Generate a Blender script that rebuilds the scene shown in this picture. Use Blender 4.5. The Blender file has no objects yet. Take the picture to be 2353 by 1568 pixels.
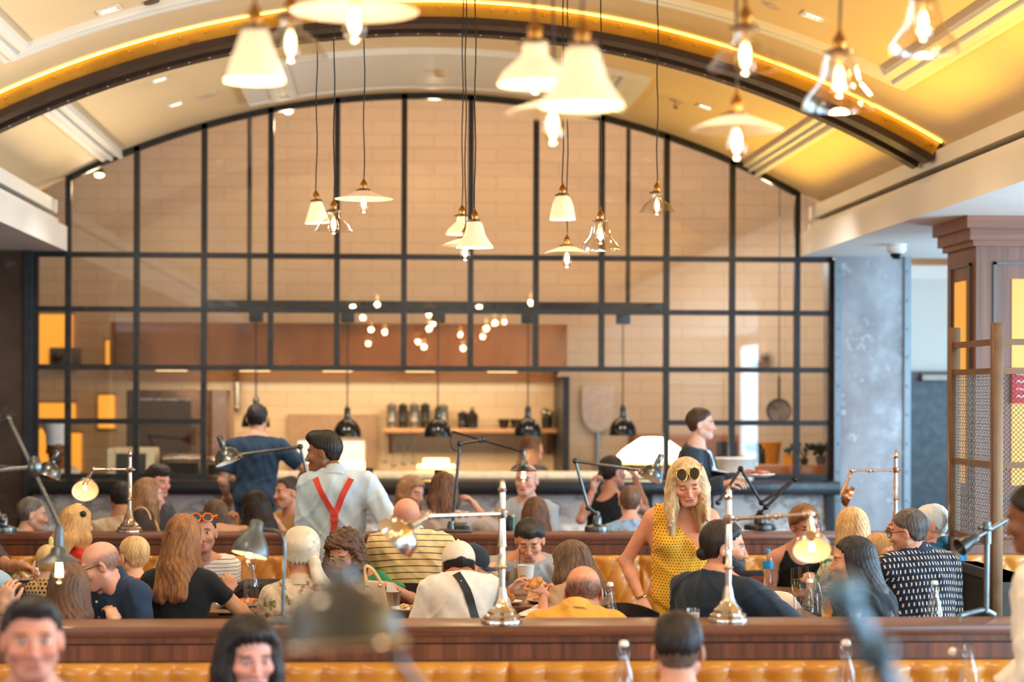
import bpy, bmesh, math, random
import numpy as np
from mathutils import Vector, Matrix
random.seed(7); np.random.seed(7)
S = bpy.context.scene
COL = S.collection
R = math.radians

# ------------------------------------------------------------------ camera, view, world, daylight
F, CX, HY, CZ = 4706.0, 1176.5, 910.0, 1.92          # focal length in px, optical axis in px, eye height
PSI, RHO = math.atan((1176.5 - 900.0) / 4706.0), 0.0035   # yaw against the room axis, slight roll
cam = bpy.data.cameras.new('camera'); cam.sensor_width = 36.0; cam.lens = F / 2353 * 36
cam.shift_y = (HY - 784.0) / 2353.0
cam.clip_end = 100; cam.dof.use_dof = True; cam.dof.focus_distance = 10.8; cam.dof.aperture_fstop = 1.6
cam.dof.aperture_blades = 9
cam_o = bpy.data.objects.new('camera', cam); COL.objects.link(cam_o)
_f = Vector((math.sin(PSI), math.cos(PSI), 0)); _r = Vector((math.cos(PSI), -math.sin(PSI), 0)); _u = Vector((0, 0, 1))
_rr = _r * math.cos(RHO) + _u * math.sin(RHO); _uu = _u * math.cos(RHO) - _r * math.sin(RHO)
_m = Matrix((_rr, _uu, -_f)).transposed().to_4x4(); _m.translation = (0, 0, CZ)
cam_o.matrix_world = _m; S.camera = cam_o
S.view_settings.view_transform = 'Standard'; S.view_settings.look = 'None'
S.view_settings.exposure = 0.0; S.view_settings.gamma = 1.0; S.view_settings.use_curve_mapping = False
S.cycles.max_bounces = 7; S.cycles.diffuse_bounces = 3; S.cycles.glossy_bounces = 3
S.cycles.transmission_bounces = 6; S.cycles.transparent_max_bounces = 12
S.cycles.caustics_reflective = False; S.cycles.caustics_refractive = False
S.cycles.sample_clamp_indirect = 4.0; S.cycles.use_adaptive_sampling = True; S.cycles.adaptive_threshold = 0.02
S.cycles.use_denoising = True
W = bpy.data.worlds.new('sky'); S.world = W; W.use_nodes = True
W.node_tree.nodes['Background'].inputs[0].default_value = (0.62, 0.80, 1.0, 1)
W.node_tree.nodes['Background'].inputs[1].default_value = 0.9

def ray(px, py):
    x, y = px - CX, HY - py
    d = _f * F + _rr * x + _uu * y
    return d / d.y                                     # unit step along the room axis
def P(px, py, Y): return Vector((0, 0, CZ)) + ray(px, py) * Y
def PZ(px, py, z):
    d = ray(px, py); return Vector((0, 0, CZ)) + d * ((z - CZ) / d.z)
def sc(Y): return F / Y                                # px per metre at depth Y

def area(name, loc, rot, sx, sy, power, col, spread=180):
    l = bpy.data.lights.new(name, 'AREA'); l.shape = 'RECTANGLE'; l.size = sx; l.size_y = sy
    l.energy = power; l.color = col; l.spread = R(spread)
    o = bpy.data.objects.new(name, l); o.location = loc; o.rotation_euler = rot; COL.objects.link(o); return o
DAY = (0.50, 0.78, 1.0); WARM = (1.0, 0.70, 0.40); AMBER = (1.0, 0.63, 0.07)
# daylight through the right aisle windows; the left pair is added fill at a solid wall
for i, y in enumerate((-3.5, 1.5, 6.5, 11.5)):
    area('daylight_aisle', (7.25, y, 1.75), (R(90), 0, R(90)), 3.4, 2.4, 480, DAY)
for i, y in enumerate((-3.0, 2.0)):
    area('cool_fill_left', (-5.9, y, 1.9), (R(90), 0, R(-90)), 3.4, 2.2, 150, (0.85, 0.93, 1.0))  # added cool fill from the left, no window behind it
area('daylight_passage', (6.6, 17.0, 2.0), (R(90), 0, R(90)), 2.2, 2.2, 120, DAY)
# the room's own ceiling lamps nearer the camera and over the tables (out of the frame, above it), and an added rear row
for x, y, e in ((-1.6, 3.4, 170), (2.4, 3.4, 170), (-1.6, 6.6, 150), (2.4, 6.6, 150), (-2.3, 9.6, 150), (0.4, 9.6, 150), (3.0, 9.6, 130), (-2.0, 12.2, 130), (2.6, 12.2, 130), (-1.9, 15.9, 150), (0.6, 15.9, 150), (2.9, 15.9, 150)):
    l = bpy.data.lights.new('ceiling_spot', 'SPOT'); l.energy = e * 0.85; l.color = (1.0, 0.79, 0.56); l.spot_size = R(95); l.spot_blend = 0.7; l.shadow_soft_size = 0.12
    o = bpy.data.objects.new('ceiling_spot', l); o.location = (x, y, 4.1); COL.objects.link(o)
    if y > 15: o.rotation_euler = (R(28), 0, 0); l.energy = 260; l.color = (1.0, 0.92, 0.82)  # added rear row, tilted to brighten the marble counter front
area('kitchen_ceiling_lamp', (0.9, 20.4, 5.6), (0, 0, 0), 5.2, 2.2, 165, (1.0, 0.70, 0.42))
area('kitchen_daylight_fill', (3.6, 21.0, 3.6), (0, R(-25), 0), 1.6, 1.6, 60, (0.86, 0.94, 1.0))  # added cool fill imitating daylight on the right of the kitchen

# ------------------------------------------------------------------ materials
def lin(c):
    def f(v):
        v /= 255.0
        return v / 12.92 if v <= 0.04045 else ((v + 0.055) / 1.055) ** 2.4
    return (f(c[0]), f(c[1]), f(c[2]), 1.0)
class NB:                                              # small node-expression builder
    def __init__(s, name):
        s.m = bpy.data.materials.new(name); s.m.use_nodes = True; s.t = s.m.node_tree; s.n = s.t.nodes
        s.b = s.n['Principled BSDF']; s.o = s.n['Material Output']
    def new(s, t, **k):
        n = s.n.new(t)
        for a, v in k.items(): setattr(n, a, v)
        return n
    def put(s, sock, v):
        if hasattr(v, 'is_output') or isinstance(v, bpy.types.NodeSocket): s.t.links.new(v, sock)
        else: sock.default_value = v
    def math(s, op, a, b=0.0, c=0.0):
        n = s.new('ShaderNodeMath', operation=op)
        s.put(n.inputs[0], a); s.put(n.inputs[1], b); s.put(n.inputs[2], c); return n.outputs[0]
    def attr(s, name): return s.new('ShaderNodeAttribute', attribute_name=name).outputs['Vector']
    def obj(s): return s.new('ShaderNodeTexCoord').outputs['Object']
    def xyz(s, v):
        n = s.new('ShaderNodeSeparateXYZ'); s.put(n.inputs[0], v); return n.outputs
    def comb(s, x, y, z):
        n = s.new('ShaderNodeCombineXYZ')
        for i, v in enumerate((x, y, z)): s.put(n.inputs[i], v)
        return n.outputs[0]
    def vscale(s, v, k):
        n = s.new('ShaderNodeVectorMath', operation='MULTIPLY'); s.put(n.inputs[0], v); n.inputs[1].default_value = k; return n.outputs[0]
    def noise(s, v, scale, detail=3, rough=0.55):
        n = s.new('ShaderNodeTexNoise'); s.put(n.inputs['Vector'], v); n.inputs['Scale'].default_value = scale
        n.inputs['Detail'].default_value = detail; n.inputs['Roughness'].default_value = rough; return n.outputs[0]
    def ramp(s, v, lo, hi, a=0.0, b=1.0):
        n = s.new('ShaderNodeMapRange'); n.clamp = True; s.put(n.inputs[0], v)
        for i, q in enumerate((lo, hi, a, b)): n.inputs[i + 1].default_value = q
        return n.outputs[0]
    def mix(s, f, a, b):
        n = s.new('ShaderNodeMix', data_type='RGBA'); s.put(n.inputs[0], f); s.put(n.inputs[6], a); s.put(n.inputs[7], b); return n.outputs[2]
    def bump(s, h, strength=0.3, dist=0.01):
        n = s.new('ShaderNodeBump'); s.put(n.inputs['Height'], h); n.inputs['Strength'].default_value = strength
        n.inputs['Distance'].default_value = dist; s.t.links.new(n.outputs[0], s.b.inputs['Normal'])
    def fin(s, col=None, rough=0.5, metal=0.0, spec=0.5, **k):
        b = s.b
        if col is not None: s.put(b.inputs['Base Color'], col)
        s.put(b.inputs['Roughness'], rough); b.inputs['Metallic'].default_value = metal
        b.inputs['Specular IOR Level'].default_value = spec
        for a, v in k.items(): s.put(b.inputs[a.replace('_', ' ')], v)
        return s.m
_MC = {}
def M(c, rough=0.5, metal=0.0, var=0.06, scale=14.0, spec=0.5, name=None, **k):
    """plain surface with a little procedural variation; c is sRGB"""
    key = (tuple(c), rough, metal, var, scale, spec, tuple(sorted(k.items())))
    if key in _MC: return _MC[key]
    nb = NB(name or 'surface_%d' % len(_MC)); n = nb.noise(nb.obj(), scale)
    a = lin(c); lo = tuple(x * (1 - var * 2) for x in a[:3]) + (1,); hi = tuple(min(1, x * (1 + var * 2)) for x in a[:3]) + (1,)
    m = nb.fin(nb.mix(nb.ramp(n, 0.3, 0.7), lo, hi), nb.ramp(n, 0.3, 0.7, rough * 0.85, min(1, rough * 1.15)), metal, spec, **k)
    _MC[key] = m; return m
def emit(c, strength, name='glow', base=(255, 240, 220)):
    key = ('e', tuple(c), strength)
    if key in _MC: return _MC[key]
    nb = NB(name); m = nb.fin(lin(base), 0.4, Emission_Color=lin(c), Emission_Strength=strength); _MC[key] = m; return m
def wood(name, dark, light, scale=1.0, axis='z', rough=0.35, coat=0.3):
    nb = NB(name); k = {'z': (38, 38, 1.3), 'x': (1.3, 38, 38), 'y': (38, 1.3, 38)}[axis]
    v = nb.vscale(nb.obj(), tuple(q * scale for q in k)); n1 = nb.noise(v, 1.0, 4, 0.6)
    n2 = nb.noise(nb.vscale(nb.obj(), tuple(q * scale * 0.22 for q in k)), 1.0, 2)
    f = nb.math('ADD', nb.math('MULTIPLY', n1, 0.65), nb.math('MULTIPLY', n2, 0.45))
    nb.bump(n1, 0.08, 0.004)
    return nb.fin(nb.mix(nb.ramp(f, 0.36, 0.72), lin(dark), lin(light)), nb.ramp(n1, 0.2, 0.8, rough, rough + 0.15), Coat_Weight=coat, Coat_Roughness=0.25)
def thin_glass(name, ior=1.5, tint=(1, 1, 1, 1), rough=0.0, add=0.0):
    """a thin sheet of clear glass: see-through, with a true mirror reflection at its surface"""
    nb = NB(name); tr = nb.new('ShaderNodeBsdfTransparent'); tr.inputs[0].default_value = tint
    gl = nb.new('ShaderNodeBsdfGlossy'); gl.inputs['Roughness'].default_value = rough
    lw = nb.new('ShaderNodeLayerWeight'); f0 = ((ior - 1) / (ior + 1)) ** 2
    mx = nb.new('ShaderNodeMixShader'); f = nb.math('ADD', nb.math('MULTIPLY', nb.math('POWER', lw.outputs['Facing'], 4.0), (1 - f0) * 0.8), f0 + add)
    nb.put(mx.inputs[0], f); nb.t.links.new(tr.outputs[0], mx.inputs[1]); nb.t.links.new(gl.outputs[0], mx.inputs[2])
    nb.t.links.new(mx.outputs[0], nb.o.inputs[0]); return nb.m

# ------------------------------------------------------------------ mesh helpers
class MB:
    """collects shapes (world coordinates) and links them as ONE mesh object"""
    def __init__(s): s.v = []; s.f = []; s.mi = []; s.cur = 0
    def mat(s, i): s.cur = i; return s
    def add(s, vs, fs):
        o = len(s.v); s.v += [tuple(v) for v in vs]; s.f += [tuple(i + o for i in f) for f in fs]; s.mi += [s.cur] * len(fs); return s
    def box(s, lo, hi, m=None):
        x0, y0, z0 = lo; x1, y1, z1 = hi
        vs = [Vector(p) for p in ((x0,y0,z0),(x1,y0,z0),(x1,y1,z0),(x0,y1,z0),(x0,y0,z1),(x1,y0,z1),(x1,y1,z1),(x0,y1,z1))]
        if m is not None: vs = [m @ v for v in vs]
        return s.add(vs, [(3,2,1,0),(4,5,6,7),(0,1,5,4),(1,2,6,5),(2,3,7,6),(3,0,4,7)])
    def cbox(s, c, sz, m=None, bev=0.0):
        c = Vector(c); h = Vector(sz) / 2
        if not bev: return s.box(c - h, c + h, m)
        vs = []; b = min(bev, min(h) * 0.9)
        bm = bmesh.new(); bmesh.ops.create_cube(bm, size=1.0)
        for v in bm.verts: v.co = Vector((v.co.x * sz[0], v.co.y * sz[1], v.co.z * sz[2])) + c
        bmesh.ops.bevel(bm, geom=list(bm.edges), offset=b, segments=2, affect='EDGES', profile=0.5)
        bm.verts.index_update(); s.add([(m @ v.co if m is not None else v.co) for v in bm.verts], [[v.index for v in f.verts] for f in bm.faces]); bm.free(); return s
    def frame(s, p0, p1):
        d = (Vector(p1) - Vector(p0)).normalized(); a = Vector((0, 0, 1)) if abs(d.z) < 0.9 else Vector((1, 0, 0))
        x = d.cross(a).normalized(); return x, d.cross(x), d
    def cyl(s, p0, p1, r0, r1=None, n=14, cap=True):
        r1 = r0 if r1 is None else r1; p0 = Vector(p0); p1 = Vector(p1); x, y, d = s.frame(p0, p1)
        vs = []
        for p, r in ((p0, r0), (p1, r1)):
            for i in range(n):
                a = 2 * math.pi * i / n; vs.append(p + x * (r * math.cos(a)) + y * (r * math.sin(a)))
        fs = [(i, (i + 1) % n, n + (i + 1) % n, n + i) for i in range(n)]
        if cap: fs += [tuple(range(n))[::-1], tuple(range(n, 2 * n))]
        return s.add(vs, fs)
    def tube(s, pts, r, n=8, closed=False):
        pts = [Vector(p) for p in pts]; rs = r if hasattr(r, '__len__') else [r] * len(pts); vs = []; k = len(pts)
        px = None
        for i, p in enumerate(pts):
            a = pts[(i - 1) % k] if (closed or i > 0) else p; b = pts[(i + 1) % k] if (closed or i < k - 1) else p
            d = (b - a).normalized()
            if px is None: px = s.frame((0, 0, 0), d)[0]
            x = (px - d * px.dot(d)).normalized(); px = x; y = d.cross(x)
            for j in range(n):
                t = 2 * math.pi * j / n; vs.append(p + x * (rs[i] * math.cos(t)) + y * (rs[i] * math.sin(t)))
        fs = [(i * n + j, i * n + (j + 1) % n, ((i + 1) % k) * n + (j + 1) % n, ((i + 1) % k) * n + j) for i in range(k if closed else k - 1) for j in range(n)]
        if not closed: fs += [tuple(range(n))[::-1], tuple(range((k - 1) * n, k * n))]
        return s.add(vs, fs)
    def lathe(s, prof, m=None, n=24, flute=0.0, nf=0, cap=True):
        """prof: list of (radius, height); m: Matrix giving place and axis (local z)"""
        m = Matrix.Translation(m) if isinstance(m, Vector) else (m if m is not None else Matrix())
        vs = []
        for r, z in prof:
            for i in range(n):
                a = 2 * math.pi * i / n; q = r * (1 + (flute * math.cos(nf * a) if nf else 0)); vs.append(m @ Vector((q * math.cos(a), q * math.sin(a), z)))
        k = len(prof)
        fs = [(i * n + j, i * n + (j + 1) % n, (i + 1) * n + (j + 1) % n, (i + 1) * n + j) for i in range(k - 1) for j in range(n)]
        if cap and prof[0][0] > 1e-4: fs.append(tuple(range(n))[::-1])
        if cap and prof[-1][0] > 1e-4: fs.append(tuple(range((k - 1) * n, k * n)))
        return s.add(vs, fs)
    def ball(s, c, r, n=14, sx=(1, 1, 1), m=None):
        k = max(6, n // 2); c = Vector(c)
        pr = [(max(1e-5, math.sin(math.pi * i / k)), -math.cos(math.pi * i / k)) for i in range(k + 1)]
        mm = Matrix.Translation(c) @ (m if m is not None else Matrix()) @ Matrix.Diagonal((r * sx[0], r * sx[1], r * sx[2], 1))
        return s.lathe(pr, mm, n)
    def prism(s, poly, a, b, axis='y', caps=True):
        """poly in the two other axes, extruded from a to b"""
        def pt(q, t): return {'y': (q[0], t, q[1]), 'x': (t, q[0], q[1]), 'z': (q[0], q[1], t)}[axis]
        n = len(poly); vs = [pt(q, a) for q in poly] + [pt(q, b) for q in poly]
        fs = [(i, (i + 1) % n, n + (i + 1) % n, n + i) for i in range(n)]
        if caps: fs += [tuple(range(n))[::-1], tuple(range(n, 2 * n))]
        return s.add(vs, fs)
    def build(s, name, mat, parent=None, smooth=40, loc=None, recalc=True):
        me = bpy.data.meshes.new(name)
        root = parent
        while root is not None and root.parent is not None: root = root.parent
        off = Vector(root.location) if root is not None else (Vector(loc) if loc is not None else Vector((0, 0, 0)))
        me.from_pydata([tuple(Vector(v) - off) for v in s.v], [], s.f)
        for mt in (mat if isinstance(mat, (list, tuple)) else [mat]): me.materials.append(mt)
        if any(s.mi): me.polygons.foreach_set('material_index', s.mi)
        if recalc:
            bm = bmesh.new(); bm.from_mesh(me); bmesh.ops.recalc_face_normals(bm, faces=bm.faces); bm.to_mesh(me); bm.free()
        if smooth:
            me.shade_smooth(); me.set_sharp_from_angle(angle=R(smooth))
        o = bpy.data.objects.new(name, me); COL.objects.link(o)
        if parent is not None: o.parent = parent
        elif loc is not None: o.location = loc
        return o
def axis_m(loc, d, spin=0.0):
    """matrix with local z along d"""
    q = Vector(d).to_track_quat('Z', 'Y'); return Matrix.Translation(Vector(loc)) @ q.to_matrix().to_4x4() @ Matrix.Rotation(spin, 4, 'Z')
def tag(o, label, cat, group=None):
    o['label'] = label; o['category'] = cat
    if group: o['group'] = group
    return o
def thing(name, label, cat, loc, group=None):
    o = bpy.data.objects.new(name, None); o.empty_display_size = 0.1; o.location = loc; COL.objects.link(o); return tag(o, label, cat, group)
def struct(name, mb, mat, parent=None, smooth=0, recalc=True):
    o = mb.build(name, mat, parent, smooth=smooth, recalc=recalc)
    if parent is None: o['kind'] = 'structure'
    return o
def bez(p0, p1, p2, p3, n=12):
    p0, p1, p2, p3 = map(Vector, (p0, p1, p2, p3))
    return [p0 * (1 - t) ** 3 + p1 * (3 * t * (1 - t) ** 2) + p2 * (3 * t * t * (1 - t)) + p3 * t ** 3 for t in [i / n for i in range(n + 1)]]
# ------------------------------------------------------------------ the room
YW = 18.5                                              # the glazed kitchen wall
def Wp(px, py): return P(px, py, YW)
_c0 = Wp(985, 214); VX, VTOP = _c0.x, _c0.z
VR = 1798 / sc(YW); VZC = VTOP - VR; VA = math.asin(907 / 1798.0)
ZS = VZC + VR * math.cos(VA); XR, XL = VX + VR * math.sin(VA), VX - VR * math.sin(VA)
YB = 22.6                                              # kitchen rear wall
def vault(px, py, r=VR):
    """where the line of sight through a pixel meets the vault"""
    d = ray(px, py); ox, oz = -VX, CZ - VZC
    a = d.x ** 2 + d.z ** 2; b = 2 * (ox * d.x + oz * d.z); c = ox * ox + oz * oz - r * r
    t = (-b + math.sqrt(b * b - 4 * a * c)) / (2 * a); return Vector((0, 0, CZ)) + d * t
def vang(p): return math.atan2(p.x - VX, p.z - VZC)
def vp(a, r, y): return Vector((VX + r * math.sin(a), y, VZC + r * math.cos(a)))
def arcbox(mb, r0, r1, y0, y1, a0, a1, n=48):
    vs = []
    for i in range(n + 1):
        a = a0 + (a1 - a0) * i / n; vs += [vp(a, r0, y0), vp(a, r1, y0), vp(a, r1, y1), vp(a, r0, y1)]
    fs = [(4*i+j, 4*i+(j+1)%4, 4*i+4+(j+1)%4, 4*i+4+j) for i in range(n) for j in range(4)] + [(0,1,2,3), (4*n+3,4*n+2,4*n+1,4*n)]
    return mb.add(vs, fs)

plaster = M((238, 212, 172), 0.6, var=0.015, scale=3, name='cream_plaster')
white = M((238, 234, 230), 0.55, var=0.01, scale=5, name='white_paint')
dark_steel = M((52, 52, 54), 0.42, 0.6, var=0.12, scale=20, name='dark_steel')
black = M((20, 20, 22), 0.45, var=0.1, name='black_paint')
walnut = wood('walnut', (62, 30, 16), (128, 70, 38), 1.0, 'z')
walnut_h = wood('walnut_crossgrain', (66, 34, 19), (138, 78, 44), 1.0, 'x', 0.28)
def tile_mat(name, a, b, grout, w=0.46, h=0.15):
    nb = NB(name); p = nb.xyz(nb.obj()); t = nb.new('ShaderNodeTexBrick'); nb.put(t.inputs['Vector'], nb.comb(p[0], p[2], 0.0))
    t.inputs['Scale'].default_value = 1.0; t.inputs['Brick Width'].default_value = w; t.inputs['Row Height'].default_value = h
    t.inputs['Mortar Size'].default_value = 0.006; t.inputs['Mortar Smooth'].default_value = 0.2
    t.inputs['Color1'].default_value = lin(a); t.inputs['Color2'].default_value = lin(b); t.inputs['Mortar'].default_value = lin(grout)
    nb.bump(nb.math('SUBTRACT', 1.0, t.outputs['Fac']), 0.4, 0.004)
    return nb.fin(t.outputs['Color'], 0.22)
tile = tile_mat('subway_tile', (214, 181, 146), (210, 177, 142), (194, 160, 126))
def marble_mat():
    nb = NB('veined_marble'); o = nb.obj(); n = nb.noise(nb.vscale(o, (1.0, 1.0, 1.7)), 2.2, 6, 0.65); n2 = nb.noise(o, 1.2, 3)
    v = nb.math('ABSOLUTE', nb.math('SUBTRACT', n, 0.5)); f = nb.ramp(v, 0.0, 0.055)
    return nb.fin(nb.mix(nb.math('MULTIPLY', f, nb.ramp(n2, 0.25, 0.6, 0.75, 1)), lin((170, 172, 176)), lin((242, 242, 242))), 0.25)
marble = marble_mat()
def plate_steel(name, a, b, c):
    nb = NB(name); o = nb.obj(); n = nb.noise(nb.vscale(o, (1, 1, 0.55)), 2.3, 5, 0.6); n2 = nb.noise(o, 5.5, 4, 0.7)
    m1 = nb.mix(nb.ramp(n, 0.35, 0.65), lin(a), lin(b)); return nb.fin(nb.mix(nb.ramp(n2, 0.58, 0.7), m1, lin(c)), nb.ramp(n2, 0.3, 0.7, 0.3, 0.5), 0.35)
zinc = plate_steel('zinc_plate', (128, 122, 124), (152, 150, 154), (178, 182, 186))
rust_steel = plate_steel('brown_steel_plate', (66, 50, 42), (88, 68, 56), (98, 82, 72))

# floor
nb = NB('floor_boards'); p = nb.xyz(nb.obj()); t = nb.new('ShaderNodeTexBrick'); nb.put(t.inputs['Vector'], nb.comb(p[1], p[0], 0.0))
t.inputs['Scale'].default_value = 1; t.inputs['Brick Width'].default_value = 1.4; t.inputs['Row Height'].default_value = 0.14; t.inputs['Mortar Size'].default_value = 0.003
for k, c in (('Color1', (92, 62, 42)), ('Color2', (112, 78, 54)), ('Mortar', (50, 34, 24))): t.inputs[k].default_value = lin(c)
struct('floor', MB().box((-6, -6, -0.1), (7.5, YB + 0.2, 0)), nb.fin(t.outputs['Color'], 0.35))
# vault
struct('ceiling', arcbox(MB(), VR, VR + 0.15, -6, YW + 0.06, -VA, VA, 72), plaster, smooth=30)
struct('ceiling_kitchen', MB().box((-6, YW + 0.06, 5.9), (7.5, YB + 0.15, 6.0)), white)
# side soffits with their stepped cornice and air slot
pR = Wp(1836, 591); zl = pR.z; zu = Wp(1836, 536).z; XF = pR.x; XFL = Wp(156, 584).x; zlL = zl
def soffit(name, sgn, xf, xs, out):
    def q(dx, z): return (xf + sgn * dx, z)
    poly = [(xs, ZS), (xs - sgn * 0.02, ZS - 0.03), q(0.10, zu + 0.24), q(0.10, zu + 0.125), q(0.24, zu + 0.125), q(0.24, zu + 0.075), q(0.09, zu + 0.075), q(0.09, zu + 0.004),
            q(0, zu), q(0, zl), (out, zl), (out, zl + 1.3), (xs, zl + 1.3)]
    mb = MB().prism(poly, -6, YW + 0.03, 'y')
    struct(name, mb, white)
    s = MB().box((min(xf + sgn * 0.20, xf + sgn * 0.24), -6, zu + 0.075), (max(xf + sgn * 0.20, xf + sgn * 0.24), YW, zu + 0.125)); return s
s = soffit('trim_1', 1, XF, XR, 7.5); struct('trim_2', s, black)
s = soffit('trim_3', -1, XFL, XL, -6.0); struct('trim_4', s, black)
# amber cove light along both cornices
for i, y in enumerate((-1.0, 2.6, 6.2, 9.8, 12.7, 16.4)):
    ln = 3.5 if i < 4 else (1.8 if i == 4 else 3.0)
    area('cove_light', (XF - 0.12, y, zl + 0.06), (R(180), R(-58), 0), 0.1, ln, 40 * ln / 3.4, AMBER, 160)
    area('cove_light', (XFL + 0.12, y, zl + 0.06), (R(180), R(58), 0), 0.1, ln, 24 * ln / 3.4, (1.0, 0.80, 0.52), 160)
# walls
struct('wall_left', MB().box((-6.15, -6, 0), (-6, YB, 6.0)), M((214, 196, 170), 0.6))
mb = MB()
for y0, y1 in ((-6, -0.2), (3.2, 4.8), (8.2, 9.8), (13.2, 15.9), (18.1, YB)): mb.box((7.35, y0, 0), (7.5, y1, 6.0 if y1 > YW else 4.6))
mb.box((7.35, -6, 0), (7.5, YB, 0.5)); mb.box((7.35, -6, 2.98), (7.5, YB, 4.6)); struct('wall_right', mb, M((226, 222, 214), 0.6))
struct('wall_rear', MB().box((-6, -6.15, 0), (7.5, -6, 4.9)), M((214, 196, 170), 0.6))
struct('wall_back', MB().box((-6, YB, 0), (7.5, YB + 0.15, 6.0)), tile)

# glazed steel screen of the kitchen
vx = [80, 157, 314, 469, 622, 774, 928, 1081, 1231, 1382, 1531, 1682, 1831, 1912]
ry = [589, 716, 848, 972, 1103]
X = [Wp(a, 700).x for a in vx]; Zr = [CZ + (HY - y + 0.0) / sc(YW) for y in (592, 716, 848, 971, 1103)]
fr = MB(); d0, d1 = YW - 0.035, YW + 0.035
def vbar(x, z0, z1, w=0.052): fr.box((x - w / 2, d0, z0), (x + w / 2, d1, z1))
def hbar(x0, x1, z, w=0.048): fr.box((x0, d0 + 0.005, z - w / 2), (x1, d1 - 0.005, z + w / 2))
def ztop(x): return VZC + math.sqrt(VR ** 2 - (x - VX) ** 2)
for i, x in enumerate(X):
    top = Zr[0] if i in (0, 13) else ztop(x) - 0.01
    bot = Zr[2] if 4 <= i <= 9 else Zr[4]
    vbar(x, bot, top, 0.07 if i in (0, 13) else 0.052)
for j in range(3): hbar(X[0], X[13], Zr[j])
for a, b in ((0, 3), (10, 13)):
    hbar(X[a], X[b], Zr[3]); hbar(X[a], X[b], Zr[4] + 0.02, 0.06)
arcbox(fr, VR - 0.055, VR, d0, d1, math.asin((X[1] - VX) / VR), math.asin((X[12] - VX) / VR), 60)
win = struct('window_1', fr, dark_steel)
gl = MB(); n = 40
top = [(X[1] + (X[12] - X[1]) * i / n) for i in range(n + 1)]
vs = [(x, YW, ztop(x) - 0.02) for x in top] + [(X[12], YW, Zr[0]), (X[1], YW, Zr[0])]; gl.add(vs, [tuple(range(len(vs)))])
for a, b, z1, z0 in ((0, 13, Zr[0], Zr[2]), (0, 3, Zr[2], Zr[4]), (10, 13, Zr[2], Zr[4])):
    gl.add([(X[a], YW, z0), (X[b], YW, z0), (X[b], YW, z1), (X[a], YW, z1)], [(0, 1, 2, 3)])
struct('glazing', gl, thin_glass('pane_glass', 1.75), win, smooth=0)
# steel clad piers either side
pa, pb = Wp(1918, 900).x, Wp(2077, 900).x
def rivets(mb, xs, y, z0, z1, step, r=0.012):
    z = z0
    while z < z1:
        for x in xs: mb.ball((x, y, z), r, 8, (1, 0.7, 1))
        z += step
    return mb
mb = MB().box((pa, YW - 0.10, 0), (pb, YW + 0.5, zl)); mb.mat(1)
for x in (pa, pb): mb.box((x - 0.03, YW - 0.135, 0), (x + 0.03, YW - 0.12, zl))
rivets(mb, (pa + 0.005, pb - 0.005), YW - 0.135, 0.2, zl, 0.26)
pier = struct('column_right', mb, [zinc, M((122, 130, 138), 0.4, 0.5)], smooth=30)
mb = MB().box((-5.98, YW - 0.1, 0), (Wp(66, 900).x, YW + 0.3, zl)); mb.mat(1).box((Wp(60, 900).x, YW - 0.13, 0), (Wp(78, 900).x, YW + 0.1, zl))
struct('column_left', mb, [rust_steel, M((58, 66, 74), 0.35, 0.6)])
# passage right of the pier: pale wall, dark door
xd = P(2083, 900, 19.6).x
mb = MB().box((pb, 19.6, 2.09), (7.35, 19.75, zl)); mb.mat(1).box((pb, 19.55, zl - 0.13), (7.35, 19.6, zl)); mb.mat(0).box((pb + 1.6, 19.6, 0), (7.35, 19.75, 2.09))
struct('wall_passage', mb, [M((222, 218, 210), 0.5, var=0.008), white])
dr = MB().box((pb - 0.02, 19.55, 0), (pb + 1.6, 19.62, 2.09)); door = struct('door_1', dr, M((44, 56, 66), 0.4, var=0.04))
struct('door_frame', MB().box((pb - 0.06, 19.5, 2.09), (pb + 1.66, 19.6, 2.17)).box((pb - 0.04, 19.5, 0), (pb + 0.04, 19.56, 2.09)), M((70, 64, 58), 0.45), door)
struct('door_closer', MB().cbox((pb + 0.62, 19.48, 2.11), (0.42, 0.1, 0.07), None, 0.01), M((128, 118, 108), 0.4, 0.6), door)

# arched steel and brass rib
Y0 = vault(1023, 2).y
a1 = VA * 0.985
rib = struct('beam_arch', arcbox(arcbox(arcbox(MB(), VR - 0.165, VR - 0.115, Y0 - 0.03, Y0 + 0.15, -a1, a1, 72), VR - 0.165, VR - 0.12, Y0 + 0.33, Y0 + 0.47, -a1, a1, 72), VR - 0.11, VR, Y0 + 0.03, Y0 + 0.44, -a1, a1, 72), M((66, 50, 42), 0.4, 0.4, name='bronze_flange'), smooth=30)
brass_old = plate_steel('aged_brass', (170, 126, 44), (196, 150, 62), (140, 98, 34))
brass_old.node_tree.nodes['Principled BSDF'].inputs['Metallic'].default_value = 0.6
mb = arcbox(MB(), VR - 0.115, VR - 0.015, Y0, Y0 + 0.028, -a1, a1, 72)
for i in range(-20, 21):
    a = i * a1 / 20.3; mb.ball(vp(a, VR - 0.05, Y0), 0.012, 8)
struct('brass_band', mb, brass_old, rib, smooth=30)
mb = MB()
for i in range(-24, 25): mb.ball(vp(i * a1 / 24.3, VR - 0.165, Y0 + 0.35), 0.009, 8)
struct('rivet_row', mb, M((150, 140, 130), 0.3, 0.9), rib, smooth=30)
struct('glow_strip', arcbox(MB(), VR - 0.016, VR - 0.004, Y0 - 0.045, Y0 - 0.03, -a1, a1, 72), emit((255, 200, 76), 5.5), rib, smooth=30)

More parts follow.
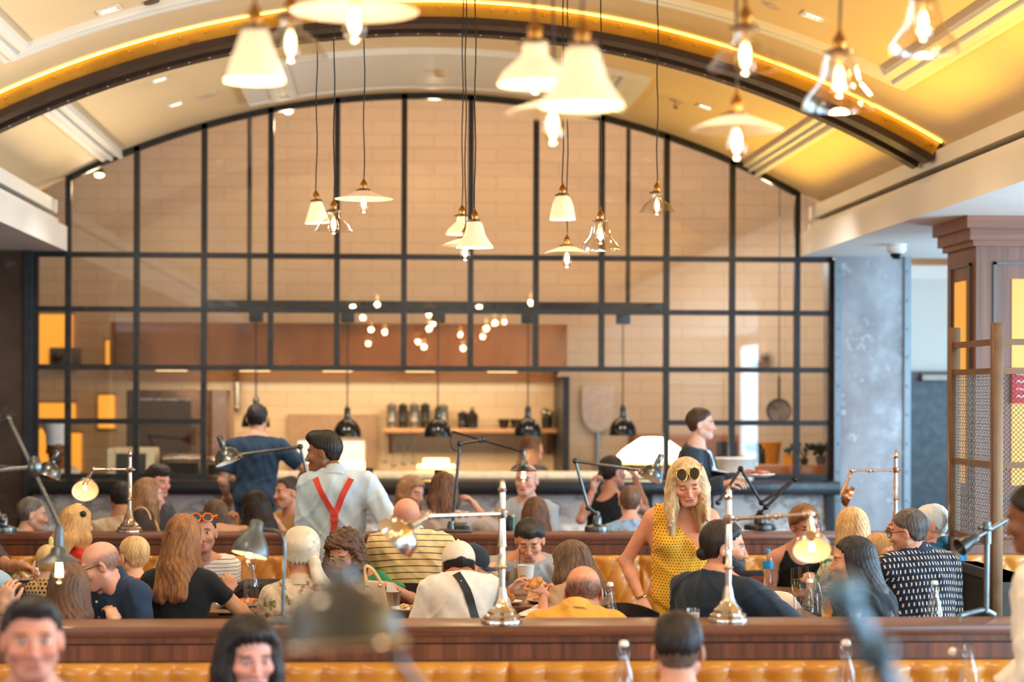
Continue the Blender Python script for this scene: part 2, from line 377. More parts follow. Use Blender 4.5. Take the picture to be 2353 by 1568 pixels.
# plaster mouldings on the vault
def frame_pts(px, py): p = vault(px, py); return p.y, vang(p)
ny, nl = frame_pts(22, 150); ny2, nr = frame_pts(2102, 188); ny = (ny + ny2) / 2
def moulding(mb, y0, y1, a0, a1, w=0.20):
    """a raised stepped picture-frame moulding: outer size y0..y1, a0..a1"""
    da = w / VR
    for r, g0, g1 in ((VR - 0.03, 0, 1), (VR - 0.05, 0.28, 0.5), (VR - 0.045, 0.72, 0.965)):
        o, i = g0 * w, g1 * w
        arcbox(mb, r, VR + 0.01, y1 - i, y1 - o, a0 + o / VR, a1 - o / VR, 40); arcbox(mb, r, VR + 0.01, y0 + o, y0 + i, a0 + o / VR, a1 - o / VR, 40)
        arcbox(mb, r, VR + 0.01, y0 + o, y1 - o, a0 + o / VR, a0 + i / VR, 3); arcbox(mb, r, VR + 0.01, y0 + o, y1 - o, a1 - i / VR, a1 - o / VR, 3)
    return mb
struct('trim_5', moulding(MB(), 5.0, ny, nl, nr), white, smooth=30)
ya, sl0 = frame_pts(108, 265); yb, sl1 = frame_pts(166, 244); yc, sr1 = frame_pts(1885, 259); yd, sr0 = frame_pts(1942, 278)
mb = MB(); yt = Y0 + 0.75
for a, b in ((sl0, sl1), (sr1, sr0)):
    arcbox(mb, VR - 0.03, VR + 0.01, yt, YW, a, b, 4); m_ = (b - a); arcbox(mb, VR - 0.05, VR + 0.01, yt, YW, a + m_ * 0.35, a + m_ * 0.5, 2); arcbox(mb, VR - 0.06, VR + 0.01, yt, YW, a + m_ * 0.75, b - m_ * 0.04, 2)
arcbox(mb, VR - 0.03, VR + 0.01, yt - 0.02, yt + 0.05, sl0, sr0, 60)
struct('trim_6', mb, white, smooth=30)
yp0, _ = frame_pts(1080, 112); yp1, _ = frame_pts(1080, 193); _, c0 = frame_pts(560, 210); _, c1 = frame_pts(1475, 204)
mb = arcbox(MB(), VR - 0.05, VR + 0.01, yp0, yp1, c0, c1, 40)
for q in (0.10, 0.17): arcbox(mb, VR - 0.065, VR + 0.01, yp0 + 0.004, yp1 - 0.11, c0 + q * 0.3, c0 + q * 0.3 + 0.008, 2); arcbox(mb, VR - 0.065, VR + 0.01, yp0 + 0.004, yp1 - 0.11, c1 - q * 0.3, c1 - q * 0.3 + 0.008, 2)
arcbox(mb, VR - 0.06, VR + 0.01, yp1 - 0.1, yp1 - 0.006, c0 + 0.001, c1 - 0.001, 40)
struct('trim_7', mb, white, smooth=30)
# ceiling fittings
dl_frame = M((240, 232, 220), 0.4)
def on_vault(px, py, r=0.0):
    p = vault(px, py); a = vang(p); n_ = Vector((-math.sin(a), 0, -math.cos(a)))
    m = Matrix((Vector((math.cos(a), 0, -math.sin(a))), Vector((0, 1, 0)), n_)).transposed().to_4x4(); m.translation = p + n_ * r; return m
SPW = 60
def downlight(px, py, label, sz=0.15, power=SPW, deep=False):
    m = on_vault(px, py, -0.02 if not deep else 0); p = m.translation
    t = thing('recessed_downlight', label, 'downlight', p, 'square downlights in the vaulted ceiling')
    mb = MB(); h = sz / 2; w = sz * 0.12
    for lo, hi in (((-h, -h, 0), (h, -h + w, 0.03)), ((-h, h - w, 0), (h, h, 0.03)), ((-h, -h + w, 0), (-h + w, h - w, 0.03)), ((h - w, -h + w, 0), (h, h - w, 0.03))): mb.box(lo, hi, m)
    mb.build('frame', dl_frame, t, 0)
    mb = MB()
    for k in (-1, 0, 1): mb.ball(m @ Vector((k * sz * 0.22, 0, 0.021)), sz * 0.1, 10, (0.9, 2.6, 0.5), m.to_3x3().to_4x4())
    mb.build('lens', emit((255, 236, 205), 7.0), t)
    MB().box((-h + w, -h + w, 0.0), (h - w, h - w, 0.018), m).build('reflector', emit((255, 226, 180), 1.1, base=(250, 236, 214)), t, 0)
    if power:
        l = bpy.data.lights.new('downlight_beam', 'SPOT'); l.energy = power; l.color = (1.0, 0.80, 0.55); l.spot_size = R(110); l.spot_blend = 0.6; l.shadow_soft_size = 0.05
        o = bpy.data.objects.new('downlight_beam', l); o.parent = t; o.location = (0, 0, -0.08); COL.objects.link(o)
downlight(250, 22, 'square recessed downlight inside the framed panel at upper left')
downlight(1870, 37, 'square recessed downlight inside the framed panel at upper right')
downlight(367, 182, 'square downlight just behind the arched rib, left side', 0.13)
downlight(404, 239, 'square downlight behind the rib, lower of the left pair', 0.13)
downlight(1683, 193, 'square downlight just behind the arched rib, right side', 0.13)
downlight(1621, 245, 'square downlight behind the rib, lower of the right pair', 0.13)
def small_fit(name, px, py, label, cat, parts, r=0.0):
    m = on_vault(px, py, r); t = thing(name, label, cat, m.translation)
    for nm, prof, mt in parts: MB().lathe(prof, m, 20).build(nm, mt, t)
grey_pl = M((206, 190, 172), 0.5)
small_fit('ceiling_speaker', 475, 217, 'round flush ceiling speaker right of the left downlight pair', 'speaker', [('rim', [(0.09, -0.01), (0.09, 0.012), (0.075, 0.018), (0.001, 0.018)], grey_pl)])
small_fit('smoke_detector', 1013, 148, 'small round smoke detector on the white centre panel', 'detector', [('housing', [(0.055, -0.01), (0.055, 0.02), (0.042, 0.05), (0.001, 0.055)], M((196, 168, 130), 0.5))], 0.05)
small_fit('fire_sprinkler', 1557, 232, 'fire sprinkler with a round plate between the rib and glazing', 'sprinkler', [('escutcheon', [(0.07, -0.01), (0.07, 0.008), (0.001, 0.012)], grey_pl), ('nozzle', [(0.026, 0.0), (0.02, 0.05), (0.008, 0.06), (0.03, 0.066), (0.001, 0.07)], M((180, 160, 130), 0.3, 0.8))])
small_fit('sprinkler_cover', 1615, 170, 'small flat sprinkler cover beside the right downlights', 'sprinkler cover', [('cover', [(0.05, -0.01), (0.05, 0.014), (0.001, 0.016)], grey_pl)])
small_fit('sprinkler_cover', 1776, 12, 'flat round cover at the top edge right of the cords', 'sprinkler cover', [('cover', [(0.05, -0.01), (0.05, 0.014), (0.001, 0.016)], grey_pl)])
small_fit('sprinkler_cover', 348, 2, 'dark flat round cover at the top edge above the left downlight', 'sprinkler cover', [('cover', [(0.05, -0.01), (0.05, 0.014), (0.001, 0.016)], M((90, 74, 60), 0.5))])
# kitchen-side spot lamps shining through the top of the glazing
for px, py, lab in ((228, 402, 'round spot lamp behind the leftmost arched pane'), (662, 256, 'round spot lamp glowing behind the fourth arched pane'), (998, 223, 'round spot lamp at the crown of the arch behind the glass'), (1757, 405, 'round spot lamp behind the rightmost arched pane')):
    p = P(px, py, YW + 0.25); t = thing('spot_lamp', lab, 'spotlight', p, 'spot lamps behind the arched glazing')
    pt = Vector((p.x, YW + 0.03, p.z + 0.12))
    MB().cyl(p + Vector((0, 0.02, 0.01)), pt, 0.012).build('stem', dark_steel, t)
    MB().lathe([(0.045, 0.05), (0.05, 0.0), (0.044, 0.0), (0.04, 0.045)], axis_m(p, (0, 0.3, 1)), 16).build('housing', dark_steel, t)
    MB().ball(p, 0.042, 14, (1, 1, 0.6)).build('bulb', emit((255, 214, 150), 14.0), t)
    l = bpy.data.lights.new('spot_glow', 'POINT'); l.energy = 9; l.color = WARM; l.shadow_soft_size = 0.05
    o = bpy.data.objects.new('spot_glow', l); o.parent = t; o.location = (0, 0.1, -0.12); COL.objects.link(o)
# dome camera under the right soffit
p = PZ(2060, 562, zl); t = thing('security_camera', 'white dome security camera under the right soffit', 'camera', p)
MB().lathe([(0.08, 0.0), (0.082, -0.05), (0.06, -0.075)], p, 20).build('housing', white, t)
MB().lathe([(0.055, -0.07), (0.05, -0.1), (0.03, -0.12), (0.001, -0.125)], p, 20).build('dome', M((24, 24, 26), 0.08), t)
# ------------------------------------------------------------------ booth dividers and tufted benches
LZ = 1.0
YF0, YF1 = 8.17, 8.47; YR0, YR1 = 13.61, 13.92
leather = NB('tan_leather'); _n = leather.noise(leather.obj(), 30, 3); leather.bump(_n, 0.06, 0.003)
leather = leather.fin(leather.mix(leather.ramp(leather.noise(leather.obj(), 3.0, 4), 0.3, 0.7), lin((178, 112, 34)), lin((206, 138, 52))), 0.30, spec=0.6)
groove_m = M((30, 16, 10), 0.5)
def divider(label, y0, y1, x0, x1, both=True):
    t = thing('booth_divider', label, 'divider', (0, (y0 + y1) / 2, 0))
    MB().cbox(((x0 + x1) / 2, (y0 + y1) / 2, LZ - 0.02), (x1 - x0, y1 - y0, 0.04), None, 0.006).build('ledge_top', walnut_h, t)
    MB().box((x0, y0 + 0.015, LZ - 0.068), (x1, y1 - 0.015, LZ - 0.04)).box((x0, y0 + 0.006, LZ - 0.135), (x1, y1 - 0.006, LZ - 0.074)).build('fascia', walnut, t, 0)
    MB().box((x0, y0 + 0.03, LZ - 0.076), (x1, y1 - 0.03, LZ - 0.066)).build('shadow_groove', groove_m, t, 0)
    MB().box((x0, y0 + 0.02, 0), (x1, y1 - 0.02, LZ - 0.133)).build('core', walnut, t, 0)
def bench(label, y_back, side, x0, x1, seams, dx, zb, dz, ztop=LZ - 0.142):
    """side -1: the bench looks toward the camera. One buttoned back per length between seams, one seat."""
    t = thing('banquette_bench', label, 'bench', (0, y_back, 0))
    xs = [x0] + list(seams) + [x1]; z0 = 0.46
    for a, b in zip(xs[:-1], xs[1:]):
        nx = max(8, int((b - a) / 0.018)); nz = 26; vs = []; fs = []
        for j in range(nz + 1):
            z = z0 + (ztop - z0) * j / nz
            for i in range(nx + 1):
                x = a + (b - a) * i / nx; u = (x - seams[0] if seams else x) / dx; w = (z - zb) / dz
                if z > zb: q = abs(math.sin(math.pi * u)); h = q ** 0.45 + 0.0
                else: p_, q_ = u + w / 2 * 1.0, u - w / 2 * 1.0; h = (abs(math.sin(math.pi * p_)) * abs(math.sin(math.pi * q_))) ** 0.40
                e = min(1, (x - a) / 0.02, (b - x) / 0.02, (ztop - z) / 0.025); e = max(0, e) ** 0.5
                vs.append((x, y_back + side * (0.025 + 0.034 * h * (0.35 + 0.65 * e) + 0.01 * e), z))
        fs = [(j*(nx+1)+i, j*(nx+1)+i+1, (j+1)*(nx+1)+i+1, (j+1)*(nx+1)+i) for j in range(nz) for i in range(nx)]
        mb = MB().add(vs, fs).box((a, min(y_back, y_back + side * 0.03), z0), (b, max(y_back, y_back + side * 0.03), ztop))
        k0 = int((a - (seams[0] if seams else 0)) / dx) - 1
        for k in range(k0, k0 + int((b - a) / dx) + 3):
            for r_ in range(3):
                bx = (seams[0] if seams else 0) + (k + (0.5 if r_ % 2 else 0)) * dx; bz = zb - r_ * dz
                if a + 0.02 < bx < b - 0.02: mb.ball((bx, y_back + side * 0.032, bz), 0.012, 8)
        mb.build('back_cushion', leather, t, 60)
    ys = sorted((y_back, y_back + side * 0.62)); MB().cbox(((x0 + x1) / 2, sum(ys) / 2, 0.40), (x1 - x0, ys[1] - ys[0], 0.12), None, 0.03).build('seat_cushion', leather, t)
    yk = sorted((y_back, y_back + side * 0.55)); MB().box((x0, yk[0], 0), (x1, yk[1], 0.34)).build('plinth', walnut, t, 0)
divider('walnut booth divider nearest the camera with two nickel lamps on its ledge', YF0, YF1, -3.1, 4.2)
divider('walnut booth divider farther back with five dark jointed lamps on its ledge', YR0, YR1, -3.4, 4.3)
sx = P(1170, 1540, YF0).x
bench('tan button-tufted bench along the bottom edge, under the near ledge', YF0 + 0.012, -1, -3.1, 4.2, [sx], 85 / sc(YF0), CZ + (HY - 1556) / sc(YF0 - 0.04), 0.16)
bx = P(1471, 1300, YR0).x
bench('tan button-tufted bench behind the yellow dress, under the far ledge', YR0 + 0.012, -1, -3.4, 4.3, [bx], 53.3 / sc(YR0), CZ + (HY - 1286) / sc(YR0 - 0.03), 0.165)

# ------------------------------------------------------------------ pendants
brass = M((150, 104, 50), 0.3, 0.9, name='aged_brass_fitting'); brass_dk = M((84, 70, 58), 0.35, 0.85)
opal = emit((255, 218, 168), 0.74, 'lit_opal_glass', (196, 176, 150)); opal_soft = emit((255, 206, 160), 0.46, 'lit_opal_disc', (196, 172, 148))
clear = thin_glass('clear_lamp_glass', 1.5, (0.98, 0.96, 0.93, 1), 0.02, 0.03)
def ribbed_glass():
    nb = NB('ribbed_glass'); tr = nb.new('ShaderNodeBsdfTransparent'); gl = nb.new('ShaderNodeBsdfGlossy'); gl.inputs['Roughness'].default_value = 0.15
    df = nb.new('ShaderNodeBsdfTranslucent'); df.inputs[0].default_value = (1, 0.88, 0.74, 1); m1 = nb.new('ShaderNodeMixShader'); m1.inputs[0].default_value = 0.5
    m2 = nb.new('ShaderNodeMixShader'); m2.inputs[0].default_value = 0.22; L = nb.t.links.new
    L(tr.outputs[0], m1.inputs[1]); L(df.outputs[0], m1.inputs[2]); L(m1.outputs[0], m2.inputs[1]); L(gl.outputs[0], m2.inputs[2]); L(m2.outputs[0], nb.o.inputs[0]); return nb.m
ribbed = ribbed_glass()
filament = emit((255, 190, 110), 60.0, 'filament'); bulb_glow = emit((255, 214, 150), 16.0, 'lit_bulb')
bulb_glass = thin_glass('bulb_glass', 1.45, (1.0, 0.93, 0.82, 1), 0.0, 0.02)
cord_m = M((18, 14, 14), 0.7)
KIND = {  # profile from the holder down: (radius, drop), look, width class
    'cone': ([(0.028, 0), (0.034, 0.004), (0.08, 0.135)], opal, 'white cone'),
    'tulip': ([(0.022, 0), (0.045, 0.012), (0.062, 0.05), (0.075, 0.11), (0.081, 0.15)], opal, 'white tulip'),
    'bell': ([(0.03, 0), (0.046, 0.012), (0.054, 0.045), (0.066, 0.085), (0.093, 0.125), (0.108, 0.145), (0.113, 0.158)], opal, 'white bell'),
    'barn_white': ([(0.033, 0), (0.036, 0.035), (0.062, 0.058), (0.088, 0.082), (0.1, 0.105), (0.103, 0.115)], opal, 'white stepped'),
    'barn': ([(0.033, 0), (0.034, 0.036), (0.062, 0.056), (0.088, 0.078), (0.104, 0.108), (0.114, 0.118)], clear, 'clear stepped'),
    'bell_clear': ([(0.04, 0), (0.05, 0.02), (0.058, 0.06), (0.07, 0.095), (0.1, 0.13), (0.112, 0.155), (0.113, 0.172)], clear, 'clear bell'),
    'disc': ([(0.03, 0), (0.05, 0.008), (0.12, 0.036), (0.181, 0.052)], opal_soft, 'flat opal disc'),
    'ridged': ([(0.03, 0), (0.055, 0.008), (0.11, 0.028), (0.146, 0.044)], ribbed, 'ridged glass disc')}
desk_fil = emit((255, 206, 140), 22.0, 'desk_filament')
def bulb(t, p, d=(0, 0, -1), scale=1.0, power=5.0, desk=False):
    """a pear shaped filament bulb; p is the holder end"""
    m = axis_m(p, d) @ Matrix.Scale(scale, 4)
    MB().lathe([(0.013, 0.0), (0.014, 0.02), (0.022, 0.045), (0.031, 0.075), (0.032, 0.09), (0.024, 0.112), (0.01, 0.124), (0.001, 0.126)], m, 16, cap=False).build('bulb', bulb_glass, t)
    mb = MB()
    if desk:
        for dx in (-0.010, 0.0, 0.010): mb.cyl(m @ Vector((dx, 0, 0.035)), m @ Vector((dx * 1.3, 0.003, 0.098)), 0.0032, None, 6)
    else: mb.ball(m @ Vector((0, 0, 0.066)), 0.019 * scale, 12, (0.82, 0.82, 2.0), axis_m((0, 0, 0), d).to_3x3().to_4x4())
    mb.build('filament', desk_fil if desk else bulb_glow, t)
    if power:
        l = bpy.data.lights.new('bulb_light', 'POINT'); l.energy = power; l.color = (1.0, 0.72, 0.42); l.shadow_soft_size = 0.03
        o = bpy.data.objects.new('bulb_light', l); o.parent = t; root = t; o.location = (Vector(p) + Vector(d).normalized() * 0.15 * scale) - Vector(root.location); COL.objects.link(o)
def pendant(kind, px, py, Y, label, group, zc=None, power=6.0, tilt=0.0):
    """px, py: pixel of the shade's collar"""
    p = P(px, py, Y); prof, mat, _ = KIND[kind]
    t = thing('pendant_lamp', label, 'pendant lamp', p, group)
    q = axis_m(p, (math.sin(tilt), 0, -math.cos(tilt)))
    MB().lathe(prof + [(r - 0.003, z - 0.001) for r, z in prof[::-1]], q, 48 if kind == 'ridged' else 28, 0.012 if kind == 'ridged' else 0, 24, cap=False).build('shade', mat, t, 60)
    mb = MB().lathe([(0.034, 0.004), (0.036, -0.004), (0.032, -0.012), (0.017, -0.014), (0.018, -0.03), (0.021, -0.033), (0.021, -0.044), (0.016, -0.05), (0.010, -0.062), (0.005, -0.068), (0.005, -0.085)], q, 18)
    mb.build('holder', brass, t)
    MB().lathe([(0.039, 0.003), (0.039, -0.006), (0.03, -0.01)], q, 18).cyl(q @ Vector((0.036, 0, -0.002)), q @ Vector((0.05, 0, -0.002)), 0.003, None, 6).build('gallery_ring', brass_dk, t)
    ceil = VZC + math.sqrt(VR ** 2 - (p.x - VX) ** 2); a = p + Vector((0, 0, 0.08)); pts = []
    for i in range(14):
        f = i / 13; pts.append(a + Vector((0.004 * math.sin(f * 17 + px), 0, (ceil - a.z) * f)))
    MB().tube(pts, 0.0042, 6).build('cord', cord_m, t)
    MB().lathe([(0.05, 0), (0.05, -0.02), (0.03, -0.03), (0.004, -0.03)], Vector((p.x, p.y, ceil)), 16).build('ceiling_rose', brass_dk, t)
    bulb(t, q @ Vector((0, 0, 0.012)), q.to_3x3() @ Vector((0, 0, 1)), 1.0, power)
GN = 'pendant lamps hanging sharp in the middle distance'; GB = 'pendant lamps hanging out of focus close to the camera'
for k, x, y, Y, lab in (
    ('cone', 727, 463, 12.75, 'small white cone pendant, leftmost of the sharp cluster'),
    ('barn', 767, 486, 12.25, 'clear stepped glass pendant beside the white cone pendant'),
    ('disc', 836, 438, 12.5, 'flat opal disc pendant, highest of the left sharp cluster'),
    ('barn_white', 1062, 497, 12.8, 'white stepped pendant half hidden behind the white bell pendant'),
    ('ridged', 1069, 548, 12.5, 'ridged glass disc pendant below and behind the white bell'),
    ('bell', 1091, 509, 12.2, 'white bell pendant at the front of the centre sharp cluster'),
    ('tulip', 1293, 449, 12.5, 'white tulip shaped pendant above the small ridged disc'),
    ('ridged', 1303, 566, 12.95, 'ridged glass disc pendant hanging lowest, under the white tulip'),
    ('bell_clear', 1380, 509, 12.2, 'clear glass bell pendant right of the white tulip'),
    ('barn', 1510, 444, 12.7, 'clear stepped glass pendant, rightmost of the sharp ones')):
    pendant(k, x, y, Y, lab, GN, tilt=0.06 if k == 'cone' else 0)
for k, x, y, Y, lab in (
    ('cone', 585, 68, 5.4, 'blurred white cone pendant, leftmost at the top'),
    ('barn', 668, 40, 6.25, 'blurred clear pendant overlapping the blurred white cone'),
    ('disc', 815, -16, 5.75, 'blurred wide opal disc pendant cut by the top edge'),
    ('barn_white', 1229, 100, 5.7, 'blurred white stepped pendant left of the big blurred bell'),
    ('bell', 1338, 108, 5.4, 'big blurred white bell pendant at top centre'),
    ('ridged', 1271, 228, 6.15, 'blurred ridged disc pendant below the big white bell'),
    ('barn', 1713, 66, 6.0, 'blurred clear stepped pendant over the right end of the rib'),
    ('ridged', 1693, 266, 6.3, 'blurred ridged disc pendant right of the long cord'),
    ('bell_clear', 1929, 122, 6.2, 'blurred clear bell pendant in front of the rib, right side'),
    ('bell_clear', 2122, -4, 6.4, 'blurred clear bell pendant nearest the top right corner')):
    pendant(k, x, y, Y, lab, GB)

# ------------------------------------------------------------------ desk lamps on the ledges
nickel = M((206, 190, 176), 0.16, 1.0, var=0.03, name='polished_nickel'); copper = M((196, 150, 118), 0.2, 1.0, var=0.04, name='warm_brass')
gun = M((104, 108, 110), 0.28, 0.9, var=0.08, name='gunmetal'); gun_dk = M((66, 64, 64), 0.3, 0.85, var=0.08, name='dark_gunmetal'); lampgrey = M((96, 100, 102), 0.35, 0.55, name='grey_enamel')
shade_in = M((250, 232, 206), 0.35, name='cream_enamel')
def stem_rings(mb, b, z0, z1, r):
    mb.lathe([(r, z0), (r, z0 + (z1 - z0) * 0.25), (r * 1.5, z0 + (z1 - z0) * 0.26), (r * 1.7, z0 + (z1 - z0) * 0.28), (r * 1.1, z0 + (z1 - z0) * 0.31), (r * 0.9, z0 + (z1 - z0) * 0.55),
              (r * 1.5, z0 + (z1 - z0) * 0.56), (r * 1.2, z0 + (z1 - z0) * 0.6), (r * 0.95, z1)], b, 16)
def banker(label, base, h, zarm, arm, joint, shade_c, shade_d, mat, brad=0.08, srad=0.075, lit=True, side=False, flower=True):
    """classic turned lamp: stepped base, slim stem with finial, side arm with joints and a dish shade. base: Vector on the ledge"""
    t = thing('desk_lamp', label, 'desk lamp', base); b = Vector(base)
    MB().lathe([(brad, 0), (brad * 1.03, 0.008), (brad, 0.016), (brad * 0.9, 0.02), (brad * 0.92, 0.03), (brad * 0.84, 0.036), (brad * 0.7, 0.040), (brad * 0.71, 0.05), (brad * 0.6, 0.058), (brad * 0.42, 0.075), (brad * 0.3, 0.1), (brad * 0.22, 0.135), (brad * 0.17, 0.15)],
               b, 40, 0.035 if flower else 0, 8).build('base', mat, t)
    mb = MB(); stem_rings(mb, b, 0.145, zarm, 0.0125)
    mb.lathe([(0.012, zarm + 0.02), (0.0125, h - 0.06), (0.017, h - 0.055), (0.018, h - 0.045), (0.012, h - 0.04), (0.011, h - 0.02), (0.006, h - 0.012), (0.007, h - 0.006), (0.001, h)], b, 16)
    mb.build('stem', mat, t)
    MB().lathe([(0.016, zarm - 0.02), (0.021, zarm - 0.01), (0.022, zarm + 0.012), (0.014, zarm + 0.022)], b, 16).cyl(b + Vector((0.015, 0, zarm)), b + Vector((0.034, 0, zarm)), 0.005).build('collar', mat, t)
    a0 = b + Vector((0, 0, zarm)); a1 = Vector(joint); mb = MB().cyl(a0, a1, 0.0075, None, 10)
    d = (a1 - a0)
    for q, r in ((0.12, 0.011), (0.5, 0.013), (0.6, 0.015), (0.66, 0.011), (0.93, 0.012)): mb.ball(a0 + d * q, r, 10)
    mb.build('arm', mat, t)
    sd = Vector(shade_d).normalized(); top = Vector(shade_c) - sd * srad * 0.95
    MB().ball(a1, 0.017, 12).ball(a1 + (top - a1) * 0.25, 0.012, 10).cyl(a1, top, 0.009, 0.015, 10).cyl(a1 + (top - a1) * 0.55, top, 0.016, 0.018, 12).build('knuckle', mat, t)
    m = axis_m(top, sd); k = srad
    prof = [(0.016, 0), (k * 0.45, k * 0.06), (k * 0.75, k * 0.22), (k * 0.93, k * 0.48), (k * 1.0, k * 0.85)]
    sh = MB().lathe(prof, m, 28, cap=False).mat(1).lathe([(r * 0.97, z + 0.002) for r, z in prof], m, 28, cap=False); sh.build('shade', [mat, shade_in], t, 60, recalc=False)
    if lit: bulb(t, top + sd * 0.005, sd, 0.66, 0.12, True)
    return t
fl = lambda px, py: PZ(px, py, LZ)
b = fl(1153, 1434); jn = P(985, 1186, 7.75)
banker('polished nickel desk lamp on the near ledge, arm reaching left over striped shirt', b, P(1153, 1098, b.y).z - LZ, P(1152, 1181, b.y).z - LZ, None, jn, P(902, 1246, 7.55), (-0.72, 0.12, -0.68), nickel, 0.08, 0.088)
b = fl(1673, 1430); jn = P(1862, 1182, 7.9)
banker('polished nickel desk lamp on the near ledge in front of the bearded man', b, P(1670, 1116, b.y).z - LZ, P(1668, 1194, b.y).z - LZ, None, jn, P(1866, 1268, 7.8), (-0.08, -0.62, -0.62), nickel)
b = fl(298, 1224)
banker('nickel desk lamp with a lit round dish on the far ledge at left', b, P(299, 1030, b.y).z - LZ, P(298, 1080, b.y).z - LZ, None, P(215, 1079, b.y - 0.02), P(196, 1130, b.y - 0.05), (0.15, -0.75, -0.55), nickel, 0.085, 0.09)
b = fl(2058, 1222)
banker('warm brass desk lamp on the far ledge beside the steel pier', b, P(2058, 1034, b.y).z - LZ, P(2058, 1081, b.y).z - LZ, None, P(1957, 1082, b.y - 0.02), P(1957, 1145, b.y - 0.02), (0.55, -0.1, -0.25), copper, 0.07, 0.075, False)
def joint_lamp(label, base, segs, head, hpos, hdir, mat, hr=0.085, lit=True, base_kind='round', br=0.085, r=0.011, name='desk_lamp', joints=True, cord=None, bulb_s=0.75, group=None):
    """jointed task lamp. segs: chain of points (first is the base top)"""
    b = Vector(base); t = thing(name, label, 'desk lamp', b, group)
    if base_kind == 'round':
        MB().lathe([(br, 0), (br * 1.02, 0.012), (br * 0.98, 0.034), (br * 0.7, 0.042), (br * 0.38, 0.05), (br * 0.36, 0.09), (br * 0.2, 0.12), (br * 0.12, 0.125)], b, 28).build('base', mat, t)
    elif base_kind == 'clamp':
        MB().cbox(b + Vector((0, 0, 0.012)), (br * 2.2, br * 1.1, 0.024), None, 0.006).cyl(b + Vector((-0.3 * br, 0, 0.02)), b + Vector((-0.3 * br, 0, 0.075)), 0.03, 0.022).cbox(b + Vector((br * 0.35, 0, 0.045)), (br * 0.9, 0.05, 0.045), None, 0.008).cyl(b + Vector((br * 0.75, -0.02, 0.03)), b + Vector((br * 0.75, -0.05, 0.03)), 0.018).build('base', mat, t)
    for k in range(len(segs) - 1):
        mb = MB()
        for ch in (segs[k], segs[k + 1]) if joints else (): mb.ball(ch, r * 1.9, 12)
        mb.cyl(segs[k], segs[k + 1], r, None, 10); mb.build('arm', mat, t)
    if cord: MB().tube(bez(*cord, 14), 0.004, 6).build('cord', cord_m, t)
    if head is None: return t
    hp = Vector(hpos); hd = Vector(hdir).normalized(); m = axis_m(hp, hd); k = hr
    prof = {'dome': [(0.02, -0.02), (0.022, 0), (k * 0.5, k * 0.1), (k * 0.83, k * 0.38), (k * 0.98, k * 0.75), (k, k * 1.05), (k * 1.08, k * 1.1)],
            'cone': [(0.02, -0.05), (0.026, -0.02), (0.034, -0.012), (0.036, 0.0), (k * 0.62, k * 0.2), (k, k * 0.45)],
            'bell': [(0.02, -0.03), (0.024, 0.0), (0.05, k * 0.75), (k * 0.78, k * 1.35), (k * 0.98, k * 1.75), (k, k * 1.95)]}[head]
    sh = MB().lathe(prof, m, 28, cap=False).mat(1).lathe([(max(0.004, q - 0.004), z + 0.003) for q, z in prof[1:]], m, 28, cap=False); sh.build('shade', [mat, shade_in], t, 60, recalc=False)
    q_ = 0.3 if hr == 0.092 else 1.0; MB().lathe([(0.012, -0.09 * q_), (0.02, -0.08 * q_), (0.022, -0.02), (0.018, -0.015)], m, 14).ball(m @ Vector((0.024, 0, -0.04 * q_)), 0.008, 8).build('socket', mat, t)
    if head == 'dome': MB().tube([m @ Vector((k * 1.09 * math.cos(a), k * 1.09 * math.sin(a), k * 1.1)) for a in [i * 2 * math.pi / 28 for i in range(28)]], 0.004, 6, True).build('rim', nickel, t)
    if lit: bulb(t, m @ Vector((0, 0, 0.004 if head != 'bell' else k * 0.9)), hd, bulb_s, 0.8, True)
    return t
# far ledge, left to right
YL = YR0 + 0.12
b = fl(8, 1224); joint_lamp('dark dome task lamp at the far left on the far ledge', b, [P(6, 1195, YL), P(-30, 1120, YL), P(-50, 1068, YL), P(92, 1080, YL)], 'dome', P(121, 1064, YL), (-0.35, -0.1, -0.93), gun, 0.085, False)
b = fl(728, 1225); joint_lamp('dark dome task lamp on the far ledge left of the waiter', b, [b + Vector((0, 0, 0.12)), P(690, 1027, YL), P(548, 1046, YL)], 'dome', P(514, 1030, YL), (0.37, -0.15, -0.93), gun, 0.088, False)
b = fl(1047, 1224); joint_lamp('tall jointed lamp with a clear bulb on the far ledge, centre', b, [b + Vector((-0.02, 0, 0.06)), P(1057, 1020, YL), P(1105, 1012, YL)], None, None, None, gun, base_kind='clamp', br=0.10)
lamp_c = COL.objects[-1].parent
MB().cyl(P(1040, 992, YL), P(1108, 1012, YL), 0.008).cyl(P(1108, 1012, YL), P(1203, 1038, YL), 0.009).ball(P(1108, 1010, YL), 0.022, 12).ball(P(1203, 1036, YL), 0.016, 10).build('boom', gun_dk, lamp_c)
MB().tube(bez(P(1040, 992, YL), P(1020, 1040, YL), P(1065, 1050, YL), P(1060, 1022, YL)), 0.004, 6).build('cord', cord_m, lamp_c)
hp = P(1203, 1071, YL); MB().lathe([(0.014, 0.1), (0.016, 0.04), (0.03, 0.02), (0.034, 0.0), (0.05, -0.012), (0.094, -0.036)], hp, 28, cap=False).build('shade', gun, lamp_c); bulb(lamp_c, hp, (0, 0, -1), 0.85, 0.8, True)
b = fl(1372, 1222); joint_lamp('dark dome task lamp with a ring base beside the boy in blue florals', b, [b + Vector((0, 0, 0.12)), P(1352, 1168, YL), P(1322, 1060, YL), P(1480, 1083, YL)], 'dome', P(1507, 1071, YL), (-0.44, -0.15, -0.88), gun, 0.083, False)
b = fl(1746, 1218); t_ = joint_lamp('zigzag jointed dark lamp on the far ledge right of the yellow dress', b, [b + Vector((0, 0, 0.12)), P(1760, 1166, YL), P(1826, 1102, YL), P(1750, 1156, YL), P(1702, 1078, YL), P(1650, 1155, YL)], None, None, None, gun_dk, base_kind='round', br=0.11)
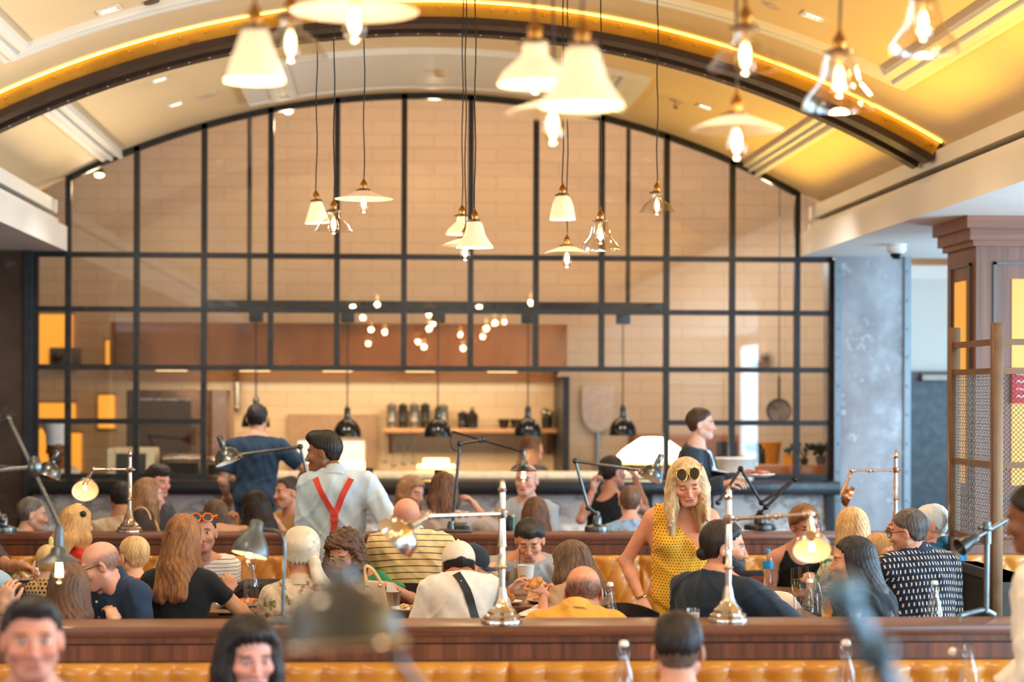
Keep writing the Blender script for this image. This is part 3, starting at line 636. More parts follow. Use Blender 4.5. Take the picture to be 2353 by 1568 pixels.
# near ledge
YN = YF0 + 0.14
b = fl(650, 1432); t_ = thing('desk_lamp', 'grey bell shaded lamp with a bent neck and lit bulb on the near ledge', 'desk lamp', b)
MB().lathe([(0.075, 0), (0.076, 0.012), (0.06, 0.02), (0.014, 0.03)], b, 24).build('base', lampgrey, t_)
nk = [b + Vector((0, 0, 0.02)), P(652, 1330, b.y), P(654, 1270, b.y)] + bez(P(654, 1260, b.y), P(653, 1212, b.y), P(630, 1222, b.y), P(600, 1216, b.y), 8)
MB().tube(nk, 0.0075, 10).build('neck', gun, t_)
hm = axis_m(P(592, 1196, b.y), (-0.22, -0.2, -1)); pr = [(0.018, 0), (0.026, 0.006), (0.028, 0.03), (0.042, 0.06), (0.066, 0.098), (0.076, 0.13), (0.076, 0.142)]
MB().lathe(pr, hm, 28, cap=False).mat(1).lathe([(q - 0.004, z + 0.002) for q, z in pr], hm, 28, cap=False).build('shade', [lampgrey, shade_in], t_, 60, recalc=False); bulb(t_, hm @ Vector((0, 0, 0.075)), hm.to_3x3() @ Vector((0, 0, 1)), 0.8, 0.9, True)
b = fl(-70, 1432)
joint_lamp('dark swing-arm lamp with a cone shade hanging in from the left edge', b, [b + Vector((0, 0, 0.1)), P(-60, 1090, YN), P(82, 1075, YN)], None, None, None, gun, base_kind='round')
lc = COL.objects[-1].parent
MB().cyl(P(20, 962, YN), P(137, 1208, YN), 0.009).ball(P(80, 1074, YN), 0.03, 12, (1, 1, 1.5)).ball(P(20, 962, YN), 0.012, 8).build('boom', gun, lc)
MB().tube(bez(P(20, 962, YN), P(0, 980, YN), P(0, 1000, YN), P(-20, 1010, YN)), 0.004, 6).build('cord', cord_m, lc)
hp = P(136, 1272, YN); MB().lathe([(0.012, 0.11), (0.018, 0.09), (0.02, 0.03), (0.032, 0.02), (0.036, 0.0), (0.05, -0.012), (0.086, -0.032)], hp, 28, cap=False).build('shade', lampgrey, lc); bulb(lc, hp + Vector((0, 0, -0.002)), (0, 0, -1), 0.95, 0.9, True)
b = fl(2266, 1426); t_ = thing('desk_lamp', 'tubular jointed lamp at the right end of the near ledge', 'desk lamp', b); yb_ = b.y
MB().tube([Vector((P(2203, 1436, yb_ - 0.1).x, yb_ - 0.1, LZ + 0.012)), Vector((P(2206, 1416, yb_ - 0.1).x, yb_ - 0.1, LZ + 0.03)), Vector((P(2262, 1404, yb_).x, yb_, LZ + 0.045)), Vector((P(2300, 1412, yb_).x, yb_ + 0.1, LZ + 0.013))], 0.011, 10).build('base', gun, t_)
MB().cyl(P(2266, 1408, yb_), P(2268, 1215, yb_), 0.011).cyl(P(2268, 1250, yb_), P(2268, 1200, yb_), 0.016).build('stem', gun, t_)
MB().cyl(P(2222, 1248, yb_ - 0.05), P(2318, 1192, yb_ + 0.05), 0.010).ball(P(2268, 1215, yb_), 0.02, 10).ball(P(2252, 1212, yb_), 0.012, 8).build('arm', gun, t_)
hm = axis_m(P(2226, 1246, yb_ - 0.05), (-0.8, -0.3, -0.4)); MB().lathe([(0.010, -0.05), (0.02, -0.04), (0.026, 0.0), (0.034, 0.02), (0.038, 0.05), (0.036, 0.052), (0.02, 0.02)], hm, 24, cap=False).build('shade', gun_dk, t_)
# two lamps close to the camera, far out of focus
b = Vector((P(830, 1500, 3.2).x + 0.35, 3.35, 0.9)); hp = P(780, 1334, 3.2)
NEAR = 'out of focus lamps close to the camera'
joint_lamp('large blurred dark dome lamp close to the camera, lower centre', b, [b + Vector((0, 0, 0.1)), P(1010, 1640, 3.3), P(912, 1512, 3.22)], 'dome', hp, (0.06, -0.1, -0.98), M((54, 50, 46), 0.2, 0.15, spec=0.9), 0.092, False, r=0.006, group=NEAR)
b = Vector((P(2110, 1500, 2.7).x, 2.75, 0.9))
joint_lamp('blurred blue-grey lamp arm close to the camera at lower right', b, [b + Vector((0, 0, 0.1)), P(2080, 1640, 2.7), P(2010, 1500, 2.68), P(1930, 1360, 2.66)], None, None, None, M((92, 110, 122), 0.35, 0.5), r=0.015, br=0.07, group=NEAR)
# ------------------------------------------------------------------ the open kitchen
YC = YW - 0.45                                         # front of the pass counter
zc = CZ + (HY - 1106) / sc(YC)                         # counter top
steel = M((168, 160, 152), 0.28, 0.9, var=0.05, name='brushed_steel'); steel_dk = M((70, 62, 55), 0.35, 0.8, var=0.1)
cop = NB('warm_hood_steel'); _n = cop.noise(cop.vscale(cop.obj(), (1.1, 1.1, 0.5)), 1.0, 3)
cop = cop.fin(cop.mix(cop.ramp(_n, 0.35, 0.65), lin((120, 72, 42)), lin((176, 112, 66))), cop.ramp(_n, 0.3, 0.7, 0.2, 0.32), 0.9)
black_e = M((16, 18, 20), 0.14, 0.0, name='black_enamel')
xl, xr = Wp(79, 1100).x + 0.03, Wp(1915, 1100).x - 0.03
t = thing('pass_counter', 'long kitchen pass counter with dark slab and veined marble front', 'counter', (0, YC, 0))
MB().cbox(((xl + xr) / 2, (YC + YW + 0.35) / 2, zc - 0.065), (xr - xl, YW + 0.35 - YC, 0.12), None, 0.012).build('slab', M((34, 34, 38), 0.3, 0.3), t)
cuts = [Wp(q, 1180).x for q in (78, 526, 1003, 1482, 1890)]
for a, b in zip(cuts[:-1], cuts[1:]): MB().box((a + 0.02, YC + 0.2, 0.1), (b - 0.02, YC + 0.24, zc - 0.13)).build('marble_panel', marble, t, 0)
for q in cuts: MB().box((q - 0.03, YC + 0.16, 0), (q + 0.03, YC + 0.24, zc - 0.12)).build('panel_post', dark_steel, t, 0)
MB().box((xl, YC + 0.24, 0), (xr, YW + 0.3, zc - 0.125)).build('body', steel_dk, t, 0)
MB().cbox(((X[3] + X[10]) / 2 + 0.12, YW + 0.14, zc + 0.03), (X[10] - X[3] - 0.34, 0.34, 0.06), None, 0.01).build('white_upstand', M((236, 214, 182), 0.3), t)
# heat lamps on their rail
YH = YW + 0.55
ra, rb = P(474, 700, YH), P(1532, 700, YH); rz = ra.z
t = thing('heat_lamp_rail', 'black rail across the kitchen carrying five heat lamps', 'rail', (0, YH, rz))
MB().cbox(((ra.x + rb.x) / 2, YH, rz), (rb.x - ra.x, 0.06, 0.085)).build('beam', black, t, 0)
for q in (573, 1443):
    x = P(q, 600, YH).x; MB().cyl((x, YH, rz), (x, YH, 5.92), 0.022).build('hanger', black, t)
for px, py, lab in ((588, 925, 'black dome heat lamp hanging over the man in navy tee'), (798, 948, 'black dome heat lamp behind the waiter in red suspenders'), (1006, 948, 'black dome heat lamp left of the tall jointed lamp'), (1213, 946, 'black dome heat lamp above the dark ponytailed server'), (1431, 945, 'black dome heat lamp by the hanging pizza peel')):
    p = P(px, py + 22, YH); t = thing('heat_lamp', lab, 'heat lamp', p, 'black dome heat lamps over the pass')
    MB().lathe([(0.02, 0.09), (0.026, 0.05), (0.034, 0.03), (0.062, 0.014), (0.096, -0.016), (0.119, -0.058), (0.129, -0.1), (0.132, -0.14), (0.129, -0.14), (0.125, -0.1), (0.115, -0.06), (0.092, -0.02), (0.03, 0.012)], p, 28, cap=False).build('shade', black_e, t)
    MB().lathe([(0.028, 0.04), (0.028, 0.12), (0.016, 0.14), (0.012, 0.15)], p, 16).build('socket', gun, t)
    MB().ball(p + Vector((0, 0, -0.07)), 0.05, 12).build('bulb', emit((255, 190, 110), 6.0), t)
    pts = []; z0 = p.z + 0.15; z1 = rz - 0.15; n = 150
    for i in range(n + 1):
        a = i * 2 * math.pi * 26 / n; pts.append((p.x + 0.009 * math.cos(a), p.y + 0.009 * math.sin(a), z0 + (z1 - z0) * i / n))
    MB().tube(pts, 0.0045, 5).build('coiled_cord', cord_m, t)
    MB().cbox((p.x, YH, rz - 0.1), (0.13, 0.09, 0.12), None, 0.01).build('junction_box', black, t)
    l = bpy.data.lights.new('heat_glow', 'SPOT'); l.energy = 22; l.color = WARM; l.spot_size = R(110); l.shadow_soft_size = 0.05
    o = bpy.data.objects.new('heat_glow', l); o.parent = t; o.location = (0, 0, -0.14); COL.objects.link(o)
# extraction hood
YD = 20.6; h0, h1 = P(252, 740, YD), P(1303, 850, YD)
t = thing('extraction_hood', 'long warm steel extraction hood over the cooking line', 'hood', (0, YD, h1.z))
MB().prism([(YD, h0.z), (YD + 1.6, h0.z), (YD + 1.6, h1.z - 0.12), (YD + 0.9, h1.z + 0.02), (YD, h1.z)], h0.x, h1.x, 'x').build('canopy', cop, t, 0)
MB().box((h0.x, YD - 0.012, h1.z - 0.02), (h1.x, YD + 0.05, h1.z + 0.03)).build('drip_edge', steel, t, 0)
mb = MB()
for k in range(1, 6): x = h0.x + (h1.x - h0.x) * k / 6; mb.box((x - 0.006, YD - 0.006, h1.z + 0.03), (x + 0.006, YD, h0.z))
for k in range(5): x = h0.x + 0.4 + k * 0.85; MB().box((x, YD + 0.5, h1.z - 0.02), (x + 0.3, YD + 0.7, h1.z + 0.1)).build('hood_lamp', emit((255, 210, 140), 3.0), t, 0)
area('hood_light', ((h0.x + h1.x) / 2 + 0.3, YD + 0.8, h1.z - 0.08), (R(20), 0, 0), 3.8, 0.3, 80, (1.0, 0.80, 0.48))
# shelf with pots and hanging ladles
YS = YB - 0.22; s0, s1 = P(880, 985, YS), P(1282, 990, YS)
t = thing('wall_shelf', 'wooden wall shelf of pots under the kitchen hood', 'shelf', (s0.x, YS, s0.z))
MB().cbox(((s0.x + s1.x) / 2, YS, s0.z - 0.02), (s1.x - s0.x, 0.34, 0.05), None, 0.006).build('board', M((176, 124, 84), 0.45), t)
for x in (s0.x + 0.08, s1.x - 0.08): MB().prism([(YS + 0.2, s0.z - 0.04), (YS - 0.1, s0.z - 0.04), (YS + 0.2, s0.z - 0.28)], x - 0.02, x + 0.02, 'x').build('bracket', M((150, 104, 70), 0.5), t, 0)
pot_b = M((58, 52, 48), 0.35, 0.5, var=0.2); pot_s = M((150, 140, 128), 0.3, 0.8, var=0.1)
def canister(px, h, r, m, lab, name='steel_canister', cat='canister'):
    p = P(px, 900, YS); p = Vector((p.x, YS - 0.02, s0.z + 0.006)); t = thing(name, lab, cat, p, 'pots and canisters on the kitchen shelf')
    MB().lathe([(r * 0.95, 0), (r, 0.01), (r, h * 0.3), (r * 1.03, h * 0.31), (r, h * 0.34), (r, h - 0.02), (r * 1.04, h - 0.015), (r * 1.04, h)], p, 18).build('body', m, t)
    MB().lathe([(r * 0.96, h), (r * 0.8, h + 0.012), (0.012, h + 0.018), (0.012, h + 0.03), (0.001, h + 0.034)], p, 18).build('lid', m, t)
for px, h, r, m, w in ((900, 0.25, 0.05, pot_s, 'leftmost tall bright steel canister on the kitchen shelf'), (926, 0.245, 0.05, pot_b, 'dark tall canister second from the left on the shelf'), (952, 0.25, 0.052, pot_s, 'bright tall canister third on the kitchen shelf'), (977, 0.25, 0.05, pot_b, 'dark tall canister in front of the lamp cord'), (1019, 0.24, 0.05, pot_s, 'tall canister just right of the heat lamp cord')): canister(px, h, r, m, w)
canister(1064, 0.16, 0.055, pot_b, 'short dark pot left of the peaked pot', 'stock_pot', 'pot')
p = Vector((P(1084, 900, YS).x, YS - 0.12, s0.z + 0.006)); t = thing('stock_pot', 'dark pot with a tall peaked lid on the shelf middle', 'pot', p, 'pots and canisters on the kitchen shelf')
MB().lathe([(0.06, 0), (0.065, 0.13), (0.07, 0.14)], p, 18).build('body', pot_b, t); MB().lathe([(0.068, 0.14), (0.04, 0.17), (0.015, 0.2), (0.012, 0.23), (0.001, 0.235)], p, 16).build('lid', pot_b, t)
for px, lab in ((1158, 'small dark bowl at the shelf middle right'), (1186, 'small dark bowl beside the right heat lamp')):
    p = Vector((P(px, 900, YS).x, YS, s0.z + 0.006)); tag(MB().lathe([(0.035, 0), (0.05, 0.03), (0.07, 0.1), (0.066, 0.1), (0.045, 0.035), (0.001, 0.012)], p, 18, cap=False).build('mixing_bowl', pot_b, None, 50, loc=p), lab, 'bowl', 'bowls on the kitchen shelf')
p = Vector((P(1257, 900, YS).x, YS, s0.z + 0.006)); t = thing('whisk_jar', 'dark jar of utensils at the right end of the shelf', 'jar', p)
MB().lathe([(0.05, 0), (0.062, 0.05), (0.06, 0.13), (0.05, 0.14)], p, 16).build('jar_body', pot_b, t); MB().ball(p + Vector((-0.02, 0, 0.17)), 0.05, 10).ball(p + Vector((0.03, 0, 0.16)), 0.045, 10).build('utensil_heads', pot_s, t)
for px, y1, lab in ((887, 1060, 'leftmost ladle hanging under the kitchen shelf'), (905, 1068, 'ladle second from left under the shelf'), (928, 1064, 'slender spoon hanging under the shelf'), (950, 1062, 'thin skimmer hanging under the shelf, nearest the lamp')):
    p = P(px, 1000, YS); q = P(px, y1, YS); t = thing('ladle', lab, 'ladle', p, 'utensils hanging under the kitchen shelf')
    MB().cyl((p.x, YS, s0.z - 0.045), (p.x, YS, q.z + 0.03), 0.006).build('handle', pot_s, t); MB().ball((p.x, YS - 0.01, q.z), 0.034, 12, (1, 0.8, 0.8)).build('bowl', pot_s, t)
# framed serving hatch on the wall
YP = YB - 0.03; f0, f1 = P(664, 952, YP), P(866, 1080, YP)
t = thing('serving_hatch', 'timber framed white hatch on the tiled kitchen wall', 'hatch', (f0.x, YP, f1.z)); w = 0.12
mb = MB(); mb.box((f0.x, YP - 0.05, f0.z - 0.28), (f1.x, YP, f0.z)); mb.box((f0.x, YP - 0.05, f1.z), (f1.x, YP, f1.z + 0.06)); mb.box((f0.x, YP - 0.05, f1.z + 0.06), (f0.x + 0.1, YP, f0.z - 0.28)); mb.box((f1.x - 0.13, YP - 0.05, f1.z + 0.06), (f1.x, YP, f0.z - 0.28)); mb.build('frame', M((158, 120, 90), 0.5), t, 0)
MB().box((f0.x + 0.1, YP - 0.02, f1.z + 0.06), (f1.x - 0.13, YP - 0.005, f0.z - 0.28)).build('white_panel', emit((240, 240, 236), 0.35, 'hatch_panel_glow'), t, 0)  # panel is no lamp; its brightness is put in as emission
p = P(821, 1052, YP - 0.1); t = thing('sauce_bottle', 'red sauce bottle standing in front of the white hatch', 'bottle', Vector((p.x, YB - 0.45, 0.95)))
q = Vector((p.x, YB - 0.45, 0.95)); MB().lathe([(0.03, 0), (0.032, 0.14), (0.02, 0.19), (0.001, 0.19)], q, 14).build('body', M((186, 44, 24), 0.3), t); MB().lathe([(0.012, 0.19), (0.006, 0.25), (0.001, 0.25)], q, 10).build('nozzle', M((190, 50, 30), 0.3), t)
# rear worktop
t = thing('worktop', 'steel worktop along the rear kitchen wall', 'worktop', (0, YB - 0.5, 0))
MB().cbox((-0.57, YB - 0.42, 0.925), (4.6, 0.76, 0.05), None, 0.008).build('top', steel, t); MB().box((-2.8, YB - 0.76, 0.08), (1.7, YB - 0.1, 0.9)).build('cabinet_body', steel_dk, t, 0)
# partition edge and peel
x = P(1301, 900, 21.4).x; struct('wall_partition', MB().box((x - 0.035, 21.4, 0), (x + 0.035, YB, P(1301, 866, 21.4).z)), dark_steel)
p = P(1374, 935, YB - 0.05); t = thing('pizza_peel', 'large pale pizza peel hanging on the tiled wall', 'peel', p)
hw = 0.18; mb = MB(); out = []
for a in [math.pi * i / 16 for i in range(17)]: out.append((p.x - hw * math.cos(a) * 1.0, p.z - 0.06 - 0.22 * math.sin(a)))
poly = [(p.x - hw, p.z + 0.24), (p.x + hw, p.z + 0.24)] + out[::-1]
mb.prism(poly, p.y - 0.012, p.y + 0.012, 'y').build('blade', M((214, 190, 170), 0.35), t, 30)
MB().cyl((p.x, p.y, p.z - 0.25), (p.x, p.y, p.z - 0.85), 0.022).build('handle', M((180, 196, 208), 0.4), t)
# left: ovens and steel units behind glass
YO = 20.6
def unit(name, lab, cat, px0, py0, px1, py1, Y, dep, mt, extra=None, base=False):
    a, b = P(px0, py0, Y), P(px1, py1, Y); t = thing(name, lab, cat, (a.x, Y, 0 if base else b.z))
    MB().cbox(((a.x + b.x) / 2, Y + dep / 2, (a.z + (0 if base else b.z)) / 2), (b.x - a.x, dep, a.z - (0 if base else b.z)), None, 0.015).build('body', mt, t)
    if extra: extra(t, a, b, Y)
    return t
def oven_x(t, a, b, Y):
    MB().box((a.x + 0.08, Y - 0.02, a.z - 0.62), (b.x - 0.35, Y, a.z - 0.12)).build('door', M((82, 46, 24), 0.2, 0.6), t, 0)
    MB().cyl((a.x + 0.1, Y - 0.05, a.z - 0.1), (b.x - 0.36, Y - 0.05, a.z - 0.1), 0.014).cyl((a.x + 0.15, Y - 0.06, a.z - 0.1), (a.x + 0.15, Y, a.z - 0.1), 0.01).cyl((b.x - 0.4, Y - 0.06, a.z - 0.1), (b.x - 0.4, Y, a.z - 0.1), 0.01).build('handle', steel, t)
    MB().box((b.x - 0.14, Y - 0.03, 0.3), (b.x, Y, a.z)).build('side_post', M((206, 170, 150), 0.25, 0.8), t, 0)
unit('deck_oven', 'tall copper toned deck oven behind the left panes', 'oven', 290, 896, 520, 1100, YO, 1.0, M((104, 70, 44), 0.3, 0.7, var=0.15), oven_x, True)
def grill_x(t, a, b, Y):
    for x in (a.x, b.x - 0.07): MB().box((x, Y - 0.05, b.z), (x + 0.07, Y, a.z)).build('leg', M((226, 206, 170), 0.3), t, 0)
    MB().box((a.x + 0.07, Y - 0.012, b.z), (b.x - 0.07, Y, a.z - 0.05)).build('opening', black, t, 0)
def onbar(name, lab, cat, px0, py0, px1, Y, mt, extra=None): return unit(name, lab, cat, px0, py0, px1, HY + (CZ - zc) * sc(Y), Y, 0.4, mt, extra)
onbar('bread_warmer', 'cream framed warmer on the counter behind the nickel lamp', 'warmer', 249, 1030, 355, YW + 0.2, M((222, 200, 160), 0.35), grill_x)
def toaster_x(t, a, b, Y): MB().box((a.x + 0.02, Y - 0.012, b.z + 0.03), (b.x - 0.02, Y, a.z - 0.07)).build('opening', black, t, 0); MB().cyl((a.x, Y - 0.03, a.z - 0.03), (b.x, Y - 0.03, a.z - 0.03), 0.012).build('handle', steel, t)
onbar('toaster_oven', 'wide steel toaster oven on the counter, left of the pass', 'oven', 374, 1046, 462, YW + 0.2, M((150, 120, 84), 0.3, 0.6), toaster_x)
onbar('plate_warmer', 'small steel warmer at the left end of the open pass', 'warmer', 474, 1050, 512, YW + 0.3, M((200, 170, 130), 0.3, 0.5), toaster_x)
p = P(545, 890, YB - 0.1); t = thing('wall_fan', 'grey swivel fitting high on the kitchen wall beside the oven', 'fitting', p)
MB().cyl((p.x, YB, p.z), (p.x, YB - 0.15, p.z), 0.03).build('bracket', steel, t); MB().cyl((p.x, YB - 0.15, p.z + 0.05), (p.x, YB - 0.15, p.z - 0.2), 0.035).ball((p.x, YB - 0.15, p.z - 0.22), 0.05).build('head', pot_s, t)
p = P(150, 820, YB - 0.05); t = thing('emergency_light', 'small beige twin-spot box on the tiled wall at left', 'emergency light', p)
MB().cbox(p, (0.34, 0.08, 0.2), None, 0.02).build('housing', M((120, 104, 92), 0.5), t); MB().ball(p + Vector((-0.08, -0.06, 0)), 0.06, 12).build('lamp', M((60, 52, 48), 0.3), t)
p = P(1745, 820, YB - 0.05); t = thing('emergency_light', 'small beige twin-spot box on the tiled wall at right', 'emergency light', p)
MB().cbox(p, (0.24, 0.08, 0.14), None, 0.02).build('housing', M((190, 160, 136), 0.5), t); MB().ball(p + Vector((0.05, -0.06, 0)), 0.045, 12).build('lamp', M((110, 92, 80), 0.3), t)
amber_refl = emit((255, 164, 50), 0.8, 'amber_reflection_glow', (255, 200, 100))  # emissive amber standing in for orange reflections in the kitchen glass
for x0, y0, x1, y1, lab in ((88, 722, 166, 838, 'tall amber glow patch imitating a reflection in the upper left panes'), (243, 782, 273, 840, 'narrow amber glow patch imitating a reflection at the left end of hood'), (88, 926, 172, 968, 'wide amber glow patch imitating a reflection in the lower left panes'), (88, 985, 112, 1085, 'amber glow strip imitating a reflection left of the white figure'), (164, 995, 186, 1085, 'amber glow strip imitating a reflection right of the white figure'), (226, 908, 262, 985, 'amber glow patch imitating a reflection left of the copper oven')):
    a, b = P(x0, y0, YB - 0.03), P(x1, y1, YB - 0.03); t = thing('amber_reflection', lab, 'glow patch', (a.x, YB - 0.02, b.z), 'amber glow patches imitating reflections in the kitchen glass')
    MB().box((a.x, YB - 0.03, b.z), (b.x, YB - 0.001, a.z)).build('glow_patch', amber_refl, t, 0); MB().box((a.x - 0.015, YB - 0.02, a.z), (b.x + 0.015, YB - 0.001, a.z + 0.015)).box((a.x - 0.015, YB - 0.02, b.z - 0.015), (b.x + 0.015, YB - 0.001, b.z)).build('patch_border', dark_steel, t, 0)
# glowing shades standing on the pass
glow = emit((255, 206, 96), 6.0, 'lit_shade'); glow_w = emit((255, 236, 190), 9.0, 'lit_shade_bright')
def pass_lamp(px, py, r, h, lab, Y, m, kind):
    p = P(px, py, Y); zb_ = zc + (0.061 if kind else -0.004); t = thing('counter_lamp', lab, 'lamp', Vector((p.x, Y, zb_)), 'lit lamps on the kitchen pass')
    MB().lathe([(0.07, 0), (0.07, 0.012), (0.012, 0.02), (0.01, p.z - zb_)], Vector((p.x, Y, zb_)), 18).build('stand', brass, t)
    pr = [(r, 0), (r * 0.98, h * 0.2), (r * 0.72, h * 0.28), (r * 0.68, h), (0.01, h * 1.02)] if kind else [(r, 0), (r * 1.0, h * 0.1), (r * 0.8, h * 0.45), (r * 0.45, h * 0.85), (r * 0.3, h), (0.01, h * 1.02)]
    MB().lathe(pr, p, 32, cap=False).build('shade', m, t); MB().lathe([(r, -0.02), (r * 1.03, 0.0), (r, 0.012)], p, 32, cap=False).build('shade_rim', glow, t)
    l = bpy.data.lights.new('lamp_light', 'POINT'); l.energy = 5; l.color = WARM; l.shadow_soft_size = 0.08
    o = bpy.data.objects.new('lamp_light', l); o.parent = t; o.location = (0, 0, p.z - zb_ - 0.05); COL.objects.link(o)
pass_lamp(1002, 1072, 0.17, 0.07, 'flat round lit lamp on the pass behind laughing woman', YW + 0.12, glow, True)
pass_lamp(812, 1084, 0.15, 0.09, 'lit lamp on the pass behind the waiter', YW + 0.12, glow, True)
pass_lamp(1500, 1060, 0.36, 0.22, 'wide bright glowing lamp on the pass left of the suited man', YW + 0.62, glow_w, False)
# right side behind the panes: planters on a timber sill
MBx = (Wp(1690, 1000).x, Wp(1900, 1000).x)
t = thing('plant_sill', 'timber ledge with plants behind the right panes', 'ledge', (MBx[0], YW + 0.4, zc)); MB().cbox(((MBx[0] + MBx[1]) / 2, YW + 0.32, zc + 0.06), (MBx[1] - MBx[0], 0.36, 0.12), None, 0.01).build('plank', M((168, 98, 46), 0.5), t)
leaf = M((42, 66, 40), 0.5, var=0.3); org = M((226, 140, 34), 0.5)
def planter(px, r, h, lab, mt, n, lh, seed, grp='potted plants on the timber ledge'):
    x = P(px, 1050, YW + 0.32).x; p = Vector((x, YW + 0.32, zc + 0.12)); t = thing('potted_plant', lab, 'plant', p, grp)
    MB().lathe([(r * 0.72, 0), (r * 0.98, h * 0.9), (r * 1.04, h * 0.91), (r * 1.04, h), (r * 0.9, h), (r * 0.86, h * 0.88), (0.001, h * 0.87)], p, 18).build('pot', mt, t)
    rd = random.Random(seed); mb = MB()
    for i in range(n):
        a = rd.uniform(0, 6.28); e = rd.uniform(0.1, 1.0); tip = p + Vector((math.cos(a) * lh * 0.7 * e, math.sin(a) * lh * 0.4 * e, h * 0.9 + lh * rd.uniform(0.3, 1.0)))
        b0 = p + Vector((math.cos(a) * r * 0.3, math.sin(a) * r * 0.3, h * 0.86)); mb.tube(bez(b0, b0 + Vector((0, 0, lh * 0.4)), tip + Vector((0, 0, 0.02)), tip, 5), 0.003, 5)
        mb.ball(tip, 0.024, 8, (1.2, 0.5, 0.8), Matrix.Rotation(a, 4, 'Z') @ Matrix.Rotation(rd.uniform(-0.8, 0.8), 4, 'Y'))
    mb.build('foliage', leaf, t)
planter(1812, 0.055, 0.1, 'orange pot with a small sprout on the timber ledge', org, 7, 0.06, 1)
planter(1848, 0.04, 0.06, 'dark little pot with a tall thin plant on the ledge', M((52, 46, 44), 0.5), 12, 0.16, 2)
planter(1886, 0.05, 0.08, 'grey pot of dark bushy leaves at the ledge end', M((96, 92, 96), 0.5), 40, 0.13, 3)
# hanging copper pans and utensils at the right rear
p = P(1790, 945, 21.5); t = thing('frying_pan', 'round dark frying pan hanging behind the right panes', 'pan', p)
MB().lathe([(0.12, 0), (0.135, 0.045), (0.13, 0.045), (0.115, 0.008), (0.001, 0.006)], axis_m(p, (-0.25, -1, 0)), 28, cap=False).lathe([(0.12, 0), (0.001, 0)], axis_m(p, (-0.25, -1, 0)), 28, cap=False).build('pan_body', M((120, 108, 104), 0.3, 0.7, var=0.25), t)
MB().cyl(p + Vector((0, 0, 0.12)), p + Vector((0, 0, 0.36)), 0.014).build('handle', steel_dk, t)
MB().cyl(p + Vector((0, 0, 0.34)), (p.x, p.y, 5.92), 0.006).build('hook_rod', steel_dk, t)
t = unit('side_cabinet', 'brown open cabinet at the back behind the suited man', 'cabinet', 1455, 1000, 1700, 1100, 21.8, 0.5, M((150, 84, 44), 0.5), None, True)
a = P(1675, 1015, 21.7); MB().box((a.x - 0.12, 21.785, 0.9), (a.x + 0.1, 21.8, a.z)).build('door', black, t, 0)
p = P(1771, 1052, YW + 0.9); t = thing('orange_bucket', 'orange bucket beside black mixer behind right panes', 'bucket', (p.x, YW + 0.9, zc - 0.1))
MB().lathe([(0.07, 0.0), (0.1, 0.26), (0.105, 0.27)], Vector((p.x, YW + 0.9, p.z - 0.12)), 20).build('pail', org, t); MB().cyl((p.x, YW + 0.9, 0), (p.x, YW + 0.9, p.z - 0.12), 0.05).build('stand', steel_dk, t)
p = P(1741, 1040, YW + 0.75); t = thing('stand_mixer', 'black stand mixer beside the orange bucket', 'mixer', (p.x, YW + 0.75, p.z - 0.2))
MB().ball(p + Vector((-0.04, 0, 0.05)), 0.06, 14, (1.5, 0.9, 0.8)).build('head', black_e, t); MB().cyl(p + Vector((0.03, 0, 0.04)), p + Vector((0.03, 0, -0.18)), 0.04, 0.05).build('column', black_e, t); MB().cbox((p.x, YW + 0.75, p.z - 0.2), (0.2, 0.16, 0.04), None, 0.01).cyl((p.x, YW + 0.75, 0), (p.x, YW + 0.75, p.z - 0.2), 0.04).build('foot', black_e, t)
for px, py, r, h, lab in ((848, 1088, 0.04, 0.1, 'dark cup on the pass right of the waiter'), (1006, 1090, 0.04, 0.09, 'dark cup under the flat lit lamp')):
    p = P(px, py, YC + 0.4); q = Vector((p.x, YC + 0.3, zc)); tag(MB().lathe([(r * 0.8, 0), (r, h), (r * 0.9, h), (r * 0.7, 0.01), (0.001, 0.01)], q, 18, cap=False).build('cup', black, None, 50, loc=q), lab, 'cup', 'dark cups on the pass')

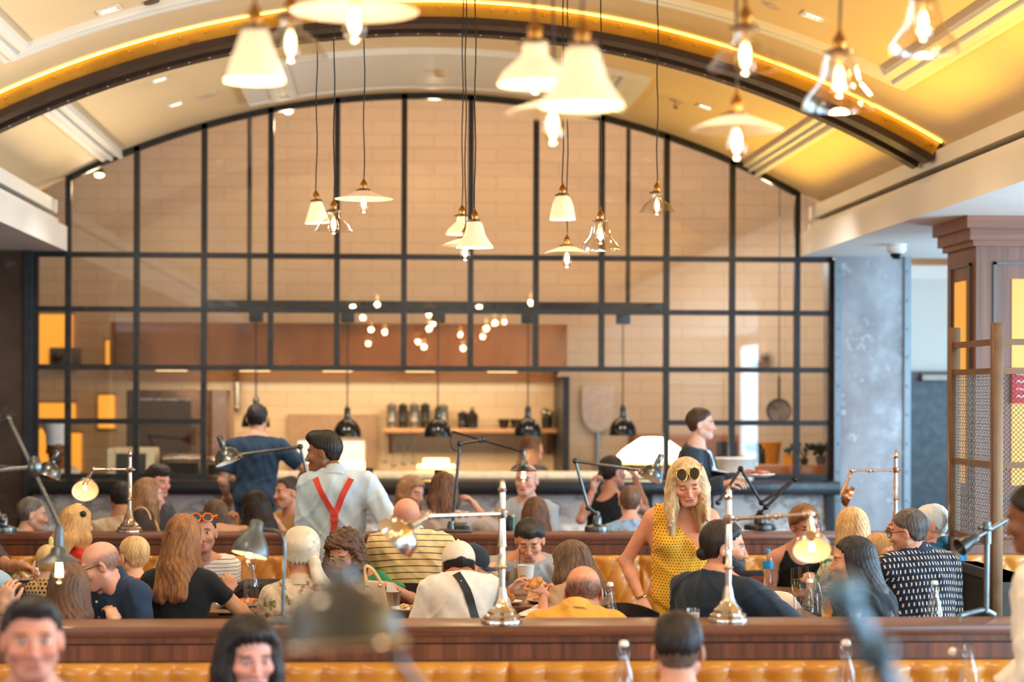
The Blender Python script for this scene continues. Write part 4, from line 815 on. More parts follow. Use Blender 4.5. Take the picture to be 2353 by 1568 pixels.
# ------------------------------------------------------------------ right: wooden pillar with lit panels, mesh screen, booth end
amber_p = emit((255, 182, 66), 0.62, 'amber_lit_panel', (190, 130, 56))
def pillar(label, x0, x1, y0, y1, top, sgn):
    t = thing('lit_pillar', label, 'pillar', ((x0 + x1) / 2, (y0 + y1) / 2, 0))
    MB().box((x0, y0, 0), (x1, y1, top)).build('shaft', wood('walnut_pillar_%d' % (sgn + 1), (84, 46, 30), (136, 84, 58), 0.8, 'z', 0.4, 0.15), t, 0)
    mb = MB()
    for k, (g, z0, z1) in enumerate(((0.09, top - 0.09, top), (0.06, top - 0.17, top - 0.09), (0.03, top - 0.21, top - 0.17))): mb.box((x0 - g, y0 - g, z0), (x1 + g, y1 + g, z1))
    mb.build('capital', wood('walnut_capital_%d' % (sgn + 1), (96, 54, 36), (144, 90, 62), 0.8, 'x', 0.4, 0.15), t, 0)
    zt, zb = top - 0.32, 1.2; ins = 0.12
    fm = MB()
    def fr_(f):
        nonlocal fm
        for (a0, a1, b0, b1) in ((0, 1, zt - 0.02, zt), (0, 1, zb, zb + 0.02)): fm.box(*f(a0, a1, b0, b1))
        for a in (0, 0.96): fm.box(*f(a, a + 0.04, zb, zt))
    w = x1 - x0 - 2 * ins; d = y1 - y0 - 2 * ins
    fr_(lambda a0, a1, b0, b1: ((x0 + ins + w * a0, y0 - 0.015, b0), (x0 + ins + w * a1, y0, b1)))
    xs = x0 if sgn > 0 else x1
    fr_(lambda a0, a1, b0, b1: ((min(xs, xs - sgn * 0.015), y0 + ins + d * a0, b0), (max(xs, xs - sgn * 0.015), y0 + ins + d * a1, b1)))
    fm.build('panel_moulding', M((92, 84, 80), 0.4), t, 0)
    MB().box((x0 + ins + w * 0.22, y0 - 0.008, zb + 0.1), (x0 + ins + w * 0.8, y0, zt - 0.12)).build('front_light_panel', amber_p, t, 0)
    MB().box((min(xs, xs - sgn * 0.008), y0 + ins + d * 0.25, zb + 0.1), (max(xs, xs - sgn * 0.008), y0 + ins + d * 0.8, zt - 0.12)).build('side_light_panel', amber_p, t, 0)
YPi = 14.2; px0 = P(2243, 700, YPi).x
pillar('walnut pillar with amber lit panels at the right edge', px0, px0 + 0.85, YPi, YPi + 0.75, zl, 1)
pillar('matching lit walnut pillar across the room, seen in the kitchen glass', XFL - 1.0, XFL - 0.15, YPi, YPi + 0.75, zl, -1)
# woven wire screen
scr_m = M((118, 84, 58), 0.4, 0.6, name='bronze_frame')
XS_ = 3.2; ys1, ys2 = 10.68, 11.5; ztp = P(2312, 742, ys1).z
def wire_mat(name, sx, sz):
    nb = NB(name); p = nb.xyz(nb.obj()); return nb
t = thing('wire_screen', 'bronze framed woven wire screen at the right edge', 'screen', (XS_, ys1, 0))
for x, y, z in ((XS_, ys1, ztp), (XS_, ys2, ztp), (XS_ + 1.1, ys1, ztp)):
    MB().cbox((x, y, z / 2), (0.056, 0.056, z), None, 0.004).cbox((x, y, z - 0.05), (0.048, 0.048, 0.012)).build('post', scr_m, t)
zr = [CZ + (HY - q) / sc(ys1) for q in (780, 848, 1068, 1250)]
rl = MB()
for z in zr: MB().box((XS_ - 0.018, ys1, z - 0.016), (XS_ + 0.018, ys2, z + 0.016)).build('rail', scr_m, t, 0); MB().box((XS_, ys1 - 0.018, z - 0.016), (XS_ + 1.1, ys1 + 0.018, z + 0.016)).build('rail', scr_m, t, 0)
wires = M((128, 122, 116), 0.35, 0.8)
mb = MB(); st = 0.021
def seg(a, b, r=0.0019):                                # four-sided wire
    mb.cyl(a, b, r, None, 3, False)
nrow = int((zr[1] - zr[3]) / 0.017)
for i in range(nrow):                                   # zigzag rows of a woven screen along the room axis
    z = zr[3] + 0.017 * i; n = int((ys2 - ys1) / 0.024); pts = [(XS_ + (0.004 if k % 2 else -0.004), ys1 + (ys2 - ys1) * k / n, z + (0.006 if (k + i) % 2 else -0.006)) for k in range(n + 1)]
    mb.tube(pts, 0.0022, 3)
for k in range(int((ys2 - ys1) / 0.03)): y = ys1 + 0.03 * k; seg((XS_, y, zr[3]), (XS_, y, zr[1]), 0.0014)
mb.build('woven_wire', wires, t, 0)
mb = MB(); x0, x1, z0, z1 = XS_, XS_ + 1.1, zr[3], zr[1]; q = 0.026; k = -int((z1 - z0) / q)
while k * q < (x1 - x0):
    for s_ in (1, -1):
        a = k * q; pa_, pb_ = (a, 0.0), (a + (z1 - z0), z1 - z0)
        u0 = max(0, -a); u1 = min(z1 - z0, (x1 - x0) - a)
        if u1 > u0: seg((x0 + a + u0, ys1 + 0.003 * s_, (z0 + u0) if s_ > 0 else (z1 - u0)), (x0 + a + u1, ys1 + 0.003 * s_, (z0 + u1) if s_ > 0 else (z1 - u1)), 0.0016)
    k += 1
mb.build('diamond_wire', wires, t, 0)
# booth end panel under the screen
bk = M((62, 56, 50), 0.4, var=0.1); t = thing('booth_end_panel', 'dark panelled booth end under the wire screen', 'panel', (XS_ + 0.1, ys1, 0))
z9 = zr[3] - 0.16; MB().box((XS_ + 0.03, ys1 + 0.03, 0), (XS_ + 0.12, ys2 - 0.03, z9)).build('panel', bk, t, 0)
for z in (z9 - 0.02, z9 - 0.36, 0.1): MB().box((XS_ + 0.01, ys1 + 0.03, z - 0.03), (XS_ + 0.12, ys2 - 0.03, z + 0.02)).build('rail', M((80, 76, 70), 0.35), t, 0)
# red banner with white script and a bright folded menu stand behind the screen
p = P(2345, 885, 14.17); t = thing('red_banner', 'red banner with white lettering behind the wire screen', 'banner', p)
MB().box((p.x - 0.06, 14.17, p.z - 0.13), (p.x + 0.5, 14.185, p.z + 0.12)).build('cloth', M((176, 28, 34), 0.6), t, 0)
mb = MB()
for r_ in range(4):
    z = p.z + 0.07 - r_ * 0.052
    for k in range(7): x = p.x - 0.03 + k * 0.07; mb.tube(bez((x, 14.165, z), (x + 0.02, 14.165, z + 0.03), (x + 0.025, 14.165, z - 0.02), (x + 0.055, 14.165, z + 0.012), 6), 0.004, 4)
mb.build('script_lettering', white, t)
# ------------------------------------------------------------------ people: one smooth surface per body, grown from blended volumes
from mathutils.bvhtree import BVHTree
A = lambda v: np.array(v, dtype=np.float32)
def smin(a, b, k):
    if k <= 0: return np.minimum(a, b)
    h = np.maximum(k - np.abs(a - b), 0) / k; return np.minimum(a, b) - h * h * k * 0.25
def smax(a, b, k): return -smin(-a, -b, k)
class Field:
    """blended volumes sampled on a grid; each item: (kind, data, blend, sign)"""
    def __init__(s, lo, hi, h):
        s.lo = A(lo); s.h = h; s.n = [int(math.ceil((hi[i] - lo[i]) / h)) + 1 for i in range(3)]
        s.ax = [s.lo[i] + h * np.arange(s.n[i], dtype=np.float32) for i in range(3)]
        s.F = np.full(s.n, 1.0, dtype=np.float32)
    def sub(s, lo, hi):
        sl = []
        for i in range(3):
            a = max(0, int((lo[i] - s.lo[i]) / s.h)); b = min(s.n[i], int((hi[i] - s.lo[i]) / s.h) + 2)
            if b <= a: return None
            sl.append(slice(a, b))
        return tuple(sl)
    def pts(s, sl): return s.ax[0][sl[0]][:, None, None], s.ax[1][sl[1]][None, :, None], s.ax[2][sl[2]][None, None, :]
    def put(s, it, off=0.0):
        kind, d, k, sg = it; mg = 0.05 + k + off
        if kind == 'cap':
            a, b, ra, rb = A(d[0]), A(d[1]), d[2] + off, d[3] + off; r = max(ra, rb) + mg; lo = np.minimum(a, b) - r; hi = np.maximum(a, b) + r
        elif kind == 'ell':
            c = A(d[0]); rr = A(d[1]) + off; M_ = np.array(d[2], dtype=np.float32); r = float(max(rr)) + mg; lo, hi = c - r, c + r
        sl = s.sub(lo, hi)
        if sl is None: return
        x, y, z = s.pts(sl)
        if kind == 'cap':
            v = b - a; L = float(v @ v) + 1e-9; px, py, pz = x - a[0], y - a[1], z - a[2]
            t = np.clip((px * v[0] + py * v[1] + pz * v[2]) / L, 0, 1)
            q = np.sqrt((px - t * v[0]) ** 2 + (py - t * v[1]) ** 2 + (pz - t * v[2]) ** 2) - (ra + (rb - ra) * t)
            if len(d) > 4: e, n_ = A(d[4]), A(d[5]); q = np.maximum(q, (x - e[0]) * n_[0] + (y - e[1]) * n_[1] + (z - e[2]) * n_[2])
        else:
            px, py, pz = x - c[0], y - c[1], z - c[2]
            u = [(px * M_[0][i] + py * M_[1][i] + pz * M_[2][i]) for i in range(3)]
            k0 = np.sqrt(sum((u[i] / rr[i]) ** 2 for i in range(3))); k1 = np.sqrt(sum((u[i] / rr[i] ** 2) ** 2 for i in range(3))) + 1e-6
            q = k0 * (k0 - 1) / k1
        s.F[sl] = smin(s.F[sl], q, k) if sg > 0 else smax(s.F[sl], -q, k)
    def cutplane(s, p, n_):
        x, y, z = s.pts((slice(None),) * 3); s.F = np.maximum(s.F, (x - p[0]) * n_[0] + (y - p[1]) * n_[1] + (z - p[2]) * n_[2])
    def local(s, H, Rm, k):
        x, y, z = s.pts((slice(None),) * 3); px, py, pz = x - H[0], y - H[1], z - H[2]
        return [(px * Rm[0][i] + py * Rm[1][i] + pz * Rm[2][i]) / k for i in range(3)]
    def mesh(s):
        F = s.F; ins = F < 0; n = F.shape; c = [n[0] - 1, n[1] - 1, n[2] - 1]
        cor = [(i, j, k) for i in (0, 1) for j in (0, 1) for k in (0, 1)]
        cnt = np.zeros(c, dtype=np.int8)
        for i, j, k in cor: cnt += ins[i:c[0] + i, j:c[1] + j, k:c[2] + k]
        act = np.argwhere((cnt > 0) & (cnt < 8)); idm = np.full(c, -1, dtype=np.int32); m = len(act)
        if m == 0: return np.zeros((0, 3), np.float32), np.zeros((0, 4), np.int32)
        idm[act[:, 0], act[:, 1], act[:, 2]] = np.arange(m)
        val = np.stack([F[act[:, 0] + i, act[:, 1] + j, act[:, 2] + k] for i, j, k in cor], 1)
        sm = np.zeros((m, 3), np.float32); w = np.zeros((m, 1), np.float32)
        for a in range(8):
            for b in range(a + 1, 8):
                if sum(abs(cor[a][q] - cor[b][q]) for q in range(3)) != 1: continue
                va, vb = val[:, a], val[:, b]; cr = (va < 0) != (vb < 0); t = np.where(cr, va / np.where(cr, va - vb, 1), 0)
                p = A(cor[a])[None] + t[:, None] * (A(cor[b]) - A(cor[a]))[None]; sm += np.where(cr[:, None], p, 0); w += cr[:, None]
        V = (act + sm / w) * s.h + s.lo; Q = []
        for ax in range(3):
            o = [1, 1, 1]; o[ax] = 0; b_, c_ = [q for q in range(3) if q != ax]
            s0 = [slice(1, n[q] - 1) for q in range(3)]; s0[ax] = slice(0, n[ax] - 1); s1 = list(s0); s1[ax] = slice(1, n[ax])
            e = ins[tuple(s0)] != ins[tuple(s1)]; ij = np.argwhere(e)
            if not len(ij): continue
            fl = ins[tuple(s0)][ij[:, 0], ij[:, 1], ij[:, 2]]; base = ij + np.array([0 if q == ax else 1 for q in range(3)])
            def cell(db, dc):
                g = base.copy(); g[:, b_] -= db; g[:, c_] -= dc; return idm[g[:, 0], g[:, 1], g[:, 2]]
            q = np.stack([cell(1, 1), cell(0, 1), cell(0, 0), cell(1, 0)], 1)
            if ax == 1: fl = ~fl
            q[~fl] = q[~fl][:, ::-1]; Q.append(q)
        return V.astype(np.float32), np.concatenate(Q).astype(np.int32)
def grow(items, h, pad=0.03, off=0.0, lo=None, hi=None, edit=None):
    if lo is None:
        los, his = [], []
        for kind, d, k, sg in items:
            if sg < 0: continue
            if kind == 'cap': r = max(d[2], d[3]); los.append(np.minimum(A(d[0]), A(d[1])) - r); his.append(np.maximum(A(d[0]), A(d[1])) + r)
            else: r = max(d[1]); los.append(A(d[0]) - r); his.append(A(d[0]) + r)
        lo = np.min(los, 0) - pad - off; hi = np.max(his, 0) + pad + off
    f = Field(lo, hi, h)
    for it in items:
        if it[3] > 0: f.put(it, off)
    for it in items:
        if it[3] < 0: f.put(it)
    if edit: edit(f)
    return f.mesh()
def link_mesh(name, parts, mats, parent, attrs=None, midx=None):
    """parts: list of (V, Q); one object"""
    V = np.concatenate([p[0] for p in parts]); o = 0; Qs = []; mi = []
    for i, p in enumerate(parts): Qs.append(p[1] + o); o += len(p[0]); mi += [0 if midx is None else midx[i]] * len(p[1])
    Q = np.concatenate(Qs); root = parent
    while root.parent is not None: root = root.parent
    V = V - A(root.location); me = bpy.data.meshes.new(name)
    me.vertices.add(len(V)); me.vertices.foreach_set('co', V.astype(np.float32).ravel()); me.loops.add(len(Q) * 4); me.loops.foreach_set('vertex_index', Q.ravel())
    me.polygons.add(len(Q)); me.polygons.foreach_set('loop_start', np.arange(0, len(Q) * 4, 4, dtype=np.int32)); me.polygons.foreach_set('loop_total', np.full(len(Q), 4, dtype=np.int32))
    for m in (mats if isinstance(mats, (list, tuple)) else [mats]): me.materials.append(m)
    me.polygons.foreach_set('material_index', np.array(mi, dtype=np.int32)); me.update(calc_edges=True); me.validate(); me.shade_smooth()
    if attrs is not None:
        at = me.attributes.new(attrs[0], 'FLOAT_VECTOR', 'POINT'); at.data.foreach_set('vector', np.ascontiguousarray(attrs[1], dtype=np.float32).ravel())
    ob = bpy.data.objects.new(name, me); COL.objects.link(ob); ob.parent = parent; return ob

# ---- materials that follow the body
_SK = {}
def skin_mat(tone, lips, brow, eyes=1.0, stub=0.0, iris=(70, 50, 36), blush=0.25, scalp=None):
    key = (tone, lips, brow, eyes, stub, iris, scalp)
    if key in _SK: return _SK[key]
    nb = NB('skin'); at = nb.attr('hl'); p = nb.xyz(at); x = nb.math('ABSOLUTE', p[0]); y, z = p[1], p[2]
    fr = nb.math('MULTIPLY', nb.math('GREATER_THAN', y, 0.035), nb.math('LESS_THAN', y, 0.13))
    def ell(cx, cz, rx, rz, lo=1.25, hi=0.8, sl=0.0):
        dx = nb.math('DIVIDE', nb.math('SUBTRACT', x, cx), rx); dz = nb.math('DIVIDE', nb.math('SUBTRACT', nb.math('ADD', z, nb.math('MULTIPLY', nb.math('SUBTRACT', x, cx), sl)), cz), rz)
        q = nb.math('ADD', nb.math('MULTIPLY', dx, dx), nb.math('MULTIPLY', dz, dz)); return nb.math('MULTIPLY', nb.ramp(q, lo, hi), fr)
    n = nb.noise(nb.obj(), 18, 4); a = lin(tone); c = nb.mix(nb.ramp(n, 0.3, 0.7), tuple(v * 0.9 for v in a[:3]) + (1,), tuple(min(1, v * 1.08) for v in a[:3]) + (1,))
    red = lin((min(255, tone[0] + 4), int(tone[1] * 0.80), int(tone[2] * 0.76)))
    c = nb.mix(nb.math('MULTIPLY', ell(0.042, -0.03, 0.028, 0.022, 1.6, 0.2), blush), c, red); c = nb.mix(nb.math('MULTIPLY', ell(0.0, -0.034, 0.016, 0.018, 1.6, 0.2), blush), c, red)
    if stub: c = nb.mix(nb.math('MULTIPLY', nb.math('MULTIPLY', nb.ramp(z, -0.025, -0.05), nb.math('GREATER_THAN', y, -0.01)), stub), c, lin(brow))
    c = nb.mix(nb.math('MULTIPLY', ell(0.0, -0.066, 0.027, 0.0095), 0.85), c, lin(lips)); c = nb.mix(nb.math('MULTIPLY', ell(0.0, -0.0655, 0.024, 0.0015), 0.8), c, lin(tuple(int(v * 0.45) for v in lips)))
    c = nb.mix(nb.math('MULTIPLY', ell(0.033, 0.0235, 0.021, 0.0048, 1.3, 0.6, 0.12), 0.85), c, lin(brow))
    if eyes > 0.3:
        c = nb.mix(ell(0.032, 0.002, 0.0165, 0.0075 * eyes + 0.001), c, lin((40, 26, 22))); c = nb.mix(ell(0.032, 0.0015, 0.0145, 0.0058 * eyes), c, lin((226, 216, 208)))
        c = nb.mix(ell(0.032, 0.002, 0.0062, 0.0058 * min(1, eyes)), c, lin(iris)); c = nb.mix(ell(0.032, 0.002, 0.0028, 0.0028), c, lin((14, 10, 10)))
    else: c = nb.mix(nb.math('MULTIPLY', ell(0.032, -0.003, 0.0165, 0.0026), 0.9), c, lin((44, 28, 22)))
    if scalp:
        sc_, topz, amt = scalp; nz = nb.math('MULTIPLY', nb.math('SUBTRACT', nb.noise(at, 55, 4), 0.5), 0.03)
        lo = nb.math('MINIMUM', nb.math('ADD', nb.math('MULTIPLY', nb.math('ADD', y, 0.1), 0.62), -0.078), 0.012); hi_ = nb.math('ADD', nb.math('MULTIPLY', nb.math('ADD', y, 0.1), -0.16), 0.055 + topz)
        f1 = nb.ramp(nb.math('ADD', nb.math('SUBTRACT', z, lo), nz), -0.004, 0.018); f2 = nb.ramp(nb.math('ADD', nb.math('SUBTRACT', hi_, z), nz), -0.008, 0.028); f3 = nb.ramp(y, 0.05, 0.015)
        notear = nb.math('LESS_THAN', x, 0.0815)
        g_ = nb.noise(nb.vscale(at, (90, 90, 25)), 1.0, 3); f4 = nb.math('MULTIPLY', nb.math('MULTIPLY', f1, f2), nb.math('MULTIPLY', nb.math('MULTIPLY', f3, notear), nb.ramp(g_, 0.2, 0.6, 0.55, 1.0)))
        c = nb.mix(nb.math('MULTIPLY', f4, amt), c, lin(sc_))
    nb.bump(nb.noise(nb.obj(), 220, 2), 0.05, 0.002)
    m = nb.fin(c, 0.48, spec=0.4, Subsurface_Weight=0.0); _SK[key] = m; return m
_HR = {}
def hair_mat(c, hi=None, rough=0.5):
    key = (c, hi)
    if key in _HR: return _HR[key]
    nb = NB('hair'); at = nb.attr('hl'); n = nb.noise(nb.vscale(at, (70, 70, 5)), 1.0, 4, 0.65); n2 = nb.noise(nb.vscale(at, (14, 14, 3)), 1.0, 2)
    hi = hi or tuple(min(255, int(v * 1.5 + 10)) for v in c); f = nb.math('ADD', nb.math('MULTIPLY', n, 0.7), nb.math('MULTIPLY', n2, 0.4))
    nb.bump(n, 0.22, 0.004); m = nb.fin(nb.mix(nb.ramp(f, 0.38, 0.75), lin(c), lin(hi)), rough, spec=0.3); _HR[key] = m; return m
_CL = {}
def cloth_mat(c, pat=None, rough=0.8):
    key = (tuple(c), pat)
    if key in _CL: return _CL[key]
    nb = NB('cloth'); at = nb.attr('hl'); p = nb.xyz(at); n = nb.noise(nb.obj(), 40, 3); a = lin(c)
    col = nb.mix(nb.ramp(n, 0.3, 0.7), tuple(v * 0.95 for v in a[:3]) + (1,), tuple(min(1, v * 1.04) for v in a[:3]) + (1,))
    def frac(v, per, ph=0.0): return nb.math('FRACT', nb.math('ADD', nb.math('DIVIDE', v, per), 50.0 + ph))
    if pat:
        kd = pat[0]
        if kd == 'stripe': f = nb.math('LESS_THAN', frac(p[2], pat[2]), pat[3]); col = nb.mix(f, col, lin(pat[1]))
        elif kd == 'dots':
            per, r = pat[2], pat[3]; row = nb.math('FLOOR', nb.math('DIVIDE', p[2], per)); sh = nb.math('MULTIPLY', nb.math('FRACT', nb.math('MULTIPLY', row, 0.5)), 1.0)
            u = nb.math('SUBTRACT', nb.math('FRACT', nb.math('ADD', nb.math('ADD', nb.math('DIVIDE', p[0], per), sh), 50.0)), 0.5); v = nb.math('SUBTRACT', frac(p[2], per), 0.5)
            ax = pat[4] if len(pat) > 4 else 1.0
            q = nb.math('ADD', nb.math('MULTIPLY', u, u), nb.math('MULTIPLY', nb.math('MULTIPLY', v, v), ax)); col = nb.mix(nb.ramp(q, r * r * 1.2, r * r * 0.8), col, lin(pat[1]))
        elif kd == 'dash':
            px_, pz_ = pat[2], pat[3]; row = nb.math('FLOOR', nb.math('DIVIDE', p[2], pz_)); u = nb.math('SUBTRACT', nb.math('FRACT', nb.math('ADD', nb.math('ADD', nb.math('DIVIDE', p[0], px_), nb.math('MULTIPLY', row, 0.5)), 50.0)), 0.5); v = nb.math('SUBTRACT', frac(p[2], pz_), 0.5)
            col = nb.mix(nb.math('MULTIPLY', nb.math('LESS_THAN', nb.math('ABSOLUTE', u), pat[4]), nb.math('LESS_THAN', nb.math('ABSOLUTE', v), pat[5])), col, lin(pat[1]))
        elif kd == 'floral':
            for i, cc in enumerate(pat[1]):
                col = nb.mix(nb.ramp(nb.noise(nb.vscale(at, (1 + i * 0.13, 1, 1 + i * 0.2)), pat[2] + i * 3.1, 2), 0.56, 0.64), col, lin(cc))
    nb.bump(nb.noise(nb.obj(), 6, 2), 0.06, 0.02)
    m = nb.fin(col, rough, spec=0.25, Sheen_Weight=0.1); _CL[key] = m; return m

# ---- heads (head-local metres: x right, y forward, z up, origin between the eyes and ears)
I3 = np.eye(3)
def head_items(kind):
    f = {'m': 1.0, 'f': 0.94, 'c': 0.9}[kind]; c = kind == 'c'
    it = [('ell', ((0, -0.014, 0.032), (0.0765, 0.094, 0.083), I3), 0.0, 1), ('ell', ((0, 0.022, -0.040), (0.0605 * f, 0.066, 0.072 if not c else 0.062), I3), 0.035, 1),
          ('cap', ((-0.02 * f, 0.066, -0.094 if not c else -0.084), (0.02 * f, 0.066, -0.094 if not c else -0.084), 0.016, 0.016), 0.03, 1),
          ('cap', ((-0.055 * f, -0.005, -0.055), (-0.022, 0.06, -0.09), 0.016, 0.014), 0.03, 1), ('cap', ((0.055 * f, -0.005, -0.055), (0.022, 0.06, -0.09), 0.016, 0.014), 0.03, 1),
          ('cap', ((-0.036, 0.075, 0.020), (0.036, 0.075, 0.020), 0.0105, 0.0105), 0.02, 1)]
    for s in (-1, 1): it.append(('ell', ((s * 0.043, 0.06, -0.026), (0.022, 0.022, 0.018), I3), 0.025, 1))
    fld = [('cap', ((0, 0.084, 0.008), (0, 0.1035, -0.034), 0.0075, 0.0105 if kind == 'm' else 0.009), 0.012, 1)]
    for s in (-1, 1): fld.append(('ell', ((s * 0.0115, 0.094, -0.038), (0.0085, 0.011, 0.0075), I3), 0.008, 1))
    fld += [('cap', ((-0.017, 0.0855, -0.0615), (0.017, 0.0855, -0.0615), 0.005, 0.005), 0.008, 1), ('cap', ((-0.014, 0.0855, -0.0715), (0.014, 0.0855, -0.0715), 0.0062, 0.0062), 0.008, 1)]
    sub = [('ell', ((s * 0.033, 0.094, 0.0), (0.018, 0.016, 0.013), I3), 0.014, -1) for s in (-1, 1)]
    eye = [('ell', ((s * 0.032, 0.0705, 0.0), (0.0145, 0.0135, 0.0125), I3), 0.004, 1) for s in (-1, 1)]
    ears = []
    for s in (-1, 1):
        m = np.array(Matrix.Rotation(s * 0.35, 3, 'Z') @ Matrix.Rotation(-0.2, 3, 'X'))
        ears += [('ell', ((s * 0.079, -0.012, -0.008), (0.009, 0.019, 0.031), m), 0.006, 1), ('ell', ((s * 0.088, -0.004, -0.004), (0.006, 0.010, 0.017), m), 0.005, -1)]
    return it, fld, sub, eye, ears
_HM = {}
def head_mesh(kind):
    if kind in _HM: return _HM[kind]
    it, fld, sub, eye, ears = head_items(kind); f = Field((-0.115, -0.135, -0.16), (0.115, 0.145, 0.14), 0.0036)
    for q in it + sub + fld + eye + ears: f.put(q)
    f.put(('cap', ((0, -0.012, -0.05), (0, -0.035, -0.15), 0.052 if kind == 'm' else 0.045, 0.055 if kind == 'm' else 0.047), 0.02, 1))
    _HM[kind] = f.mesh(); return _HM[kind]

def ik(S_, T_, l1, l2, hint):
    d = T_ - S_; L = d.length
    if L > (l1 + l2) * 0.985: d = d * ((l1 + l2) * 0.985 / L); L = d.length
    n_ = d.normalized(); a = (l1 * l1 - l2 * l2 + L * L) / (2 * L); h = math.sqrt(max(1e-6, l1 * l1 - a * a))
    e = hint - n_ * hint.dot(n_); e = e.normalized() if e.length > 1e-4 else n_.orthogonal().normalized()
    return S_ + n_ * a + e * h, S_ + d
def hand_items(w, fdir, dors, side, s, curl=0.5, spread=0.12):
    y = fdir.normalized(); z = (dors - y * dors.dot(y)).normalized(); x = y.cross(z) * side      # x toward the thumb
    T = lambda a, b, c: w + (x * a + y * b + z * c) * s
    Mx = np.array(Matrix((x, y, z)).transposed()); it = [('cap', (T(0.0, -0.02, 0), T(0.0, 0.02, 0), 0.025 * s, 0.028 * s), 0.01, 1), ('ell', (T(0.002, 0.05, 0), (0.041 * s, 0.05 * s, 0.015 * s), Mx), 0.018, 1)]
    for i, (bx, by, L) in enumerate(((0.029, 0.088, 0.073), (0.0095, 0.094, 0.081), (-0.0105, 0.090, 0.075), (-0.029, 0.080, 0.059))):
        p = T(bx, by - 0.012, 0.0); ang = 0.15; sp = spread * (1.5 - i)
        for k, fr in enumerate((0.45, 0.31, 0.24)):
            ang += curl * (0.75 if k == 0 else 1.0); d = (y * math.cos(ang) - z * math.sin(ang) + x * (sp * 0.35)).normalized(); q = p + d * (L * fr * s)
            it.append(('cap', (p, q, (0.0092 - 0.0006 * k) * s, (0.0087 - 0.0009 * k) * s), 0.004, 1)); p = q
    p = T(0.026, 0.02, -0.004); d = (y * 0.72 + x * 0.62 - z * 0.32).normalized(); q = p + d * 0.042 * s; it.append(('cap', (p, q, 0.015 * s, 0.0115 * s), 0.012, 1))
    d2 = (y * 0.9 + x * (0.35 - curl * 0.5) - z * (0.25 + curl * 0.4)).normalized(); q2 = q + d2 * 0.032 * s; it.append(('cap', (q, q2, 0.0108 * s, 0.0098 * s), 0.004, 1))
    q3 = q2 + (d2 - z * curl * 0.4 - x * curl * 0.3).normalized() * 0.024 * s; it.append(('cap', (q2, q3, 0.0098 * s, 0.008 * s), 0.004, 1)); return it
LN = np.array([[-0.14, -0.06, -0.03, -0.005, 0.028, 0.05, 0.075, 0.12], [-0.072, -0.066, -0.028, 0.002, 0.02, 0.047, 0.064, 0.07]])
PEOPLE = {}
